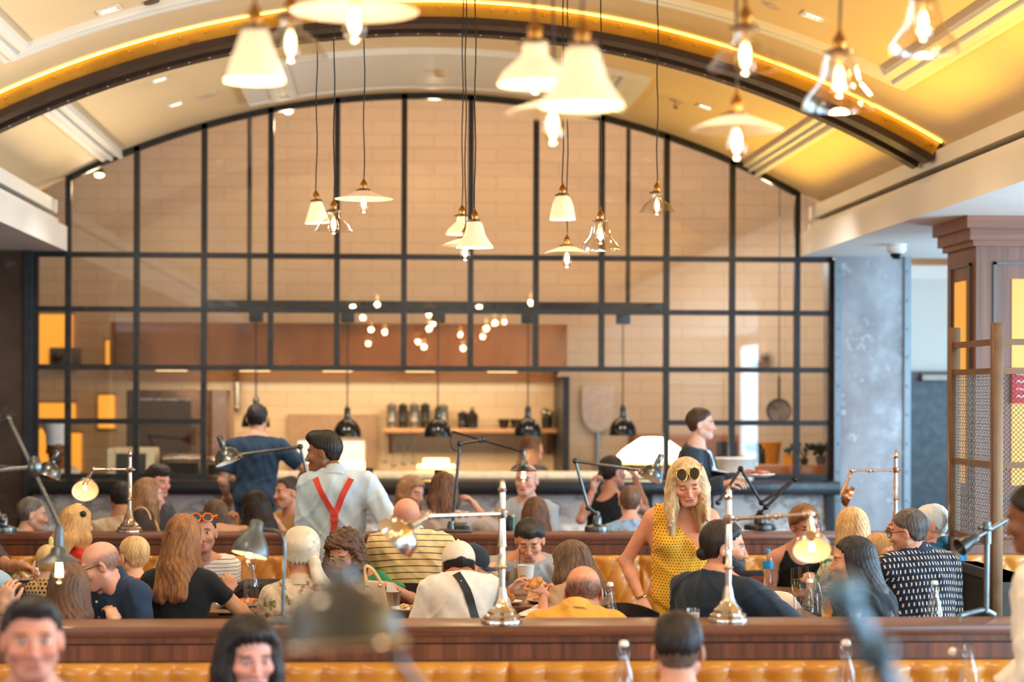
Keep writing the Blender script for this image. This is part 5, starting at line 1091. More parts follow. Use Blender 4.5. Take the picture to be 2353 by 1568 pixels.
def person(key, label, px, py, Y, by=0, hy=None, pitch=0, roll=0, lean=8, hk='m', hs=1.0, bs=None, wd=1.0, dp=1.0, sw=None, tone=(222, 168, 134), lips=(186, 104, 92), brow=(60, 42, 32), eyes=1.0, stub=0.0, iris=(70, 50, 36),
           hair=None, hc=(40, 30, 26), hhi=None, top=None, L='table', Rr='table', legs='sit', pants=(44, 46, 54), group=None, bust=False, fine=0.0085, neckr=None, extra=None, curl=0.5, chest=None):
    """px,py: pixel of the head's middle; by/hy: heading of body/head, 0 = away from the camera, 90 = right, 180 = toward it"""
    hy = by if hy is None else hy; bs = hs if bs is None else bs; H = P(px, py, Y)
    Rh = Matrix.Rotation(-R(hy), 3, 'Z') @ Matrix.Rotation(R(roll), 3, 'Y') @ Matrix.Rotation(-R(pitch), 3, 'X'); Rn = np.array(Rh)
    hd = lambda x, y, z: H + Rh @ Vector((x, y, z)) * hs
    fwh = Vector((math.sin(R(by)), math.cos(R(by)), 0)); rx = Vector((math.cos(R(by)), -math.sin(R(by)), 0)); up = Vector((0, 0, 1))
    u = (up * math.cos(R(lean)) + fwh * math.sin(R(lean))).normalized(); fw = rx.cross(u) * -1; fw = fw if fw.dot(fwh) > 0 else -fw
    base = hd(0, -0.02, -0.085); C = base - u * (0.125 * bs) - fwh * (0.012 * bs)
    if chest is not None: C = P(*chest)
    P0 = C - u * (0.45 * bs); T = lambda x, y, z: P0 + (rx * x + fw * y + u * z) * bs; Bn = np.array(Matrix((rx, fw, u)).transposed())
    if sw is None: sw = 0.172 if hk == 'm' else 0.152
    fem = hk == 'f'; nr = neckr or (0.055 if hk == 'm' else 0.045)
    tors = [('ell', (T(0, 0.0, 0.33), (0.160 * wd * bs, 0.112 * dp * bs, 0.165 * bs), Bn), 0, 1), ('ell', (T(0, -0.015, 0.405), (0.145 * wd * bs, 0.088 * bs, 0.09 * bs), Bn), 0.06, 1),
            ('ell', (T(0, 0.012, 0.15), ((0.142 if not fem else 0.13) * wd * bs, 0.112 * dp * bs, 0.17 * bs), Bn), 0.07, 1), ('ell', (T(0, 0, 0.02), (0.162 * wd * bs, 0.12 * bs, 0.12 * bs), Bn), 0.06, 1),
            ('cap', (T(-sw + 0.03, 0, 0.432), T(sw - 0.03, 0, 0.432), 0.054 * bs, 0.054 * bs), 0.05, 1)]
    for s in (-1, 1): tors.append(('cap', (T(s * 0.035, -0.01, 0.515), T(s * (sw - 0.06), -0.005, 0.452), 0.034 * bs, 0.042 * bs), 0.04, 1))
    if bust:
        for s in (-1, 1): tors.append(('ell', (T(s * 0.073, 0.088, 0.315), (0.066 * bs, 0.06 * bs, 0.062 * bs), Bn), 0.035, 1))
    neck = [('cap', (T(0, -0.005, 0.45), hd(0, -0.016, -0.06), nr * 1.12 * bs, nr * hs), 0.045, 1)]
    arms = {}; l1, l2 = 0.285 * bs, 0.245 * bs; ua, ub, fa, fb = (0.047, 0.040, 0.040, 0.026) if hk == 'm' else (0.041, 0.035, 0.034, 0.022)
    for s, spec in ((-1, L), (1, Rr)):
        Sh = T(s * sw, 0, 0.432); hint = up * -1 + rx * (s * 0.30) - fwh * 0.35; dors = up + rx * (s * 0.2); cu = curl; fd = None
        if spec == 'table': W_ = Vector((C.x, C.y, 0)) + fwh * 0.36 * bs + rx * (s * 0.15 * bs) + up * 0.795; W_.z = max(W_.z, C.z - 0.42 * bs)
        elif spec == 'down': W_ = Sh - up * 0.5 * bs + fwh * 0.06 + rx * (s * 0.05); hint = fwh * -1 + rx * s * 0.3; dors = rx * s
        elif spec == 'lap': W_ = Sh - up * 0.42 * bs + fwh * 0.24
        elif spec[0] == 'b': W_ = C + (rx * spec[1] + fwh * spec[2] + up * spec[3]) * bs
        else: W_ = P(*spec[1:4])
        if isinstance(spec, tuple) and len(spec) > 4 and isinstance(spec[-1], dict):
            o_ = spec[-1]; hint = Vector(o_['hint']) if 'hint' in o_ else hint; dors = Vector(o_['dors']) if 'dors' in o_ else dors; fd = Vector(o_['fd']) if 'fd' in o_ else None; cu = o_.get('curl', cu)
        E, W_ = ik(Sh, W_, l1, l2, hint); arms[s] = (Sh, E, W_)
        arms[s, 'it'] = [('cap', (Sh, E, ua * bs, ub * bs), 0.035, 1), ('cap', (E, E + (W_ - E) * 0.35, ub * 0.97 * bs, fa * bs), 0.02, 1), ('cap', (E + (W_ - E) * 0.35, W_, fa * bs, fb * bs), 0.02, 1)]
        arms[s, 'hand'] = hand_items(W_, fd or (W_ - E), dors, s, bs * (1.0 if hk == 'm' else 0.92), cu)
    root = thing('person', label, 'person', (P0.x, P0.y, 0), group)
    bald = isinstance(hair, dict) and hair['k'] == 'bald'; sk = skin_mat(tone, lips, brow, eyes, stub, iris, scalp=(tuple(hc), hair.get('top', 0.0), hair.get('amt', 0.85)) if bald else None)
    if bald: hair = None
    V, Q = head_mesh(hk); Vh = (V * hs) @ Rn.T + A(H); parts = [(Vh.astype(np.float32), Q)]; hl = [V]
    far = lambda n_: np.tile(A((0, -1, -1)), (n_, 1))
    top = top or {}
    cutz = 0.0
    bi = tors[:] + neck + arms[-1, 'it'] + arms[1, 'it']
    b = grow(bi, fine, 0.02); parts.append(b); hl.append(far(len(b[0])))
    for s in (-1, 1):
        hnd = grow(arms[s, 'hand'], 0.0042 * max(0.8, bs), 0.012); parts.append(hnd); hl.append(far(len(hnd[0])))
    link_mesh('body', parts, sk, root, ('hl', np.concatenate(hl)))
    def bl(Vv): return ((Vv - A(C)) @ Bn) / bs
    # top garment
    if top:
        g = top; off = g.get('off', 0.009); ci = tors[:]; sl = g.get('sleeve', 0.6)
        for s in (-1, 1):
            Sh, E, W_ = arms[s]; q = sl if not isinstance(sl, tuple) else sl[0 if s < 0 else 1]
            if q <= 0: continue
            loose = g.get('loose', 0.006); e = min(q, 1.0); ep = Sh + (E - Sh) * e
            if q <= 1.0: d = (E - Sh).normalized(); ci.append(('cap', (Sh, ep, ua * bs + loose * 0.6, (ua + (ub - ua) * e) * bs + loose, ep, d), 0.035, 1))
            else:
                ci.append(('cap', (Sh, E, ua * bs + loose * 0.6, ub * bs + loose * 0.7), 0.035, 1)); f_ = min(q - 1.0, 1.0); wp = E + (W_ - E) * f_; d = (W_ - E).normalized()
                ci.append(('cap', (E, wp, ub * bs + loose * 0.7, (ub + (fb - ub) * f_ * 0.85) * bs + loose, wp, d), 0.02, 1))
                if g.get('cuff'): c0 = wp - d * 0.05; ci.append(('cap', (c0, wp, (fa) * bs + loose + 0.006, fa * bs + loose + 0.008, wp, d), 0.0, 1))
        if g.get('neck', 'crew') in ('collar', 'crew', 'hood', 'turtle'): ci += [('cap', (T(0, -0.008, 0.47), T(0, -0.004, 0.515), nr * 1.2 * bs, nr * 1.08 * bs), 0.03, 1)]
        if g.get('neck') == 'hood': ci += [('ell', (T(0, -0.085, 0.47), (0.10 * bs, 0.05 * bs, 0.06 * bs), Bn), 0.03, 1)]
        seed = random.uniform(0, 9)
        def edit(f):
            x, y, z = f.local(C, Bn, bs); fold = g.get('fold', 1.0)
            f.F += fold * (0.0035 * np.sin(31 * z + 14 * x + 9 * np.sin(11 * x + seed)) * np.sin(17 * x - 8 * z + seed) + 0.0025 * np.sin(55 * x + 40 * z + seed * 2 + 6 * y))
            r1 = 1 - np.abs(np.sin(15 * x + 9 * z + 1.6 * np.sin(8 * z + seed) + seed)); r2 = 1 - np.abs(np.sin(-13 * x + 16 * z + 1.4 * np.sin(9 * x + seed) + 2 * seed)); f.F -= fold * (0.007 * r1 ** 5 + 0.006 * r2 ** 6)
            nk = g.get('neck', 'crew'); tilt = g.get('tilt', 0.30)
            if nk == 'crew': f.F = np.maximum(f.F, z + tilt * (y + 0.03) - 0.062)
            elif nk == 'collar': f.F = np.maximum(f.F, z + 0.25 * (y + 0.03) - 0.075 - g.get('nz', 0.0)); f.F = np.maximum(f.F, -(np.sqrt(x * x * 1.2 + (z - 0.055) ** 2) - 0.045 + 9 * np.maximum(0.03 - y, 0)))
            elif nk == 'v': f.F = np.maximum(f.F, z + tilt * (y + 0.03) - 0.058); f.F = np.maximum(f.F, -(np.abs(x) * 1.0 + np.abs(z - 0.07) * 0.52 - 0.075 + 9 * np.maximum(0.02 - y, 0)))
            elif nk == 'tank': f.F = np.maximum(f.F, z - 0.03 - 0.02); f.F = np.maximum(f.F, -(np.sqrt(x * x + ((z - 0.06) / 1.0) ** 2) - 0.085)); f.F = np.maximum(f.F, np.abs(x) - 0.145 + 0.5 * np.maximum(z + 0.04, 0) - 0.12 * np.maximum(-z - 0.06, 0))
            elif nk == 'oneshoulder':
                f.F = np.maximum(f.F, (z + 0.075 - 1.1 * x) * 0.7); f.F = np.maximum(f.F, x - 0.158 + 0.3 * np.maximum(z, 0)); f.F = np.maximum(f.F, -x - 0.16); f.F = np.maximum(f.F, z - 0.06); f.F = np.maximum(f.F, -(np.sqrt(x * x + (z - 0.07) ** 2) - 0.075))
            f.F = np.maximum(f.F, -(z + g.get('hem', 0.50)))
        cm = cloth_mat(g['c'], g.get('pat'), g.get('rough', 0.8)); V, Q = grow(ci, g.get('h', 0.0095), 0.02, off * bs if bs < 1 else off, edit=edit)
        gname = g.get('name', 'shirt'); go = link_mesh(gname, [(V, Q)], cm, root, ('hl', bl(V)))
        if g.get('neck') == 'collar':
            mb = MB(); pts = []
            for i in range(15):
                a = -2.6 + 5.2 * i / 14; r_ = nr * 1.38 * bs; pts.append(T(0, 0, 0.535) + (rx * (r_ * math.sin(a)) - fw * (r_ * 1.0 * math.cos(a)) - u * (0.028 * (1 - math.cos(a)) * bs * 0.9)) )
            vs = []; fs = []
            for i, p_ in enumerate(pts):
                o_ = (p_ - T(0, 0, 0.535)); o_ = (o_ - u * o_.dot(u)).normalized(); vs += [p_ + u * 0.020 * bs, p_ - u * 0.034 * bs + o_ * 0.022 * bs, p_ - u * 0.012 * bs - o_ * 0.004 * bs, p_ + u * 0.018 * bs - o_ * 0.006]
            n4 = len(pts); fs = [(4*i+j, 4*i+(j+1)%4, 4*i+4+(j+1)%4, 4*i+4+j) for i in range(n4 - 1) for j in range(4)] + [(0, 1, 2, 3), (4*n4-1, 4*n4-2, 4*n4-3, 4*n4-4)]
            mb.add(vs, fs).build('collar', M(g.get('collar', g['c']), 0.8, var=0.05), go, 60)
        if g.get('jacket'):                                   # lapel opening shows a shirt
            mb = MB(); vs = []
    # trousers or skirt and shoes
    pi = [('ell', (T(0, 0, 0.0), (0.160 * wd * bs, 0.116 * bs, 0.10 * bs), Bn), 0, 1)]
    feet = []
    for s in (-1, 1):
        hp = T(s * 0.085, 0.0, -0.03)
        if legs == 'sit':
            kn = hp + fwh * (0.28 * bs) - up * 0.03; kn.z = min(kn.z, 0.56); an = Vector((kn.x, kn.y, 0.09)) - fwh * 0.03
        else: kn = Vector((hp.x, hp.y, max(0.2, hp.z * 0.53))) + fwh * 0.02; an = Vector((hp.x, hp.y, 0.09))
        pi += [('cap', (hp, kn, 0.088 * bs, 0.062 * bs), 0.03, 1), ('cap', (kn, an, 0.062 * bs, 0.048 * bs), 0.02, 1)]; feet.append((an, s))
    V, Q = grow(pi, 0.02, 0.04, 0.0); link_mesh('trousers', [(V, Q)], cloth_mat(pants), root, ('hl', bl(V)))
    for an, s in feet:
        MB().ball(an + fwh * 0.07 - up * 0.045, 0.05, 12, (0.95, 2.5, 0.9), Matrix.Rotation(-R(by), 4, 'Z')).build('shoe', M((36, 30, 28), 0.5), root)
    # hair
    if hair:
        do_hair(root, hair, hc, hhi, H, Rh, Rn, hs, hk, C, rx, fwh, u, bs)
    ctx = dict(root=root, H=H, Rh=Rh, hd=hd, C=C, T=T, rx=rx, fw=fw, fwh=fwh, u=u, arms=arms, hs=hs, bs=bs, shirt=go if top else None, up=up)
    PEOPLE[key] = ctx
    if extra: extra(ctx)
    return ctx
def do_hair(root, hair, hc, hhi, H, Rh, Rn, hs, hk, C, rx, fwh, u, bs):
    kind = hair if isinstance(hair, str) else hair['k']; o = {} if isinstance(hair, str) else hair
    hd = lambda x, y, z: H + Rh @ Vector((x, y, z)) * hs; t = o.get('t', {'short': 0.0075, 'buzz': 0.004, 'bald': 0.004, 'long': 0.012, 'pony': 0.009, 'curly': 0.026, 'bob': 0.014, 'scarf': 0.016, 'thick': 0.009}.get(kind, 0.012))
    it = [('ell', (hd(0, -0.014, 0.032), (0.0765 * hs, 0.094 * hs, 0.083 * hs), Rn), 0, 1), ('ell', (hd(0, 0.0, -0.035), (0.066 * hs, 0.072 * hs, 0.06 * hs), Rn), 0.03, 1)]
    tail = []; dn = Vector((0, 0, -1)); back = Rh @ Vector((0, -1, 0)); back.z = 0; back = back.normalized() if back.length > 0.1 else -fwh
    if kind in ('long', 'curly', 'bob'):
        Ln = o.get('len', {'long': 0.30, 'curly': 0.20, 'bob': 0.13}[kind]) * hs; nf = 9; rr = {'long': 0.030, 'curly': 0.042, 'bob': 0.034}[kind] * hs; span = o.get('span', 1.75)
        for i in range(nf):
            a = -span + 2 * span * i / (nf - 1); st = hd(0.070 * math.sin(a), -0.018 - 0.076 * math.cos(a), 0.0); sd = Rh @ Vector((math.sin(a), -math.cos(a), 0)); sd.z = 0
            mid = st + dn * Ln * 0.5 + sd * 0.014 * hs; en = st + dn * Ln * (1.0 + 0.07 * math.sin(i * 2.7)) + sd * 0.012 + back * o.get('sweep', 0.02)
            # lie on the shoulders instead of entering the back
            q = (en - C).dot(u); 
            if (en - C).dot(fwh) > -0.115 * bs and q < 0.06 * bs and o.get('drape', True) and abs(a) < 1.3: en = en - fwh * min(0.13, ((en - C).dot(fwh) + 0.125 * bs)); mid = mid - fwh * 0.03
            tail += [('cap', (st, mid, rr * 0.9, rr), 0.03, 1), ('cap', (mid, en, rr, rr * o.get('taper', 0.62)), 0.03, 1)]
        for s in (-1, 1) if o.get('front') else ():
            for q_, yy, ln_ in ((0.070, 0.026, 0.85), (0.079, 0.010, 1.0), (0.085, -0.008, 1.08), (0.086, -0.026, 1.05), (0.082, -0.044, 1.0)):
                st = hd(s * q_ * 0.9, yy, 0.045); m1 = hd(s * (q_ + 0.008), yy + 0.012, -0.05); en = m1 + dn * o['front'] * ln_ * hs + fwh * (0.02 + o.get('fw', 0.0)) + rx * (s * 0.012)
                tail += [('cap', (st, m1, 0.014 * hs, 0.019 * hs), 0.025, 1), ('cap', (m1, en, 0.020 * hs, 0.005 * hs), 0.02, 1)]
    if kind == 'pony':
        b0 = hd(0, -0.105, o.get('pz', 0.03)); b1 = b0 + back * 0.03 + dn * 0.05 * hs; b2 = b1 + dn * o.get('len', 0.2) * hs + back * 0.01
        tail += [('cap', (hd(0, -0.09, 0.03), b0, 0.02 * hs, 0.018 * hs), 0.02, 1), ('cap', (b0, b1, 0.018 * hs, 0.026 * hs), 0.015, 1), ('cap', (b1, b2, 0.028 * hs, 0.012 * hs), 0.02, 1)]
    if kind == 'thick': tail += [('ell', (hd(0, 0.012, 0.088), (0.066 * hs, 0.082 * hs, 0.042 * hs), Rn), 0.03, 1)]
    if o.get('quiff'): tail += [('ell', (hd(0.0, 0.058, 0.098), (0.055 * hs, 0.032 * hs, 0.02 * hs), Rn), 0.03, 1)]
    if o.get('bun'): tail += [('ell', (hd(*o['bun']), (0.032 * hs, 0.032 * hs, 0.03 * hs), Rn), 0.01, 1)]
    if kind == 'scarf':
        tail += [('ell', (hd(0.045, -0.085, -0.055), (0.028 * hs, 0.03 * hs, 0.024 * hs), Rn), 0.012, 1), ('cap', (hd(0.05, -0.09, -0.06), hd(0.10, -0.10, -0.17), 0.022 * hs, 0.03 * hs), 0.02, 1), ('cap', (hd(0.04, -0.09, -0.06), hd(0.055, -0.13, -0.15), 0.018 * hs, 0.024 * hs), 0.02, 1)]
    lo = None; offs = t * hs; sd = random.uniform(0, 9)
    def edit(f):
        x, y, z = f.local(H, Rn, hs); ax = np.abs(x); y_ = np.broadcast_to(y, f.F.shape)
        line = np.interp(y_, LN[0], LN[1]).astype(np.float32) + o.get('up', 0.0)
        if kind == 'scarf': line = np.interp(y_, [-0.14, -0.05, 0.0, 0.05, 0.09], [-0.075, -0.065, -0.045, 0.035, 0.05]).astype(np.float32)
        if kind in ('long', 'bob', 'curly'): line = np.interp(y_, [-0.14, 0.02, 0.045, 0.07, 0.1], [-0.12, -0.10, 0.035, 0.062, 0.068]).astype(np.float32)
        jit = 0.007 * np.sin(np.arctan2(x, y) * 23 + sd) + 0.003 * np.sin(np.arctan2(x, y) * 57 + sd); tp = np.clip((z - line + jit) / (0.034 if kind in ('short', 'thick', 'buzz', 'pony') else 0.016), 0, 1)
        f.F += (t + 0.004) * hs * (1 - tp * tp * (3 - 2 * tp)); f.F = np.maximum(f.F, (line - 0.012 - z) * 0.75 * hs)
        if kind == 'bald': zm = np.interp(y_, [-0.13, -0.085, -0.03, 0.03, 0.06], [0.045, 0.035, 0.035, 0.025, -0.02]).astype(np.float32) + o.get('top', 0.0); f.F = np.maximum(f.F, (z - zm) * 0.75 * hs)
        if kind == 'buzz' and o.get('fade'): pass
        if o.get('wid') : pass
        for q in tail: f.put(q)
        if kind in ('long', 'bob', 'curly'):
            f.put(('ell', (hd(0, 0.118, -0.045), (0.063 * hs, 0.085 * hs, 0.108 * hs), Rn), 0.012, -1))
        ang = np.arctan2(x, -y)
        if kind == 'curly': f.F += hs * 0.010 * np.sin(75 * x + 5 * np.sin(40 * z + sd)) * np.sin(80 * z + 4 * np.sin(50 * y)) * np.sin(70 * y + sd) + 0.003 * np.sin(160 * x) * np.sin(150 * z)
        elif kind == 'scarf': f.F += 0.0022 * np.sin(60 * z + 30 * x + 20 * y) + 0.002 * np.sin(40 * x - 35 * z + sd)
        else: f.F += hs * (0.0016 * np.sin(ang * 34 + 9 * np.sin(z * 16 + sd)) + 0.0012 * np.sin(ang * 71 + z * 20 + sd)) * (0.4 if kind in ('buzz', 'bald') else 1.0) + (0.003 * np.sin(60 * y + 30 * x + sd) * np.sin(45 * x + sd) if kind in ('short', 'thick') else 0)
    allp = it + tail
    los = [np.minimum(A(d[0]), A(d[1])) - max(d[2], d[3]) if k_ == 'cap' else A(d[0]) - max(d[1]) for k_, d, _, _ in allp]; his = [np.maximum(A(d[0]), A(d[1])) + max(d[2], d[3]) if k_ == 'cap' else A(d[0]) + max(d[1]) for k_, d, _, _ in allp]
    f = Field(np.min(los, 0) - 0.03 - offs, np.max(his, 0) + 0.03 + offs, o.get('h', 0.0058))
    for q in it: f.put(q, offs)
    edit(f); V, Q = f.mesh(); loc = ((V - A(H)) @ Rn) / hs
    nm = 'headscarf' if kind == 'scarf' else 'hair'
    link_mesh(nm, [(V, Q)], o.get('mat') or hair_mat(tuple(hc), hhi), root, ('hl', loc))
# ---- things people wear
def glasses(c, col=(30, 26, 26), r=0.0235, lens=None, up=0.0, metal=0.0, fwd=0.0, tilt=0.0, name='glasses', sqz=0.8, wire=0.0022):
    hd, hs = c['hd'], c['hs']; mt = M(col, 0.3, metal); mb = MB(); g = MB()
    for s in (-1, 1):
        ring = []
        for i in range(20):
            a = 2 * math.pi * i / 20; ring.append(hd(s * 0.033 + r * math.cos(a), 0.102 + fwd - 0.006 * abs(math.cos(a)) + tilt * r * math.sin(a), up + r * sqz * math.sin(a)))
        mb.tube(ring, wire * hs, 6, True); g.add(ring, [tuple(range(20))])
        mb.tube([hd(s * 0.056, 0.098 + fwd, up + 0.004), hd(s * 0.076, 0.06 + fwd, up + 0.006), hd(s * 0.083, 0.0 + fwd * 0.4, up + 0.008), hd(s * 0.082, -0.022, up - 0.01)], wire * hs, 6)
    mb.tube([hd(-0.010, 0.104 + fwd, up + 0.003), hd(0.0, 0.107 + fwd, up + 0.006), hd(0.010, 0.104 + fwd, up + 0.003)], wire * hs, 6)
    o = mb.build(name, mt, c['root']); g.build('lens', lens or thin_lens, o, 0); return o
thin_lens = thin_glass('spectacle_lens', 1.5); dark_lens = M((30, 24, 20), 0.08, spec=0.8); blue_lens = M((40, 74, 92), 0.06, 0.2, spec=0.9)
def ribbon(c, path, w, mat, name, parent=None, th=0.009, front=False):
    """a strap lying on the garment; path in (x, z) body coordinates, laid on the back (or front)"""
    so = c['shirt']; me = so.data; off = Vector(c['root'].location); bv = BVHTree.FromPolygons([v.co + off for v in me.vertices], [p.vertices[:] for p in me.polygons])
    s = 1 if front else -1; pts = []
    for k in range(len(path) - 1):
        (x0, z0), (x1, z1) = path[k], path[k + 1]; n_ = max(2, int(math.hypot(x1 - x0, z1 - z0) / 0.02))
        for i in range(n_ + (1 if k == len(path) - 2 else 0)): f = i / n_; pts.append((x0 + (x1 - x0) * f, z0 + (z1 - z0) * f))
    vs = []; k = 0
    for i, (x, z) in enumerate(pts):
        a = pts[max(0, i - 1)]; b = pts[min(len(pts) - 1, i + 1)]; d = Vector((b[0] - a[0], b[1] - a[1])).normalized(); nx, nz = -d.y * w / 2, d.x * w / 2
        for sg in (-1, 1):
            st = c['T'](x + sg * nx, s * 0.6, z + sg * nz); h = bv.ray_cast(st, c['fw'] * -s)
            p = h[0] if h[0] is not None else st - c['fw'] * s * 0.5
            vs += [p + c['fw'] * s * th, p - c['fw'] * s * 0.004]
    n_ = len(pts); fs = []
    for i in range(n_ - 1):
        o = 4 * i; fs += [(o, o + 2, o + 6, o + 4), (o + 1, o + 5, o + 7, o + 3), (o, o + 4, o + 5, o + 1), (o + 2, o + 3, o + 7, o + 6)]
    return MB().add(vs, fs).build(name, mat, parent or c['root'], 60)
def beard(c, col, ln=0.012, low=-0.02):
    H, Rh, hs = c['H'], c['Rh'], c['hs']; Rn = np.array(Rh); hd = c['hd']
    it = head_items('m')[0][1:5]; f = Field((-0.09, -0.06, -0.15), (0.09, 0.13, 0.03), 0.004)
    for q in it: f.put(q, ln)
    x, y, z = f.local((0, 0, 0), np.eye(3), 1.0); lim = np.interp(np.broadcast_to(y, f.F.shape), [-0.03, 0.0, 0.03, 0.06, 0.085, 0.12], [0.0, -0.01, -0.03, -0.05, -0.05, -0.05]).astype(np.float32)
    f.F = np.maximum(f.F, z - lim); f.F = np.maximum(f.F, -(y + 0.012)); f.put(('ell', ((0, 0.11, -0.066), (0.021, 0.03, 0.008), I3), 0.004, -1))
    f.F += 0.0012 * np.sin(140 * x) * np.sin(120 * z) 
    V, Q = f.mesh(); link_mesh('beard', [((V * hs) @ Rn.T + A(H), Q)], hair_mat(col), c['root'], ('hl', V))
def ball_cap(c, col, brim_back=True, back_gap=True):
    """cap in head coordinates; brim at the front of the head"""
    hd = c['hd']; hs = c['hs']; H, Rh = c['H'], c['Rh']; f = Field((-0.11, -0.13, -0.03), (0.11, 0.13, 0.15), 0.005)
    f.put(('ell', ((0, -0.012, 0.036), (0.088, 0.106, 0.096), I3), 0, 1)); x, y, z = f.local((0, 0, 0), np.eye(3), 1.0)
    f.F = np.maximum(f.F, -(z - 0.012 + 0.14 * y + 0.30 * np.maximum(-y - 0.02, 0) * 0))
    f.F = np.maximum(f.F, -(np.sqrt(x * x + (z - 0.0) ** 2 * 0.8) - 0.034 + 8 * np.maximum(y + 0.06, 0)))
    V, Q = f.mesh(); o = link_mesh('cap', [((V * hs) @ np.array(Rh).T + A(H), Q)], cloth_mat(col), c['root'], ('hl', V))
    mb = MB(); vs = []; n = 14
    for lay in (0.0, 0.004):
        for i in range(n + 1):
            a = -1.15 + 2.3 * i / n
            for r_ in (0.0, 1.0): vs.append(hd((0.082 + 0.0 * r_) * math.sin(a), 0.082 * math.cos(a) - 0.006 + r_ * 0.072 * math.cos(a) ** 0.6 if math.cos(a) > 0 else 0.07, 0.012 + lay - r_ * 0.014 - 0.012 * math.sin(a) ** 2))
    m_ = 2 * (n + 1); fs = []
    for i in range(n): fs += [(2*i, 2*i+1, 2*i+3, 2*i+2), (m_+2*i, m_+2*i+2, m_+2*i+3, m_+2*i+1), (2*i+1, m_+2*i+1, m_+2*i+3, 2*i+3)]
    mb.add(vs, fs).build('brim', M(col, 0.8, var=0.04), o, 60)
    MB().ball(hd(0, -0.012, 0.133), 0.007, 8).build('button', M(col, 0.7), o)
# ------------------------------------------------------------------ the guests and staff
FAIR = (228, 172, 140); TAN = (208, 150, 112); OLIVE = (194, 136, 100); PINK = (232, 166, 142); BROWN = (128, 82, 56)
G1 = 'guests seated behind the far divider'; G2 = 'guests between the two dividers'; G3 = 'people nearest the camera'; G4 = 'staff'
# --- staff
def susp(c):
    red = M((206, 58, 40), 0.7, var=0.05); ribbon(c, [(-0.115, 0.47), (0.015, 0.26)], 0.032, red, 'suspenders'); ribbon(c, [(0.10, 0.47), (0.015, 0.26)], 0.032, red, 'suspenders'); ribbon(c, [(0.015, 0.275), (0.0, -0.04)], 0.032, red, 'suspenders', th=0.011); ribbon(c, [(0.015, 0.29), (0.013, 0.225)], 0.045, M((226, 84, 66), 0.5), 'suspender_patch', th=0.014)
person('waiter', 'waiter in white shirt and red suspenders, back turned, head in profile', 744, 1041, 12.45, by=14, hy=-76, pitch=4, lean=3, tone=(150, 98, 68), lips=(120, 66, 54), brow=(24, 18, 16), hair=dict(k='thick', quiff=True), hc=(22, 17, 16), hhi=(52, 44, 42), legs='stand', stub=0.25,
       top=dict(c=(192, 206, 216), sleeve=1.42, neck='collar', loose=0.017, off=0.013, cuff=True, fold=1.3), L=('b', -0.20, 0.20, -0.40, dict(hint=(-0.2, -0.5, -1))), Rr=('b', 0.24, 0.10, -0.42, dict(hint=(0.6, -0.6, -0.6))), group=G4, chest=(778, 1108, 12.4), extra=susp, hs=1.06)
def suit(c):
    T = c['T']; o = c['shirt']
    ribbon(c, [(0.0, 0.47), (0.0, 0.16)], 0.10, M((236, 238, 240), 0.7), 'dress_shirt', o, th=0.010, front=True)
    for s in (-1, 1): ribbon(c, [(s * 0.066, 0.47), (s * 0.028, 0.16)], 0.045, cloth_mat((44, 54, 66)), 'lapel', o, th=0.014, front=True)
person('suit', 'man in dark blazer carrying a plate, walking right behind the blonde woman', 1611, 975, 15.1, by=112, hy=98, lean=2, tone=(230, 178, 156), brow=(60, 44, 36), hair=dict(k='short', t=0.010), hc=(52, 38, 30), legs='stand', pants=(60, 78, 96),
       top=dict(c=(46, 56, 68), sleeve=1.9, neck='v', loose=0.016, off=0.016, name='blazer'), L=('p', 1690, 1105, 14.9), Rr=('p', 1672, 1112, 14.7), group=G4, extra=suit)
person('navy', 'man in navy tee with back turned, standing at the pass', 592, 962, 16.6, by=4, hy=12, lean=3, tone=(214, 160, 132), hair=dict(k='short', t=0.008), hc=(30, 26, 26), legs='stand', pants=(40, 62, 84), wd=1.1, sw=0.19,
       top=dict(c=(36, 56, 78), sleeve=0.75, neck='crew', loose=0.016, off=0.012), L=('b', -0.26, 0.16, -0.42), Rr=('b', 0.30, 0.20, -0.36, dict(hint=(1, -0.3, -0.3))), group=G4)
person('server', 'server with long brown hair and black top behind the pass', 1224, 1030, 19.35, by=40, hy=64, hk='f', lean=2, tone=FAIR, hair=dict(k='long', len=0.36, t=0.014), hc=(70, 44, 32), hhi=(128, 92, 68), legs='stand', top=dict(c=(26, 28, 32), sleeve=1.3, neck='crew'), group=G4)
def highlight_hat(c): MB().lathe([(0.085, 0.0), (0.085, 0.10), (0.11, 0.16), (0.105, 0.24), (0.001, 0.26)], axis_m(c['hd'](0, -0.01, 0.045), c['Rh'] @ Vector((0, -0.1, 1))), 20).build('highlight_hat', M((226, 232, 238), 0.7), c['root'])  # white hat shape stands in for a highlight over the reflected head
def orange_straps(c):
    for s in (-1, 1): ribbon(c, [(s * 0.085, 0.46), (s * 0.075, 0.0)], 0.03, M((210, 120, 60), 0.7), 'suspenders', front=True)
    highlight_hat(c)
person('waiter_reflection', 'figure in white imitating a waiter reflected in the lowest left panes', 128, 1035, 19.7, by=175, hy=150, tone=BROWN, brow=(30, 22, 20), hair='buzz', legs='stand', top=dict(c=(226, 216, 208), sleeve=1.8, neck='crew', loose=0.018), group=G4, extra=orange_straps)  # solid figure added in place of a waiter's reflection in the glass
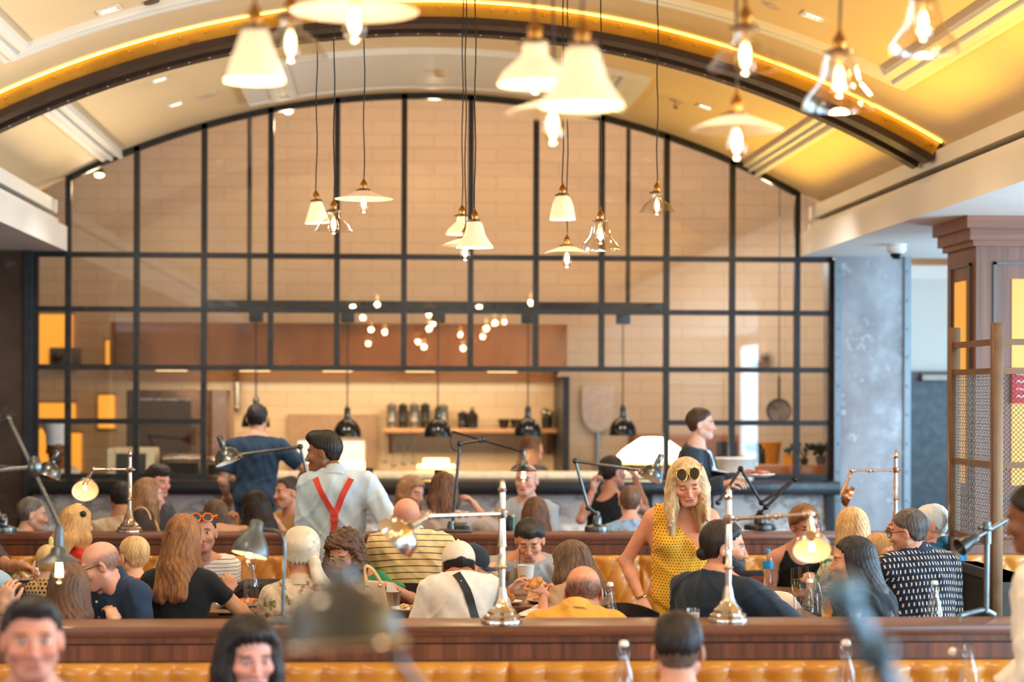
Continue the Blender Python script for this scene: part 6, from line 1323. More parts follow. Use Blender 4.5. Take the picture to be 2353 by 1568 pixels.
person('edge', 'waiter in white shirt cut by the right edge, dark cropped hair', 2378, 1190, 6.9, by=-62, hy=-52, pitch=14, lean=8, tone=(124, 76, 52), lips=(110, 60, 52), brow=(20, 16, 14), hair=dict(k='buzz', t=0.006), hc=(18, 15, 14), legs='stand', pants=(70, 40, 30), chest=(2402, 1325, 6.95), sw=0.18,
       top=dict(c=(236, 226, 214), sleeve=1.9, neck='collar', loose=0.018, off=0.014), L=('b', -0.20, 0.12, -0.50), Rr=('b', 0.2, 0.2, -0.45), group=G4)
# --- behind the far divider
person('p1', 'man with cropped grey hair in profile at far left behind the far ledge', 74, 1182, 14.45, by=60, hy=74, pitch=8, tone=(222, 168, 140), stub=0.15, hair=dict(k='short', t=0.006), hc=(74, 66, 60), hhi=(140, 132, 124), top=dict(c=(190, 204, 214), sleeve=0.7, neck='collar'), group=G1)
person('p2', 'person with dark hair and cream shirt seen from behind by nickel lamp', 279, 1146, 15.25, by=-8, hy=-5, pitch=12, tone=TAN, hair=dict(k='short', t=0.010), hc=(30, 26, 26), top=dict(c=(228, 208, 184), sleeve=0.8, neck='crew', loose=0.014), group=G1, wd=1.1)
person('p3', 'woman with long straight light-brown hair in right profile, beige top', 342, 1138, 14.75, by=60, hy=70, pitch=4, hk='f', tone=(232, 176, 152), eyes=0.8, hair=dict(k='long', len=0.36, span=1.6, front=0.18), hc=(110, 74, 48), hhi=(184, 142, 106), top=dict(c=(222, 180, 128), sleeve=1.2, neck='crew'), group=G1)
person('p4', 'dark-haired man half hidden behind the long-haired woman in beige', 363, 1106, 15.7, by=120, hy=125, pitch=10, tone=PINK, hair=dict(k='thick'), hc=(34, 28, 26), top=dict(c=(70, 66, 70), sleeve=0.8, neck='crew'), group=G1)
def hband(c): MB().tube([c['hd'](0.088 * math.cos(a), -0.03 + 0.0 * a, 0.03 + 0.1 * math.sin(a)) for a in [math.pi * i / 14 for i in range(15)]], 0.009, 6).build('hairband', M((226, 176, 140), 0.6), c['root'])
person('p5', 'dark-haired child with a pale hairband low beside nickel lamp base', 330, 1204, 14.25, by=20, hy=30, hk='c', hs=0.86, tone=FAIR, hair=dict(k='bob', len=0.1), hc=(38, 28, 24), top=dict(c=(200, 150, 110), neck='crew'), group=G1, extra=hband)
person('p6', 'woman with straight brown hair seen from behind, right of orange sunglasses', 497, 1188, 14.75, by=5, hy=8, hk='f', tone=FAIR, hair=dict(k='long', len=0.3), hc=(62, 44, 34), hhi=(124, 98, 78), top=dict(c=(60, 56, 58), neck='crew'), group=G1)
person('p7', 'woman with black hair looking down at her hands, beside bell lamp', 585, 1170, 14.3, by=-50, hy=-45, pitch=20, hk='f', tone=TAN, hair=dict(k='long', len=0.26), hc=(22, 17, 16), hhi=(50, 36, 32), top=dict(c=(150, 34, 34), sleeve=0.8, neck='crew'), L=('p', 556, 1216, 14.15, dict(curl=0.9)), Rr=('p', 548, 1208, 14.3, dict(curl=0.9)), group=G1)
person('p8', 'man in tan collared shirt talking, seated left of the waiter', 661, 1132, 15.05, by=-135, hy=-118, tone=(222, 158, 128), eyes=0.7, stub=0.2, hair=dict(k='short', t=0.006), hc=(40, 32, 30), hhi=(90, 80, 74), top=dict(c=(192, 150, 98), sleeve=0.8, neck='collar', loose=0.016), wd=1.12, L=('p', 640, 1206, 14.75, dict(curl=0.3)), Rr='table', group=G1)
person('p9', 'laughing woman with wavy light-brown hair behind the striped polo', 946, 1131, 15.6, by=140, hy=128, pitch=16, roll=-6, hk='f', tone=(230, 170, 146), lips=(196, 116, 110), eyes=0.2, hair=dict(k='long', len=0.34, front=0.2, t=0.016), hc=(116, 78, 50), hhi=(188, 142, 100), top=dict(c=(150, 100, 66), sleeve=1.5, neck='v'), group=G1)
person('p10', 'woman with brown bob and pale top, back to the camera, centre', 1019, 1126, 14.9, by=6, hy=0, pitch=6, hk='f', tone=FAIR, hair=dict(k='bob', len=0.17, t=0.020), hc=(58, 36, 26), hhi=(140, 98, 72), top=dict(c=(196, 178, 168), sleeve=1.9, neck='crew', loose=0.018), Rr=('p', 1092, 1162, 14.95), wd=1.15, group=G1)
person('p12', 'pink-faced man in pale shirt behind the tall jointed lamp', 1209, 1104, 15.1, by=190, hy=200, tone=(226, 168, 148), lips=(180, 100, 94), hair=dict(k='bald', amt=0.3), hc=(120, 110, 104), top=dict(c=(172, 178, 184), sleeve=1.2, neck='collar', loose=0.014), group=G1, wd=1.1)
person('p13', 'girl with long brown hair facing the pink-faced man, back turned', 1230, 1180, 14.3, by=0, hy=5, hk='c', hs=0.95, tone=FAIR, hair=dict(k='long', len=0.24), hc=(70, 44, 32), hhi=(130, 94, 70), top=dict(c=(214, 212, 214), neck='crew'), group=G1)
person('p14', 'woman with dark braided hair and black tank, one hand raised', 1408, 1084, 15.3, by=35, hy=62, hk='f', tone=(208, 146, 122), hair=dict(k='pony', len=0.30, pz=-0.01), hc=(28, 22, 22), hhi=(66, 50, 46), top=dict(c=(24, 26, 30), sleeve=0, neck='tank'), L=('p', 1364, 1124, 15.1, dict(fd=(0, 0, 1), curl=0.9)), Rr=('p', 1462, 1106, 15.4), group=G1)
person('p15', 'boy in blue floral shirt seen from behind beside the ring-base lamp', 1449, 1152, 14.5, by=2, hy=14, hk='c', hs=0.94, tone=(232, 168, 146), hair=dict(k='short', t=0.007), hc=(92, 62, 44), hhi=(140, 104, 80), top=dict(c=(150, 188, 222), sleeve=0.7, neck='crew', pat=('floral', ((216, 150, 130), (120, 158, 206)), 22.0)), group=G1)
# --- between the dividers, left
person('girl', 'little blonde girl with a clip in her hair, turned away at left', 178, 1207, 12.3, by=30, hy=42, hk='c', hs=0.93, tone=(240, 190, 160), hair=dict(k='bob', len=0.17, t=0.018), hc=(176, 122, 66), hhi=(236, 190, 128), top=dict(c=(206, 52, 40), neck='crew', sleeve=0.5), group=G2,
       extra=lambda c: (MB().ball(c['hd'](0.012, -0.01, 0.13), 0.016, 8, (1.6, 1, 0.6)).build('hair_clip', M((236, 200, 130), 0.4), c['root']), MB().ball(c['hd'](0.092, -0.03, 0.075), 0.02, 8).build('hair_bobble', M((30, 26, 28), 0.5), c['root'])))
person('baby', 'baby with wispy blond hair in a spotted bib behind the cone lamp', 112, 1292, 11.9, by=10, hy=5, hk='c', hs=0.84, bs=0.55, tone=(240, 190, 160), hair=dict(k='buzz', t=0.008), hc=(206, 160, 100), hhi=(244, 212, 160), top=dict(c=(214, 172, 116), neck='crew', pat=('dots', (40, 30, 24), 0.045, 0.28)), group=G2,
       extra=lambda c: MB().ball(c['hd'](0.02, -0.02, 0.14), 0.024, 8, (0.6, 0.6, 1.3)).build('topknot', hair_mat((226, 180, 110)), c['root']))
person('boy', 'small blond boy in a red shirt seen from behind, left of long-haired woman', 306, 1279, 11.5, by=-20, hy=-40, hk='c', hs=0.94, bs=0.75, tone=(244, 186, 150), hair=dict(k='short', t=0.009), hc=(198, 148, 86), hhi=(246, 214, 160), top=dict(c=(208, 62, 44), neck='crew', sleeve=0.5), group=G2)
person('bald', 'bald man in glasses and blue button-down shirt leaning left', 229, 1300, 10.35, by=-142, hy=-97, pitch=18, lean=16, tone=(234, 166, 138), eyes=0.5, stub=0.12, hair=dict(k='bald', top=0.012), hc=(112, 92, 80), hhi=(160, 140, 126), wd=1.08,
       top=dict(c=(40, 58, 84), sleeve=1.8, neck='collar', nz=0.035, loose=0.014, collar=(44, 74, 106)), L=('b', -0.22, 0.2, -0.45), Rr=('b', 0.1, 0.3, -0.42), group=G2, chest=(258, 1356, 10.42),
       extra=lambda c: (glasses(c, (20, 18, 20)), [MB().ball(c['T'](0.0, 0.118 + 0.0, z), 0.007, 8, (1, 0.6, 1)).build('shirt_button', M((230, 226, 220), 0.3), c['shirt']) for z in (0.43, 0.35)]))
person('g28', 'girl with long straight brown hair, back turned, under the cone lamp', 160, 1352, 9.9, by=4, hy=6, hk='c', hs=0.98, tone=FAIR, hair=dict(k='long', len=0.26, t=0.018, taper=0.8), hc=(78, 50, 36), hhi=(128, 92, 68), top=dict(c=(60, 40, 40), neck='crew'), group=G2)
person('longhair', 'woman in black top with long brown half-up hair, back to camera', 424, 1236, 10.6, by=16, hy=24, hk='f', tone=TAN, hair=dict(k='long', len=0.29, t=0.012, span=1.5, taper=0.75), hc=(86, 50, 28), hhi=(176, 118, 68), lean=8, sw=0.165,
       top=dict(c=(24, 24, 28), sleeve=0.42, neck='crew', loose=0.004, fold=0.3, off=0.007), L=('b', -0.2, 0.32, -0.30), Rr=('p', 521, 1362, 10.75, dict(hint=(1, -0.3, -1), fd=(0.1, 0.2, 1), curl=1.0)), group=G2,
       extra=lambda c: MB().ball(c['hd'](-0.012, -0.118, 0.03), 0.014, 10, (1, 0.6, 1)).build('hair_clip', M((90, 50, 40), 0.3), c['root']))
person('sung', 'man with orange sunglasses on his head and white striped tee', 464, 1224, 11.82, by=182, hy=176, lean=10, tone=(204, 140, 108), eyes=0.8, stub=0.3, brow=(30, 22, 20), hair=dict(k='buzz', t=0.005), hc=(30, 25, 24), chest=(454, 1298, 11.95), wd=1.1, sw=0.185,
       top=dict(c=(232, 224, 214), sleeve=0.85, neck='crew', loose=0.014, pat=('stripe', (52, 48, 50), 0.020, 0.14)), L=('b', -0.12, 0.26, -0.36), Rr=('b', 0.18, 0.28, -0.36), group=G2,
       extra=lambda c: glasses(c, (232, 104, 34), 0.028, blue_lens, 0.09, fwd=-0.022, tilt=-0.75, name='sunglasses', wire=0.0055))
person('blue', 'person in light blue shirt cut by the left edge, hand raised', -120, 1255, 10.0, by=40, hy=40, tone=FAIR, hair='short', hc=(70, 52, 40), top=dict(c=(160, 184, 206), sleeve=0.9, neck='collar', loose=0.016), Rr=('p', 8, 1395, 9.8, dict(fd=(0.2, 0, 1))), L=('b', -0.2, 0.3, -0.4), chest=(-52, 1335, 10.0), group=G2, wd=1.1)
person('reach', 'person beyond the left edge reaching an arm with a pale watch over food', -92, 1230, 12.9, by=120, hy=120, tone=TAN, hair='short', hc=(60, 46, 38), top=dict(c=(70, 60, 58), sleeve=0.7, neck='crew'), L=('p', 52, 1300, 12.6, dict(fd=(0.9, -0.1, -0.35), curl=0.7)), Rr=('b', 0.1, 0.3, -0.4), group=G2, chest=(-60, 1268, 12.9),
       extra=lambda c: MB().tube([c['arms'][-1][2] + Vector((0.03 * 0.3 * math.cos(a), 0.028 * math.cos(a), 0.028 * math.sin(a))) - (c['arms'][-1][2] - c['arms'][-1][1]).normalized() * 0.02 for a in [2 * math.pi * i / 16 for i in range(16)]], 0.007, 6, True).build('wrist_watch', M((226, 220, 214), 0.4), c['root']))
# --- between the dividers, centre
person('scarf', 'woman in cream headscarf and floral shirt, back to the camera', 692, 1268, 10.6, by=6, hy=-14, pitch=4, hk='f', hs=1.04, tone=(210, 142, 108), hair=dict(k='scarf', mat=cloth_mat((222, 202, 176), ('floral', ((186, 168, 150), (232, 218, 200)), 8.0))), lean=5, wd=1.12,
       top=dict(c=(206, 182, 156), sleeve=0.9, neck='collar', loose=0.016, pat=('floral', ((150, 84, 50), (122, 118, 60), (214, 196, 172)), 16.0)), group=G2)
person('curly', 'girl with curly brown hair, round glasses and green top looking down', 790, 1271, 11.58, by=196, hy=206, pitch=26, hk='f', tone=(204, 142, 108), lips=(176, 96, 86), eyes=0.15, brow=(58, 38, 28), hair=dict(k='curly', len=0.16), hc=(64, 42, 30), hhi=(120, 84, 60), lean=14,
       top=dict(c=(40, 128, 78), sleeve=0.55, neck='tank' if False else 'v', fold=1.2), L=('p', 905, 1352, 11.35, dict(hint=(1, 0.3, -0.6))), Rr=('b', 0.12, 0.3, -0.38), chest=(812, 1332, 11.68), group=G2, extra=lambda c: glasses(c, (200, 180, 160), 0.026, metal=0.7, sqz=0.92, wire=0.0018))
person('polo', 'bald man in yellow striped polo seen from behind at a black chair', 934, 1192, 11.9, by=-6, hy=2, pitch=16, lean=10, tone=(230, 156, 128), hair=dict(k='bald', top=-0.012, amt=0.35), hc=(150, 112, 96), wd=1.12, sw=0.19,
       top=dict(c=(236, 202, 142), sleeve=0.8, neck='collar', loose=0.018, off=0.014, pat=('stripe', (24, 34, 44), 0.037, 0.14), collar=(238, 216, 184)), group=G2, chest=(944, 1248, 11.9))
def cap_boy(c):
    ball_cap(c, (236, 218, 196)); ribbon(c, [(-0.03, 0.50), (0.02, 0.40), (0.11, 0.10)], 0.042, M((26, 28, 32), 0.6), 'shoulder_strap'); MB().cbox(c['T'](0.0, -0.105, 0.425), (0.05, 0.02, 0.03), None, 0.006).build('buckle', M((20, 20, 22), 0.3), c['root'])
person('cap', 'boy in white cap and white tee with black strap, back to the camera', 1053, 1301, 10.85, by=-4, hy=-6, pitch=10, hk='c', hs=1.02, bs=0.98, tone=(176, 108, 76), hair=dict(k='short', t=0.007), hc=(24, 19, 18), lean=16, sw=0.165,
       top=dict(c=(238, 226, 214), sleeve=0.75, neck='crew', loose=0.016), L=('p', 962, 1404, 10.95), Rr=('p', 1160, 1395, 11.2), group=G2, chest=(1058, 1346, 10.75), extra=cap_boy)
person('cap2', 'person in dark blue cap hidden behind the white-capped boy', 1086, 1303, 11.5, by=70, hy=75, pitch=8, hk='c', hs=1.0, tone=FAIR, hair=dict(k='short', t=0.006), hc=(70, 50, 38), top=dict(c=(220, 206, 190), neck='crew'), group=G2, extra=lambda c: ball_cap(c, (36, 46, 56)))
person('hoodie', 'dark-haired boy in grey sweatshirt eating with head bowed', 1217, 1243, 12.9, by=176, hy=188, pitch=24, hk='c', hs=1.08, bs=1.0, tone=(224, 160, 126), lips=(190, 110, 98), eyes=0.1, brow=(30, 22, 20), hair=dict(k='thick', t=0.014), hc=(26, 21, 20), hhi=(70, 62, 58), lean=18, chest=(1205, 1297, 13.0), sw=0.172,
       top=dict(c=(168, 168, 170), sleeve=1.9, neck='crew', loose=0.022, off=0.016, name='sweatshirt', fold=1.3), Rr=('p', 1082, 1296, 12.3, dict(hint=(-0.6, -0.3, -0.6))), L=('b', -0.14, 0.3, -0.30), group=G2)
def food(c):
    w = c['arms'][-1][2]
person('food', 'girl with brown hair holding up food, bracelet on her wrist', 1311, 1300, 11.2, by=-30, hy=-42, pitch=10, hk='c', hs=1.06, bs=1.0, tone=(226, 152, 116), hair=dict(k='bob', len=0.13, t=0.018), hc=(66, 44, 34), hhi=(140, 110, 86), lean=10, chest=(1330, 1365, 11.1),
       top=dict(c=(176, 140, 106), sleeve=0.8, neck='crew', loose=0.014), L=('p', 1248, 1362, 10.9, dict(fd=(-0.6, 0.1, 0.6), curl=1.0, hint=(0, -0.3, -1))), group=G2,
       extra=lambda c: MB().tube([c['arms'][-1][2] + Vector((0.008 * math.cos(a), 0.026 * math.cos(a), 0.026 * math.sin(a))) for a in [2 * math.pi * i / 16 for i in range(16)]], 0.003, 6, True).ball(c['arms'][-1][2] + Vector((0, -0.01, -0.04)), 0.008, 8).build('bracelet', M((220, 190, 140), 0.25, 0.9), c['root']))
person('yellow', 'balding man in mustard yellow shirt hunched at the near ledge', 1340, 1362, 9.6, by=2, hy=4, pitch=12, lean=22, hs=1.06, tone=(222, 150, 116), hair=dict(k='bald', top=0.0), hc=(52, 42, 38), hhi=(110, 98, 92), wd=1.12, sw=0.19,
       top=dict(c=(230, 166, 66), sleeve=1.2, neck='collar', loose=0.016, collar=(234, 174, 78), h=0.0085), group=G2, chest=(1322, 1432, 9.5), bs=1.0)
# --- between the dividers, right
def dressup(c):
    glasses(c, (196, 150, 70), 0.0285, dark_lens, 0.088, metal=0.6, fwd=-0.016, tilt=-0.75, name='sunglasses', sqz=0.9, wire=0.003)
    w = c['arms'][1][2]; MB().tube([w + Vector((0.031 * math.cos(a), 0.027 * math.sin(a), 0.018 + 0.008 * math.cos(a))) for a in [2 * math.pi * i / 20 for i in range(20)]], 0.0045, 6, True).build('bracelet', M((222, 178, 104), 0.2, 1.0), c['root'])
    mb = MB()
    for i in range(22):                                   # ruffle on the strap
        f = i / 21; p = c['T'](0.125 + 0.02 * math.sin(i * 1.9), 0.10 - 0.12 * max(0, f - 0.7) * 3, 0.30 + 0.19 * f); mb.ball(p, 0.017, 8, (1.3, 0.5, 0.8))
person('dress', 'standing blonde woman in yellow dotted one-shoulder dress, sunglasses on head', 1579, 1107, 10.76, by=182, hy=184, pitch=26, roll=6, hk='f', tone=(226, 150, 112), lips=(200, 104, 92), eyes=0.12, brow=(112, 78, 52), hair=dict(k='long', len=0.26, front=0.17, fw=0.045, t=0.013, span=1.9, drape=False), hc=(164, 116, 68), hhi=(242, 210, 164), lean=6, bust=True, wd=1.1, legs='stand', pants=(236, 180, 62), chest=(1566, 1184, 10.9), sw=0.162,
       top=dict(c=(240, 174, 50), sleeve=0, neck='oneshoulder', name='dress', off=0.011, hem=0.62, pat=('dots', (34, 26, 22), 0.0155, 0.19)), Rr=('b', 0.215, 0.03, -0.45, dict(hint=(-0.5, 0.6, 0), curl=0.35)), L=('b', -0.22, 0.10, -0.44), group=G2, extra=dressup)
person('beard', 'bearded man in dark navy tee behind the right nickel lamp, head turned right', 1664, 1258, 9.6, by=52, hy=92, pitch=4, lean=10, hs=1.04, tone=(212, 146, 112), lips=(190, 116, 102), eyes=0.75, brow=(28, 20, 18), stub=0.5, hair=dict(k='short', t=0.012, bun=(0, -0.095, -0.035)), hc=(26, 20, 18), hhi=(62, 48, 42), wd=1.18, sw=0.20, chest=(1650, 1352, 9.55),
       top=dict(c=(30, 42, 56), sleeve=0.9, neck='crew', loose=0.022, off=0.014, h=0.0085), L=('b', -0.16, 0.26, -0.40), Rr=('p', 1790, 1412, 9.5, dict(hint=(0.3, -1, -0.4))), group=G2, extra=lambda c: beard(c, (30, 22, 20), 0.012))
person('tank', 'woman in glasses and black tank resting her cheek on her hand', 1851, 1208, 12.6, by=176, hy=166, pitch=14, roll=8, hk='f', tone=(206, 142, 116), eyes=0.4, brow=(70, 48, 36), hair=dict(k='short', t=0.020, quiff=True), hc=(82, 52, 36), hhi=(158, 112, 78), lean=14, sw=0.165, chest=(1836, 1278, 12.7),
       top=dict(c=(22, 24, 28), sleeve=0, neck='tank'), L=('p', 1880, 1254, 12.35, dict(fd=(-0.15, 0.05, 1), dors=(0.5, -0.8, 0), curl=0.5, hint=(0.5, -0.2, -1))), Rr=('b', 0.16, 0.30, -0.34), group=G2, extra=lambda c: glasses(c, (22, 20, 22), sqz=0.75))
person('blond', 'woman with long straight blonde hair and leafy top, back to the camera', 1956, 1214, 12.1, by=-8, hy=-14, hk='f', tone=FAIR, hair=dict(k='long', len=0.32, t=0.016, taper=0.9), hc=(184, 134, 78), hhi=(248, 214, 160), top=dict(c=(222, 220, 190), sleeve=0.7, neck='crew', pat=('floral', ((70, 130, 90), (40, 90, 70)), 12.0)), group=G2)
person('kid', 'small fair-haired child between the blonde woman and patterned shirt', 2014, 1266, 11.7, by=-70, hy=-60, hk='c', hs=0.86, bs=0.7, tone=(240, 180, 146), hair=dict(k='pony', len=0.06, pz=0.05), hc=(176, 124, 72), hhi=(230, 184, 124), top=dict(c=(200, 180, 170), neck='crew'), group=G2)
person('profile', 'dark long-haired woman in black facing left toward the bearded man', 1958, 1291, 9.75, by=-64, hy=-82, hk='f', tone=(222, 152, 118), lips=(196, 110, 100), eyes=0.8, brow=(36, 26, 24), hair=dict(k='long', len=0.30, t=0.012, span=1.45), hc=(24, 19, 18), hhi=(62, 54, 52), lean=4, top=dict(c=(26, 30, 32), sleeve=1.6, neck='crew', loose=0.012), chest=(1998, 1370, 9.75), group=G2)
person('pattern', 'man in navy shirt with pale dashes, glasses, chin on his hand', 2088, 1223, 10.6, by=-24, hy=-56, pitch=8, lean=12, tone=(216, 148, 118), brow=(40, 34, 32), stub=0.2, hair=dict(k='short', t=0.008), hc=(54, 46, 42), hhi=(120, 110, 104), wd=1.2, sw=0.195, chest=(2108, 1295, 10.6),
       top=dict(c=(22, 32, 50), sleeve=0.95, neck='collar', loose=0.02, off=0.014, collar=(30, 44, 64), pat=('dash', (222, 190, 160), 0.021, 0.034, 0.16, 0.27)), L=('p', 2030, 1300, 10.9, dict(fd=(0.2, 0, 1), curl=1.1)), Rr=('b', 0.2, 0.24, -0.42), group=G2, extra=lambda c: glasses(c, (26, 24, 26)))
person('white', 'older white-haired man in teal shirt beside the wire screen', 2138, 1208, 11.6, by=-40, hy=-72, pitch=8, tone=(226, 156, 128), brow=(200, 196, 190), hair=dict(k='short', t=0.009), hc=(196, 194, 190), hhi=(240, 240, 238), top=dict(c=(26, 88, 116), sleeve=1.2, neck='collar', loose=0.016), chest=(2152, 1276, 11.6), group=G2, wd=1.1)
# --- nearest the camera
person('near1', 'blurred dark-haired man in blue shirt facing the camera at lower left', 74, 1470, 5.85, by=172, hy=168, tone=(214, 142, 118), stub=0.2, eyes=0.7, brow=(40, 30, 28), hair=dict(k='short', t=0.010, quiff=True), hc=(28, 23, 22), top=dict(c=(74, 98, 120), sleeve=1.2, neck='collar', loose=0.014, collar=(96, 128, 150)), group=G3)
person('near2', 'blurred woman with dark fringe near the bottom edge by the dome lamp', 572, 1508, 6.7, by=168, hy=160, pitch=10, hk='f', tone=(222, 156, 140), lips=(150, 92, 92), eyes=0.5, brow=(34, 26, 24), hair=dict(k='bob', len=0.22, t=0.022, front=0.14, quiff=True), hc=(24, 19, 18), top=dict(c=(40, 44, 50), sleeve=1.6, neck='crew', loose=0.016), group=G3)
person('near3', 'dark-haired man with faded sides seen from behind, bottom centre right', 1558, 1496, 6.8, by=6, hy=8, tone=(222, 156, 130), hair=dict(k='thick', t=0.008, up=0.045), hc=(24, 19, 18), top=dict(c=(28, 28, 32), sleeve=0.8, neck='crew'), group=G3,
       extra=lambda c: do_hair(c['root'], dict(k='buzz', t=0.0025), (96, 74, 62), (130, 104, 88), c['H'], c['Rh'], np.array(c['Rh']), c['hs'], 'm', c['C'], c['rx'], c['fwh'], c['u'], c['bs']))
# ------------------------------------------------------------------ tables, chairs and what stands on them
TZ = 0.76
twood = wood('table_walnut', (74, 40, 22), (134, 82, 50), 1.0, 'x', 0.3)
def at(px, Y, z=TZ): p = P(px, 1300, Y); return Vector((p.x, Y, z))
def on_table(px, py, z=TZ): return PZ(px, py, z)
def table(label, px0, px1, y0, y1, group='rectangular walnut tables', g=0):
    ym = (y0 + y1) / 2; x0, x1 = at(px0, ym).x, at(px1, ym).x; t = thing('dining_table', label, 'table', ((x0 + x1) / 2, ym, 0), group)
    MB().cbox(((x0 + x1) / 2, ym, TZ - 0.02), (x1 - x0, y1 - y0, 0.04), None, 0.006).build('tabletop', twood, t)
    MB().cyl(((x0 + x1) / 2, ym, 0.02), ((x0 + x1) / 2, ym, TZ - 0.04), 0.035).build('pedestal', black, t)
    MB().cbox(((x0 + x1) / 2, ym, 0.012), (0.4, min(0.4, y1 - y0), 0.024), None, 0.006).build('foot', black, t)
def round_table(label, px, Y, r):
    p = at(px, Y, 0); t = thing('round_table', label, 'table', p, 'round tables with black edges')
    MB().lathe([(r, TZ - 0.028), (r, TZ - 0.006), (r - 0.008, TZ)], p, 48).build('tabletop', twood, t)
    MB().lathe([(r - 0.03, TZ - 0.15), (r - 0.004, TZ - 0.145), (r + 0.004, TZ - 0.03), (0.01, TZ - 0.029)], p, 48).build('apron', black, t)
    MB().cyl(p + Vector((0, 0, 0.02)), p + Vector((0, 0, TZ - 0.14)), 0.04).build('pedestal', black, t); MB().lathe([(0.26, 0), (0.26, 0.02), (0.04, 0.05)], p, 28).build('foot', black, t)
table('walnut table between the long-haired woman and man with orange sunglasses', 250, 635, 11.0, 11.5)
table('walnut table at far left with salad and a napkin', -120, 150, 12.45, 12.93)
table('walnut table between the headscarf woman and curly girl', 672, 985, 10.95, 11.4)
table('walnut table of plates in front of the white-capped boy', 1130, 1300, 11.25, 11.85)
table('walnut table between the bearded man and dark-haired woman', 1752, 1925, 9.35, 11.15)
table('small walnut table behind the near ledge right of the yellow shirt', 1388, 1462, 9.3, 9.85)
table('small walnut table behind the near ledge below the patterned shirt', 2122, 2200, 9.3, 9.85)
table('walnut table at the bottom edge before the near bench', 1400, 2290, 7.02, 7.46)
table('walnut table behind the far ledge, left half', 378, 452, 14.95, 15.25)
table('walnut table behind the far ledge, right half', 1150, 1330, 14.56, 14.84)
round_table('round table with black edge under the grey sweatshirt boy', 1222, 12.25, 0.30)
round_table('round table with black edge behind the bearded man', 1772, 12.1, 0.30)
leath_blk = M((24, 24, 26), 0.32, 0.0, var=0.12)
def chair(label, px, Y, yaw, zt=0.86, w=0.44, curve=0.10, group='black dining chairs'):
    p = at(px, Y, 0); t = thing('dining_chair', label, 'chair', p, group); m = Matrix.Translation(p) @ Matrix.Rotation(-R(yaw), 4, 'Z')
    n = 14; vs = []
    for j, z in enumerate((zt - 0.34, zt - 0.05, zt)):
        for i in range(n + 1):
            a = -1 + 2 * i / n; zz = z - (0.05 * a * a if j == 2 else 0)
            for d in (0, 0.022): vs.append(m @ Vector((a * w / 2, -0.02 + curve * a * a - d, zz)))
    k = 2 * (n + 1); fs = []
    for j in range(2):
        for i in range(n): o = j * k + 2 * i; fs += [(o, o + 2, o + k + 2, o + k), (o + 1, o + k + 1, o + k + 3, o + 3)]
        o = j * k; fs += [(o, o + k, o + k + 1, o + 1), (o + 2*n, o + 2*n + 1, o + k + 2*n + 1, o + k + 2*n)]
    for i in range(n): o = 2 * k + 2 * i; fs.append((o, o + 1, o + 3, o + 2)); o = 2 * i; fs.append((o, o + 2, o + 3, o + 1))
    MB().add(vs, fs).build('backrest', leath_blk, t, 60)
    MB().cbox((0, 0.22, 0.43), (w, 0.42, 0.06), m, 0.02).build('seat', leath_blk, t)
    for sx_ in (-1, 1):
        for y_ in (0.03, 0.40): MB().cyl(m @ Vector((sx_ * (w / 2 - 0.03), y_, 0.41)), m @ Vector((sx_ * (w / 2 - 0.02), y_ - (0.02 if y_ < 0.1 else -0.02), 0)), 0.014).build('leg', black, t)
        MB().cyl(m @ Vector((sx_ * (w / 2 - 0.03), 0.02, 0.42)), m @ Vector((sx_ * (w / 2 - 0.02), 0.06, zt - 0.3)), 0.012).build('back_post', black, t)
chair('black curved chair the striped polo man sits on', 942, 11.62, 0, 0.86, 0.46)
chair('black chair with a slanted leather back beside the yellow shirt', 1437, 10.1, 24, 0.90, 0.34, 0.05)
chair('black chair with a rounded grey edge in front of round table', 1262, 11.98, 0, 0.80, 0.16, 0.02)
chair('black chair back at left beside the girl with brown hair', 62, 10.6, 6, 0.90, 0.34, 0.06)
chair('dark curved chair back behind the far ledge right of the clamp lamp', 1122, 14.25, 0, 0.96, 0.42)
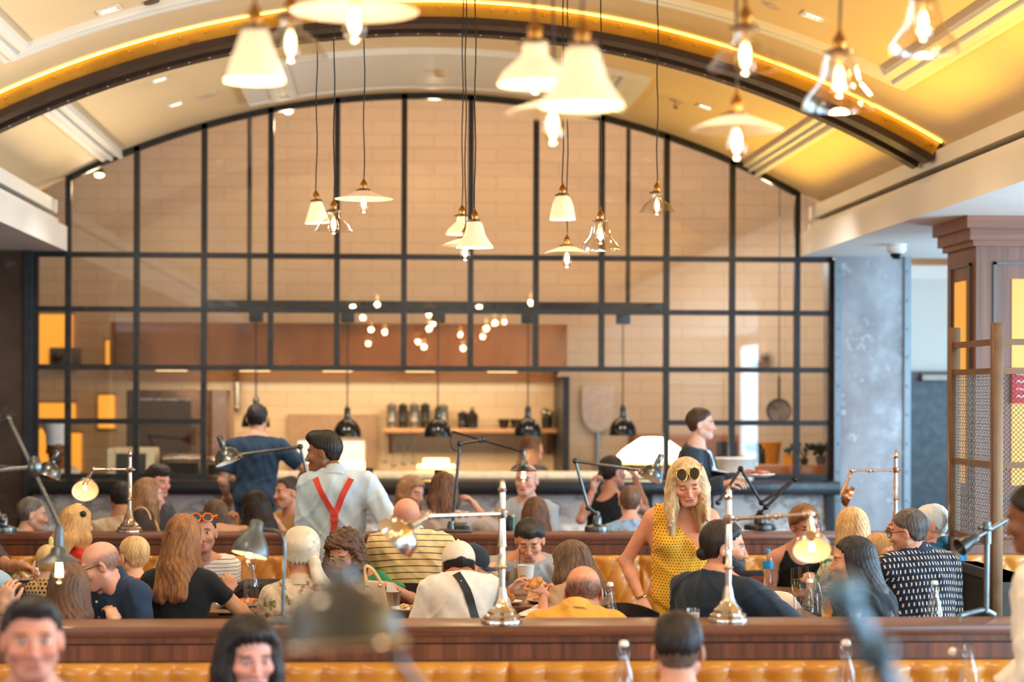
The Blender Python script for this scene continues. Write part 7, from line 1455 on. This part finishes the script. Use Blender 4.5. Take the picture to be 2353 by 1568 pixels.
# bottles
bglass = NB('bottle_glass').fin((0.97, 0.985, 0.98, 1), 0.02, Transmission_Weight=1.0, IOR=1.12)
tglass = thin_glass('table_glass', 1.5, (0.985, 0.99, 0.99, 1), 0.0, 0.02)
porc = M((238, 232, 224), 0.25, var=0.02); wirem = M((170, 172, 176), 0.2, 1.0)
water = thin_glass('water', 1.33, (0.97, 0.985, 0.985, 1), 0.0, 0.0)
GBt = 'clear swing-top water bottles'
def swing(base, label, s=1.0, open_=False):
    t = thing('water_bottle', label, 'bottle', base, GBt); m = Matrix.Translation(Vector(base)) @ Matrix.Scale(s, 4)
    pr = [(0.036, 0), (0.040, 0.006), (0.040, 0.12), (0.038, 0.14), (0.030, 0.175), (0.020, 0.205), (0.0145, 0.235), (0.0145, 0.252), (0.0165, 0.254), (0.0165, 0.264)]
    MB().lathe(pr + [(0.0125, 0.264), (0.0115, 0.235), (0.017, 0.204), (0.027, 0.174), (0.035, 0.138), (0.037, 0.118), (0.037, 0.012), (0.001, 0.010)], m, 24, cap=False).build('glass', tglass, t, 50)
    MB().lathe([(0.001, 0.011), (0.0368, 0.012), (0.0368, 0.10), (0.001, 0.10)], m, 24, cap=False).build('water', water, t, 30)
    c = m @ Vector((0, 0, 0.262)) if not open_ else m @ Vector((-0.05, 0, 0.235))
    cm = Matrix.Translation(c) @ Matrix.Scale(s, 4) @ (Matrix.Rotation(0 if not open_ else -1.2, 4, 'Y'))
    MB().lathe([(0.012, 0), (0.017, 0.004), (0.016, 0.016), (0.011, 0.022), (0.001, 0.023)], cm, 16).build('stopper', porc, t)
    mb = MB()
    for sg in (-1, 1): mb.tube([m @ Vector((sg * 0.017, 0, 0.22)), m @ Vector((sg * 0.022, 0.004, 0.245)), c + Vector((sg * 0.019 * s, 0, 0.008 * s))], 0.0014 * s, 6)
    mb.tube([m @ Vector((0.0165 * math.cos(a), 0.0165 * math.sin(a), 0.222)) for a in [2 * math.pi * i / 16 for i in range(16)]], 0.0014 * s, 6, True); mb.build('wire_bail', wirem, t)
swing(on_table(578, 1404), 'full swing-top bottle under the bell lamp, left table', 1.05)
swing(at(1402, 9.6), 'swing-top bottle beside the balding man in mustard')
swing(at(1861, 9.75), 'swing-top bottle among the wine glasses, right of navy tee')
swing(at(2148, 9.65), 'swing-top bottle in front of the patterned shirt')
swing(at(1434, 7.3), 'blurred swing-top bottle at the bottom edge, left of the faded haircut')
swing(at(1944, 7.3), 'blurred swing-top bottle at the bottom edge, under the blurred lamp arm')
swing(at(2226, 7.3), 'blurred open swing-top bottle near the bottom right corner', 1.0, True)
swing(at(194, 12.75), 'swing-top bottle behind the bald man in glasses', 1.0)
GG = 'drinking glasses on the tables'
def lathed(name, base, prof, mat, label, cat, group=None, n=24, parts=()):
    t = thing(name, label, cat, base, group); MB().lathe(prof, Vector(base), n, cap=False).build('bowl' if name.endswith('glass') or name == 'flute' else 'body', mat, t, 50)
    for nm, pr, mt in parts: MB().lathe(pr, Vector(base), n, cap=False).build(nm, mt, t, 50)
wine = thin_glass('pale_wine', 1.33, (0.98, 0.90, 0.66, 1), 0.0, 0.0); amber_d = thin_glass('iced_tea', 1.33, (0.95, 0.72, 0.42, 1)); pink_d = M((222, 120, 116), 0.3)
def flute(px, py, label, fill=0.13):
    b = on_table(px, py); lathed('flute', b, [(0.006, 0.085), (0.018, 0.10), (0.026, 0.13), (0.029, 0.17), (0.026, 0.235)], tglass, label, 'champagne flute', 'champagne flutes', 20,
        [('stem', [(0.032, 0), (0.030, 0.004), (0.004, 0.008), (0.0035, 0.085), (0.006, 0.09)], tglass)] + ([('wine', [(0.001, 0.092), (0.017, 0.102), (0.025, 0.131), (0.0275, 0.17), (0.001, 0.17)], wine)] if fill else []))
flute(1829, 1404, 'filled champagne flute, front one left of the bottle'); flute(1846, 1400, 'champagne flute standing behind the filled one', 0)
b = on_table(1906, 1404); lathed('wine_glass', b, [(0.005, 0.085), (0.03, 0.105), (0.037, 0.14), (0.034, 0.185)], tglass, 'stemmed wine glass nearest the dark long-haired woman', 'wine glass', None, 20, [('stem', [(0.034, 0), (0.03, 0.004), (0.004, 0.008), (0.004, 0.085)], tglass), ('wine', [(0.001, 0.09), (0.028, 0.106), (0.035, 0.135), (0.001, 0.135)], wine)])
def tumbler(px, py, label, r=0.034, h=0.11, fill=None, z=TZ, taper=0.86):
    b = on_table(px, py, z); lathed('tumbler_glass', b, [(0.001, 0.008), (r * taper, 0.006), (r * taper, 0), (r, h), (r - 0.003, h), (r * taper - 0.003, 0.01)], tglass, label, 'glass', GG, 20, [('drink', [(0.001, 0.01), (r * taper - 0.004, 0.011), (r * 0.93, h * 0.6), (0.001, h * 0.6)], fill)] if fill else [])
tumbler(1834, 1412, 'small glass behind the swing-top bottle, left side', 0.028, 0.09); tumbler(1884, 1412, 'stemless glass of water right of the swing-top bottle', 0.042, 0.105, water, taper=0.7)
tumbler(1190, 1340, 'tall glass with a black straw before the grey sweatshirt', 0.03, 0.15, amber_d); tumbler(1164, 1338, 'medium tumbler of amber drink on the round table', 0.028, 0.11, amber_d)
tumbler(1142, 1392, 'tumbler behind the nickel lamp stem', 0.036, 0.12); tumbler(148, 1340, 'glass of pink drink with a straw by the little girl', 0.034, 0.12, pink_d)
tumbler(1778, 1342, 'clear glass behind the water bottle', 0.034, 0.11); tumbler(1306, 1281, 'amber drink glass behind the far ledge', 0.03, 0.14, amber_d)
for px, py, h, lab in ((1192, 1262, 0.2, 'black straw in the tall glass'), (148, 1280, 0.19, 'dark straw in the pink drink')):
    b = on_table(1190 if px > 900 else 148, 1340); MB_ = MB().cyl(b + Vector((0.008, 0, 0.012)), b + Vector((0.012, 0, 0.012 + h)), 0.003, None, 8).build('straw', black, None, 40, loc=b + Vector((0.008, 0, 0.012))); tag(MB_, lab, 'straw')
b = on_table(1871, 1400); lathed('carafe', b, [(0.001, 0.006), (0.05, 0.0), (0.052, 0.02), (0.05, 0.09), (0.03, 0.14), (0.028, 0.17), (0.036, 0.19)], tglass, 'clear glass carafe behind the swing-top bottle', 'carafe', None, 24, [('water', [(0.001, 0.008), (0.049, 0.018), (0.048, 0.07), (0.001, 0.07)], water)])
# plastic water bottle
b = on_table(1764, 1344); t = thing('plastic_bottle', 'plastic water bottle with blue cap and label on the round table', 'bottle', b)
MB().lathe([(0.001, 0.004), (0.026, 0), (0.031, 0.01), (0.029, 0.03), (0.032, 0.045), (0.028, 0.06), (0.032, 0.08), (0.033, 0.095), (0.033, 0.145), (0.03, 0.165), (0.018, 0.19), (0.013, 0.196), (0.013, 0.21)], b, 20, cap=False).build('bottle_body', tglass, t, 50)
MB().lathe([(0.0338, 0.098), (0.0338, 0.146)], b, 24, cap=False).build('paper_band', M((40, 160, 214), 0.4), t); MB().lathe([(0.0155, 0.198), (0.0155, 0.218), (0.013, 0.221), (0.001, 0.221)], b, 18).build('screw_cap', M((30, 150, 216), 0.35), t)
# plates and food
def plate(px, py, label, r=0.12, food=None, z=TZ):
    b = on_table(px, py, z); t = thing('plate', label, 'plate', b, 'plates on the tables')
    MB().lathe([(0.001, 0.004), (r * 0.6, 0.003), (r * 0.62, 0), (r, 0.018), (r, 0.022), (r * 0.64, 0.008), (0.001, 0.008)], b, 32, cap=False).build('dish', porc, t, 50)
    return b
rf = random.Random(3)
def morsels(name, b, n, rad, cols, label, cat, size=0.02, flat=0.5):
    t = thing(name, label, cat, b + Vector((0, 0, 0.014)))
    for k, c in enumerate(cols):
        mb = MB()
        for i in range(n): a = rf.uniform(0, 6.28); d = rad * math.sqrt(rf.random()); s_ = size * rf.uniform(0.6, 1.3); mb.ball(b + Vector((math.cos(a) * d, math.sin(a) * d * 0.8, 0.014 + s_ * flat + rf.random() * 0.012)), s_, 8, (1, rf.uniform(0.5, 1), flat), Matrix.Rotation(rf.uniform(0, 3), 4, 'Z') @ Matrix.Rotation(rf.uniform(-0.4, 0.4), 4, 'X'))
        o = mb.build('topping' if k else 'filling', M(c, 0.6, var=0.15), t); o['kind'] = 'stuff'
b = plate(546, 1396, 'white plate of pizza on the left table'); morsels('pizza_slices', b, 16, 0.09, ((214, 130, 60), (190, 80, 40)), 'orange pizza slices on the left white plate', 'pizza', 0.03, 0.35)
b = plate(36, 1337, 'white salad plate at the left edge'); morsels('salad', b, 16, 0.085, ((206, 120, 100), (120, 130, 60), (226, 200, 170)), 'mixed salad on the plate at left edge', 'salad', 0.022, 0.7)
b = plate(1272, 1386, 'large plate of bread before the balding man', 0.15); morsels('flatbread', b, 22, 0.12, ((214, 150, 80), (232, 186, 130)), 'pile of golden flatbread pieces on the large plate', 'bread', 0.03, 0.35)
b = plate(944, 1406, 'plate with leftovers left of the white-capped boy', 0.11); morsels('leftovers', b, 8, 0.07, ((226, 196, 130), (190, 150, 90)), 'leftover bites on the plate by the capped boy', 'food', 0.016, 0.5)
b = plate(1170, 1390, 'small plate with a bread roll behind the lamp stem', 0.075); t = thing('bread_roll', 'brown bread roll on the small plate', 'bread', b + Vector((0, 0, 0.01))); MB().ball(b + Vector((0, 0, 0.036)), 0.034, 14, (1, 0.9, 0.8)).build('crust', M((170, 96, 48), 0.5, var=0.15), t)
plate(1310, 1338, 'white side plate at the right of the round table', 0.10)
w = PEOPLE['food']['arms'][-1][2]; wp = PEOPLE['food']['arms'][-1][2] + (PEOPLE['food']['arms'][-1][2] - PEOPLE['food']['arms'][-1][1]).normalized() * 0.02
p = w + Vector((-0.045, -0.03, 0.055)); o = MB().ball(p, 0.034, 14, (1.0, 0.7, 0.85)).ball(p + Vector((0.02, -0.008, 0.012)), 0.022, 10).ball(p + Vector((-0.012, -0.014, -0.012)), 0.02, 10).build('fried_bite', M((214, 140, 66), 0.5, var=0.2), None, 60, loc=p); tag(o, 'golden fried bite held up by the girl with the bracelet', 'food')
def napkin(px, py, label, sx_=0.13, sy_=0.09, h=0.03, seed=1, z=TZ, c=(238, 228, 216)):
    b = on_table(px, py, z); rd = random.Random(seed); n = 14; vs = []; ph = rd.uniform(0, 6)
    for j in range(n + 1):
        for i in range(n + 1):
            x = -1 + 2 * i / n; y = -1 + 2 * j / n; e = max(0, 1 - max(abs(x), abs(y)) ** 4); vs.append(b + Vector((x * sx_, y * sy_, 0.004 + e * h * (0.6 + 0.4 * math.sin(4 * x + ph + 2 * y)))))
    vs += [Vector((v.x, v.y, b.z + 0.001)) for v in vs]; k = (n + 1) ** 2; fs = [(j*(n+1)+i, j*(n+1)+i+1, (j+1)*(n+1)+i+1, (j+1)*(n+1)+i) for j in range(n) for i in range(n)]; fs += [tuple(q + k for q in f[::-1]) for f in fs]
    for i in range(n): fs += [(i, k + i, k + i + 1, i + 1), (n*(n+1)+i, n*(n+1)+i+1, k + n*(n+1)+i+1, k + n*(n+1)+i), (i*(n+1), (i+1)*(n+1), k + (i+1)*(n+1), k + i*(n+1)), (i*(n+1)+n, k + i*(n+1)+n, k + (i+1)*(n+1)+n, (i+1)*(n+1)+n)]
    o = MB().add(vs, fs).build('napkin', M(c, 0.8, var=0.03), None, 60, loc=b); tag(o, label, 'napkin', 'cloth napkins')
napkin(1786, 1396, 'big bunched white napkin beside the bearded man', 0.12, 0.10, 0.085, 1); napkin(1780, 1416, 'lower folded white napkin beside the bearded man', 0.09, 0.05, 0.03, 5)
napkin(1262, 1402, 'white napkin on the table edge of bread plate', 0.10, 0.06, 0.04, 2); napkin(1232, 1414, 'flat folded napkin between lamp base and mustard shirt', 0.09, 0.06, 0.03, 3)
b = on_table(80, 1336); o = MB().lathe([(0.04, 0), (0.035, 0.05), (0.02, 0.09), (0.001, 0.13)], b, 5).build('napkin', M((240, 236, 230), 0.8), None, 0, loc=b); tag(o, 'upright folded white napkin at the left table', 'napkin', 'cloth napkins')
# paper tub, shakers, metal cup, menu, phones, candles
b = on_table(1208, 1344); t = thing('paper_tub', 'white paper tub on the round table', 'tub', b); MB().lathe([(0.001, 0.004), (0.042, 0), (0.053, 0.115), (0.055, 0.116), (0.055, 0.121), (0.05, 0.121), (0.04, 0.008)], b, 28, cap=False).build('cup_wall', porc, t, 50); MB().box(b + Vector((-0.035, -0.054, 0.055)), b + Vector((-0.005, -0.05, 0.06))).build('printed_line', M((150, 120, 90), 0.6), t, 0)
for px, py, lab in ((1138, 1338, 'small white shaker, leftmost on the round table'), (1150, 1344, 'small steel topped shaker on the round table')):
    b = on_table(px, py); t = thing('shaker', lab, 'shaker', b, 'shakers on the round table'); MB().lathe([(0.02, 0), (0.022, 0.06), (0.017, 0.075)], b, 16).build('body', porc if px < 1145 else tglass, t, 50); MB().lathe([(0.018, 0.075), (0.017, 0.095), (0.001, 0.1)], b, 16).build('top', wirem, t)
b = on_table(904, 1397); t = thing('metal_cup', 'steel fry cup lined with white paper on the centre table', 'cup', b); MB().lathe([(0.001, 0.004), (0.035, 0), (0.042, 0.085), (0.044, 0.088), (0.041, 0.085), (0.033, 0.008)], b, 28, cap=False).build('cup_wall', M((196, 176, 156), 0.22, 1.0), t, 50)
MB().add([b + Vector(v) for v in ((-0.04, 0.0, 0.08), (0.035, 0.005, 0.075), (0.0, 0.02, 0.07), (-0.035, 0.012, 0.145), (-0.005, 0.012, 0.125))], [(0, 1, 4, 3), (1, 2, 4), (2, 0, 3, 4), (0, 2, 1)]).build('paper_liner', porc, t, 0)
b = on_table(1800, 1332); m = Matrix.Translation(b) @ Matrix.Rotation(0.25, 4, 'Z') @ Matrix.Rotation(-1.15, 4, 'X') @ Matrix.Translation((0, 0, 0)); t = thing('menu_card', 'printed white menu card leaning on the round table', 'menu', b)
MB().box((-0.055, 0.0, -0.002), (0.055, 0.13, 0.002), Matrix.Translation(b + Vector((0, 0, 0.003))) @ Matrix.Rotation(0.5, 4, 'X')).build('card', M((232, 206, 184), 0.7), t, 0)
mb = MB()
for k in range(6): mb.box((-0.04 + 0.006 * (k % 3), 0.105 - k * 0.017, 0.0018), (0.04 - 0.008 * (k % 2), 0.110 - k * 0.017, 0.0028), Matrix.Translation(b + Vector((0, 0, 0.003))) @ Matrix.Rotation(0.5, 4, 'X'))
mb.build('print', M((120, 96, 80), 0.7), t, 0)
b = on_table(1726, 1344); t = thing('pouch', 'black pouch with a colourful print behind the bearded man', 'pouch', b); MB().cbox(b + Vector((0, 0, 0.045)), (0.16, 0.05, 0.09), None, 0.02).build('body', black, t); MB().cbox(b + Vector((0.03, -0.026, 0.03)), (0.09, 0.004, 0.045), None, 0.001).build('print', cloth_mat((150, 70, 40), ('floral', ((210, 170, 60), (60, 90, 50)), 30.0)), t)
for px, py, lab, sx_ in ((1800, 1419, 'black pouch lying beside the folded white napkins', 0.085), (530, 1414, 'dark phone lying on the left table', 0.06)):
    b = on_table(px, py); o = MB().cbox(b + Vector((0, 0, 0.008)), (sx_ * 2, 0.09, 0.014), None, 0.005).build('phone' if px < 900 else 'wallet', M((22, 20, 22), 0.25), None, 40, loc=b); tag(o, lab, 'phone' if px < 900 else 'wallet')
for px, lab in ((1593, 'small glass candle cup on the near ledge left of right lamp'), (1966, 'small glass candle cup on the near ledge by dark-haired woman')):
    b = PZ(px, 1424, LZ); t = thing('candle_cup', lab, 'candle', b, 'candle cups on the near ledge'); MB().lathe([(0.001, 0.004), (0.025, 0), (0.028, 0.045), (0.026, 0.045), (0.023, 0.006)], b, 20, cap=False).build('cup_wall', tglass, t, 50); MB().lathe([(0.001, 0.006), (0.0225, 0.007), (0.024, 0.026), (0.001, 0.028)], b, 18, cap=False).build('wax', M((240, 214, 180), 0.5), t)
# bags
b = at(857, 11.05); t = thing('handbag', 'cream leather handbag with two handles on the centre table', 'handbag', b)
MB().prism([(b.x - 0.055, TZ), (b.x + 0.09, TZ), (b.x + 0.055, TZ + 0.155), (b.x - 0.035, TZ + 0.16)], b.y - 0.05, b.y + 0.05, 'y').build('bag_body', M((222, 202, 178), 0.4), t, 30)
for dy in (-0.04, 0.04): MB().tube(bez((b.x - 0.03, b.y + dy, TZ + 0.15), (b.x - 0.07, b.y + dy, TZ + 0.27), (b.x - 0.02, b.y + dy, TZ + 0.27), (b.x + 0.045, b.y + dy, TZ + 0.15)), 0.007, 8).build('handle', M((230, 190, 130), 0.45), t)
for dx in (-0.03, 0.04): MB().ball((b.x + dx, b.y - 0.055, TZ + 0.14), 0.012, 10).build('ring', nickel, t)
p = at(606, 11.85, 0); t = thing('backpack', 'black padded backpack propped up behind the bell lamp', 'backpack', (p.x, p.y, 0.46))
MB().cbox((p.x, p.y, 0.66), (0.36, 0.2, 0.40), None, 0.08).build('bag_body', M((30, 30, 34), 0.7), t); MB().cbox((p.x + 0.02, p.y - 0.11, 0.58), (0.26, 0.05, 0.2), None, 0.02).build('pocket', M((24, 24, 28), 0.6), t)
for dx in (-0.1, 0.0, 0.11): MB().tube(bez((p.x + dx - 0.1, p.y - 0.1, 0.74), (p.x + dx, p.y - 0.15, 0.84), (p.x + dx + 0.02, p.y - 0.16, 0.86), (p.x + dx + 0.12, p.y - 0.1, 0.80)), 0.012, 8).build('strap', M((44, 40, 40), 0.7), t)
MB().cbox((p.x, p.y + 0.02, 0.23), (0.40, 0.40, 0.46), None, 0.02).build('stool_pad', leath_blk, None, 40, loc=(p.x, p.y, 0)); tag(COL.objects[-1], 'low black stool holding up the backpack', 'stool')
# things behind the far ledge
for px, c, h, lab in ((1178, (40, 120, 50), 0.24, 'green glass bottle in front of the pink-faced man'), (405, (40, 130, 60), 0.22, 'green glass bottle right of the long-haired woman in beige')):
    b = at(px, 14.7 if px > 900 else 15.1); h += 0.06; t = thing('beer_bottle', lab, 'bottle', b, 'green bottles behind the far ledge'); MB().lathe([(0.03, 0), (0.031, 0.13), (0.014, 0.18), (0.013, h)], b, 16).build('glass', M(c, 0.1, spec=0.8), t, 50); MB().lathe([(0.014, h - 0.01), (0.014, h + 0.005), (0.001, h + 0.006)], b, 12).build('neck_band', M((230, 226, 214), 0.4), t)
b = at(1168, 14.7); t = thing('pepper_mill', 'dark pepper mill beside the green bottle behind the far ledge', 'pepper mill', b); MB().lathe([(0.035, 0), (0.036, 0.1), (0.022, 0.15), (0.036, 0.2), (0.03, 0.27), (0.012, 0.3), (0.001, 0.31)], b, 18).build('mill_body', black, t)
# what the suited man carries, and the tub on the pass behind him
sp = PEOPLE['suit']['arms'][1][2] + (PEOPLE['suit']['arms'][1][2] - PEOPLE['suit']['arms'][1][1]).normalized() * 0.09; b = sp + Vector((0.12, 0.0, 0.03))
t = thing('serving_plate', 'white plate of meat carried by the suited man', 'plate', b); MB().lathe([(0.001, 0.004), (0.08, 0.002), (0.14, 0.02), (0.14, 0.024), (0.08, 0.01), (0.001, 0.01)], b, 28, cap=False).build('dish', porc, t, 50)
morsels('sliced_meat', b, 9, 0.09, ((176, 90, 74), (200, 128, 104)), 'slices of meat on the plate the suited man carries', 'meat', 0.028, 0.4)
b = Vector((P(1688, 1100, YC + 0.2).x, YC + 0.12, zc)); t = thing('ice_tub', 'large white tub on the pass behind the suited man', 'tub', b); MB().lathe([(0.001, 0.01), (0.15, 0), (0.178, 0.19), (0.184, 0.195), (0.184, 0.205), (0.17, 0.2), (0.142, 0.012)], b, 32, cap=False).build('tub_wall', porc, t, 50)
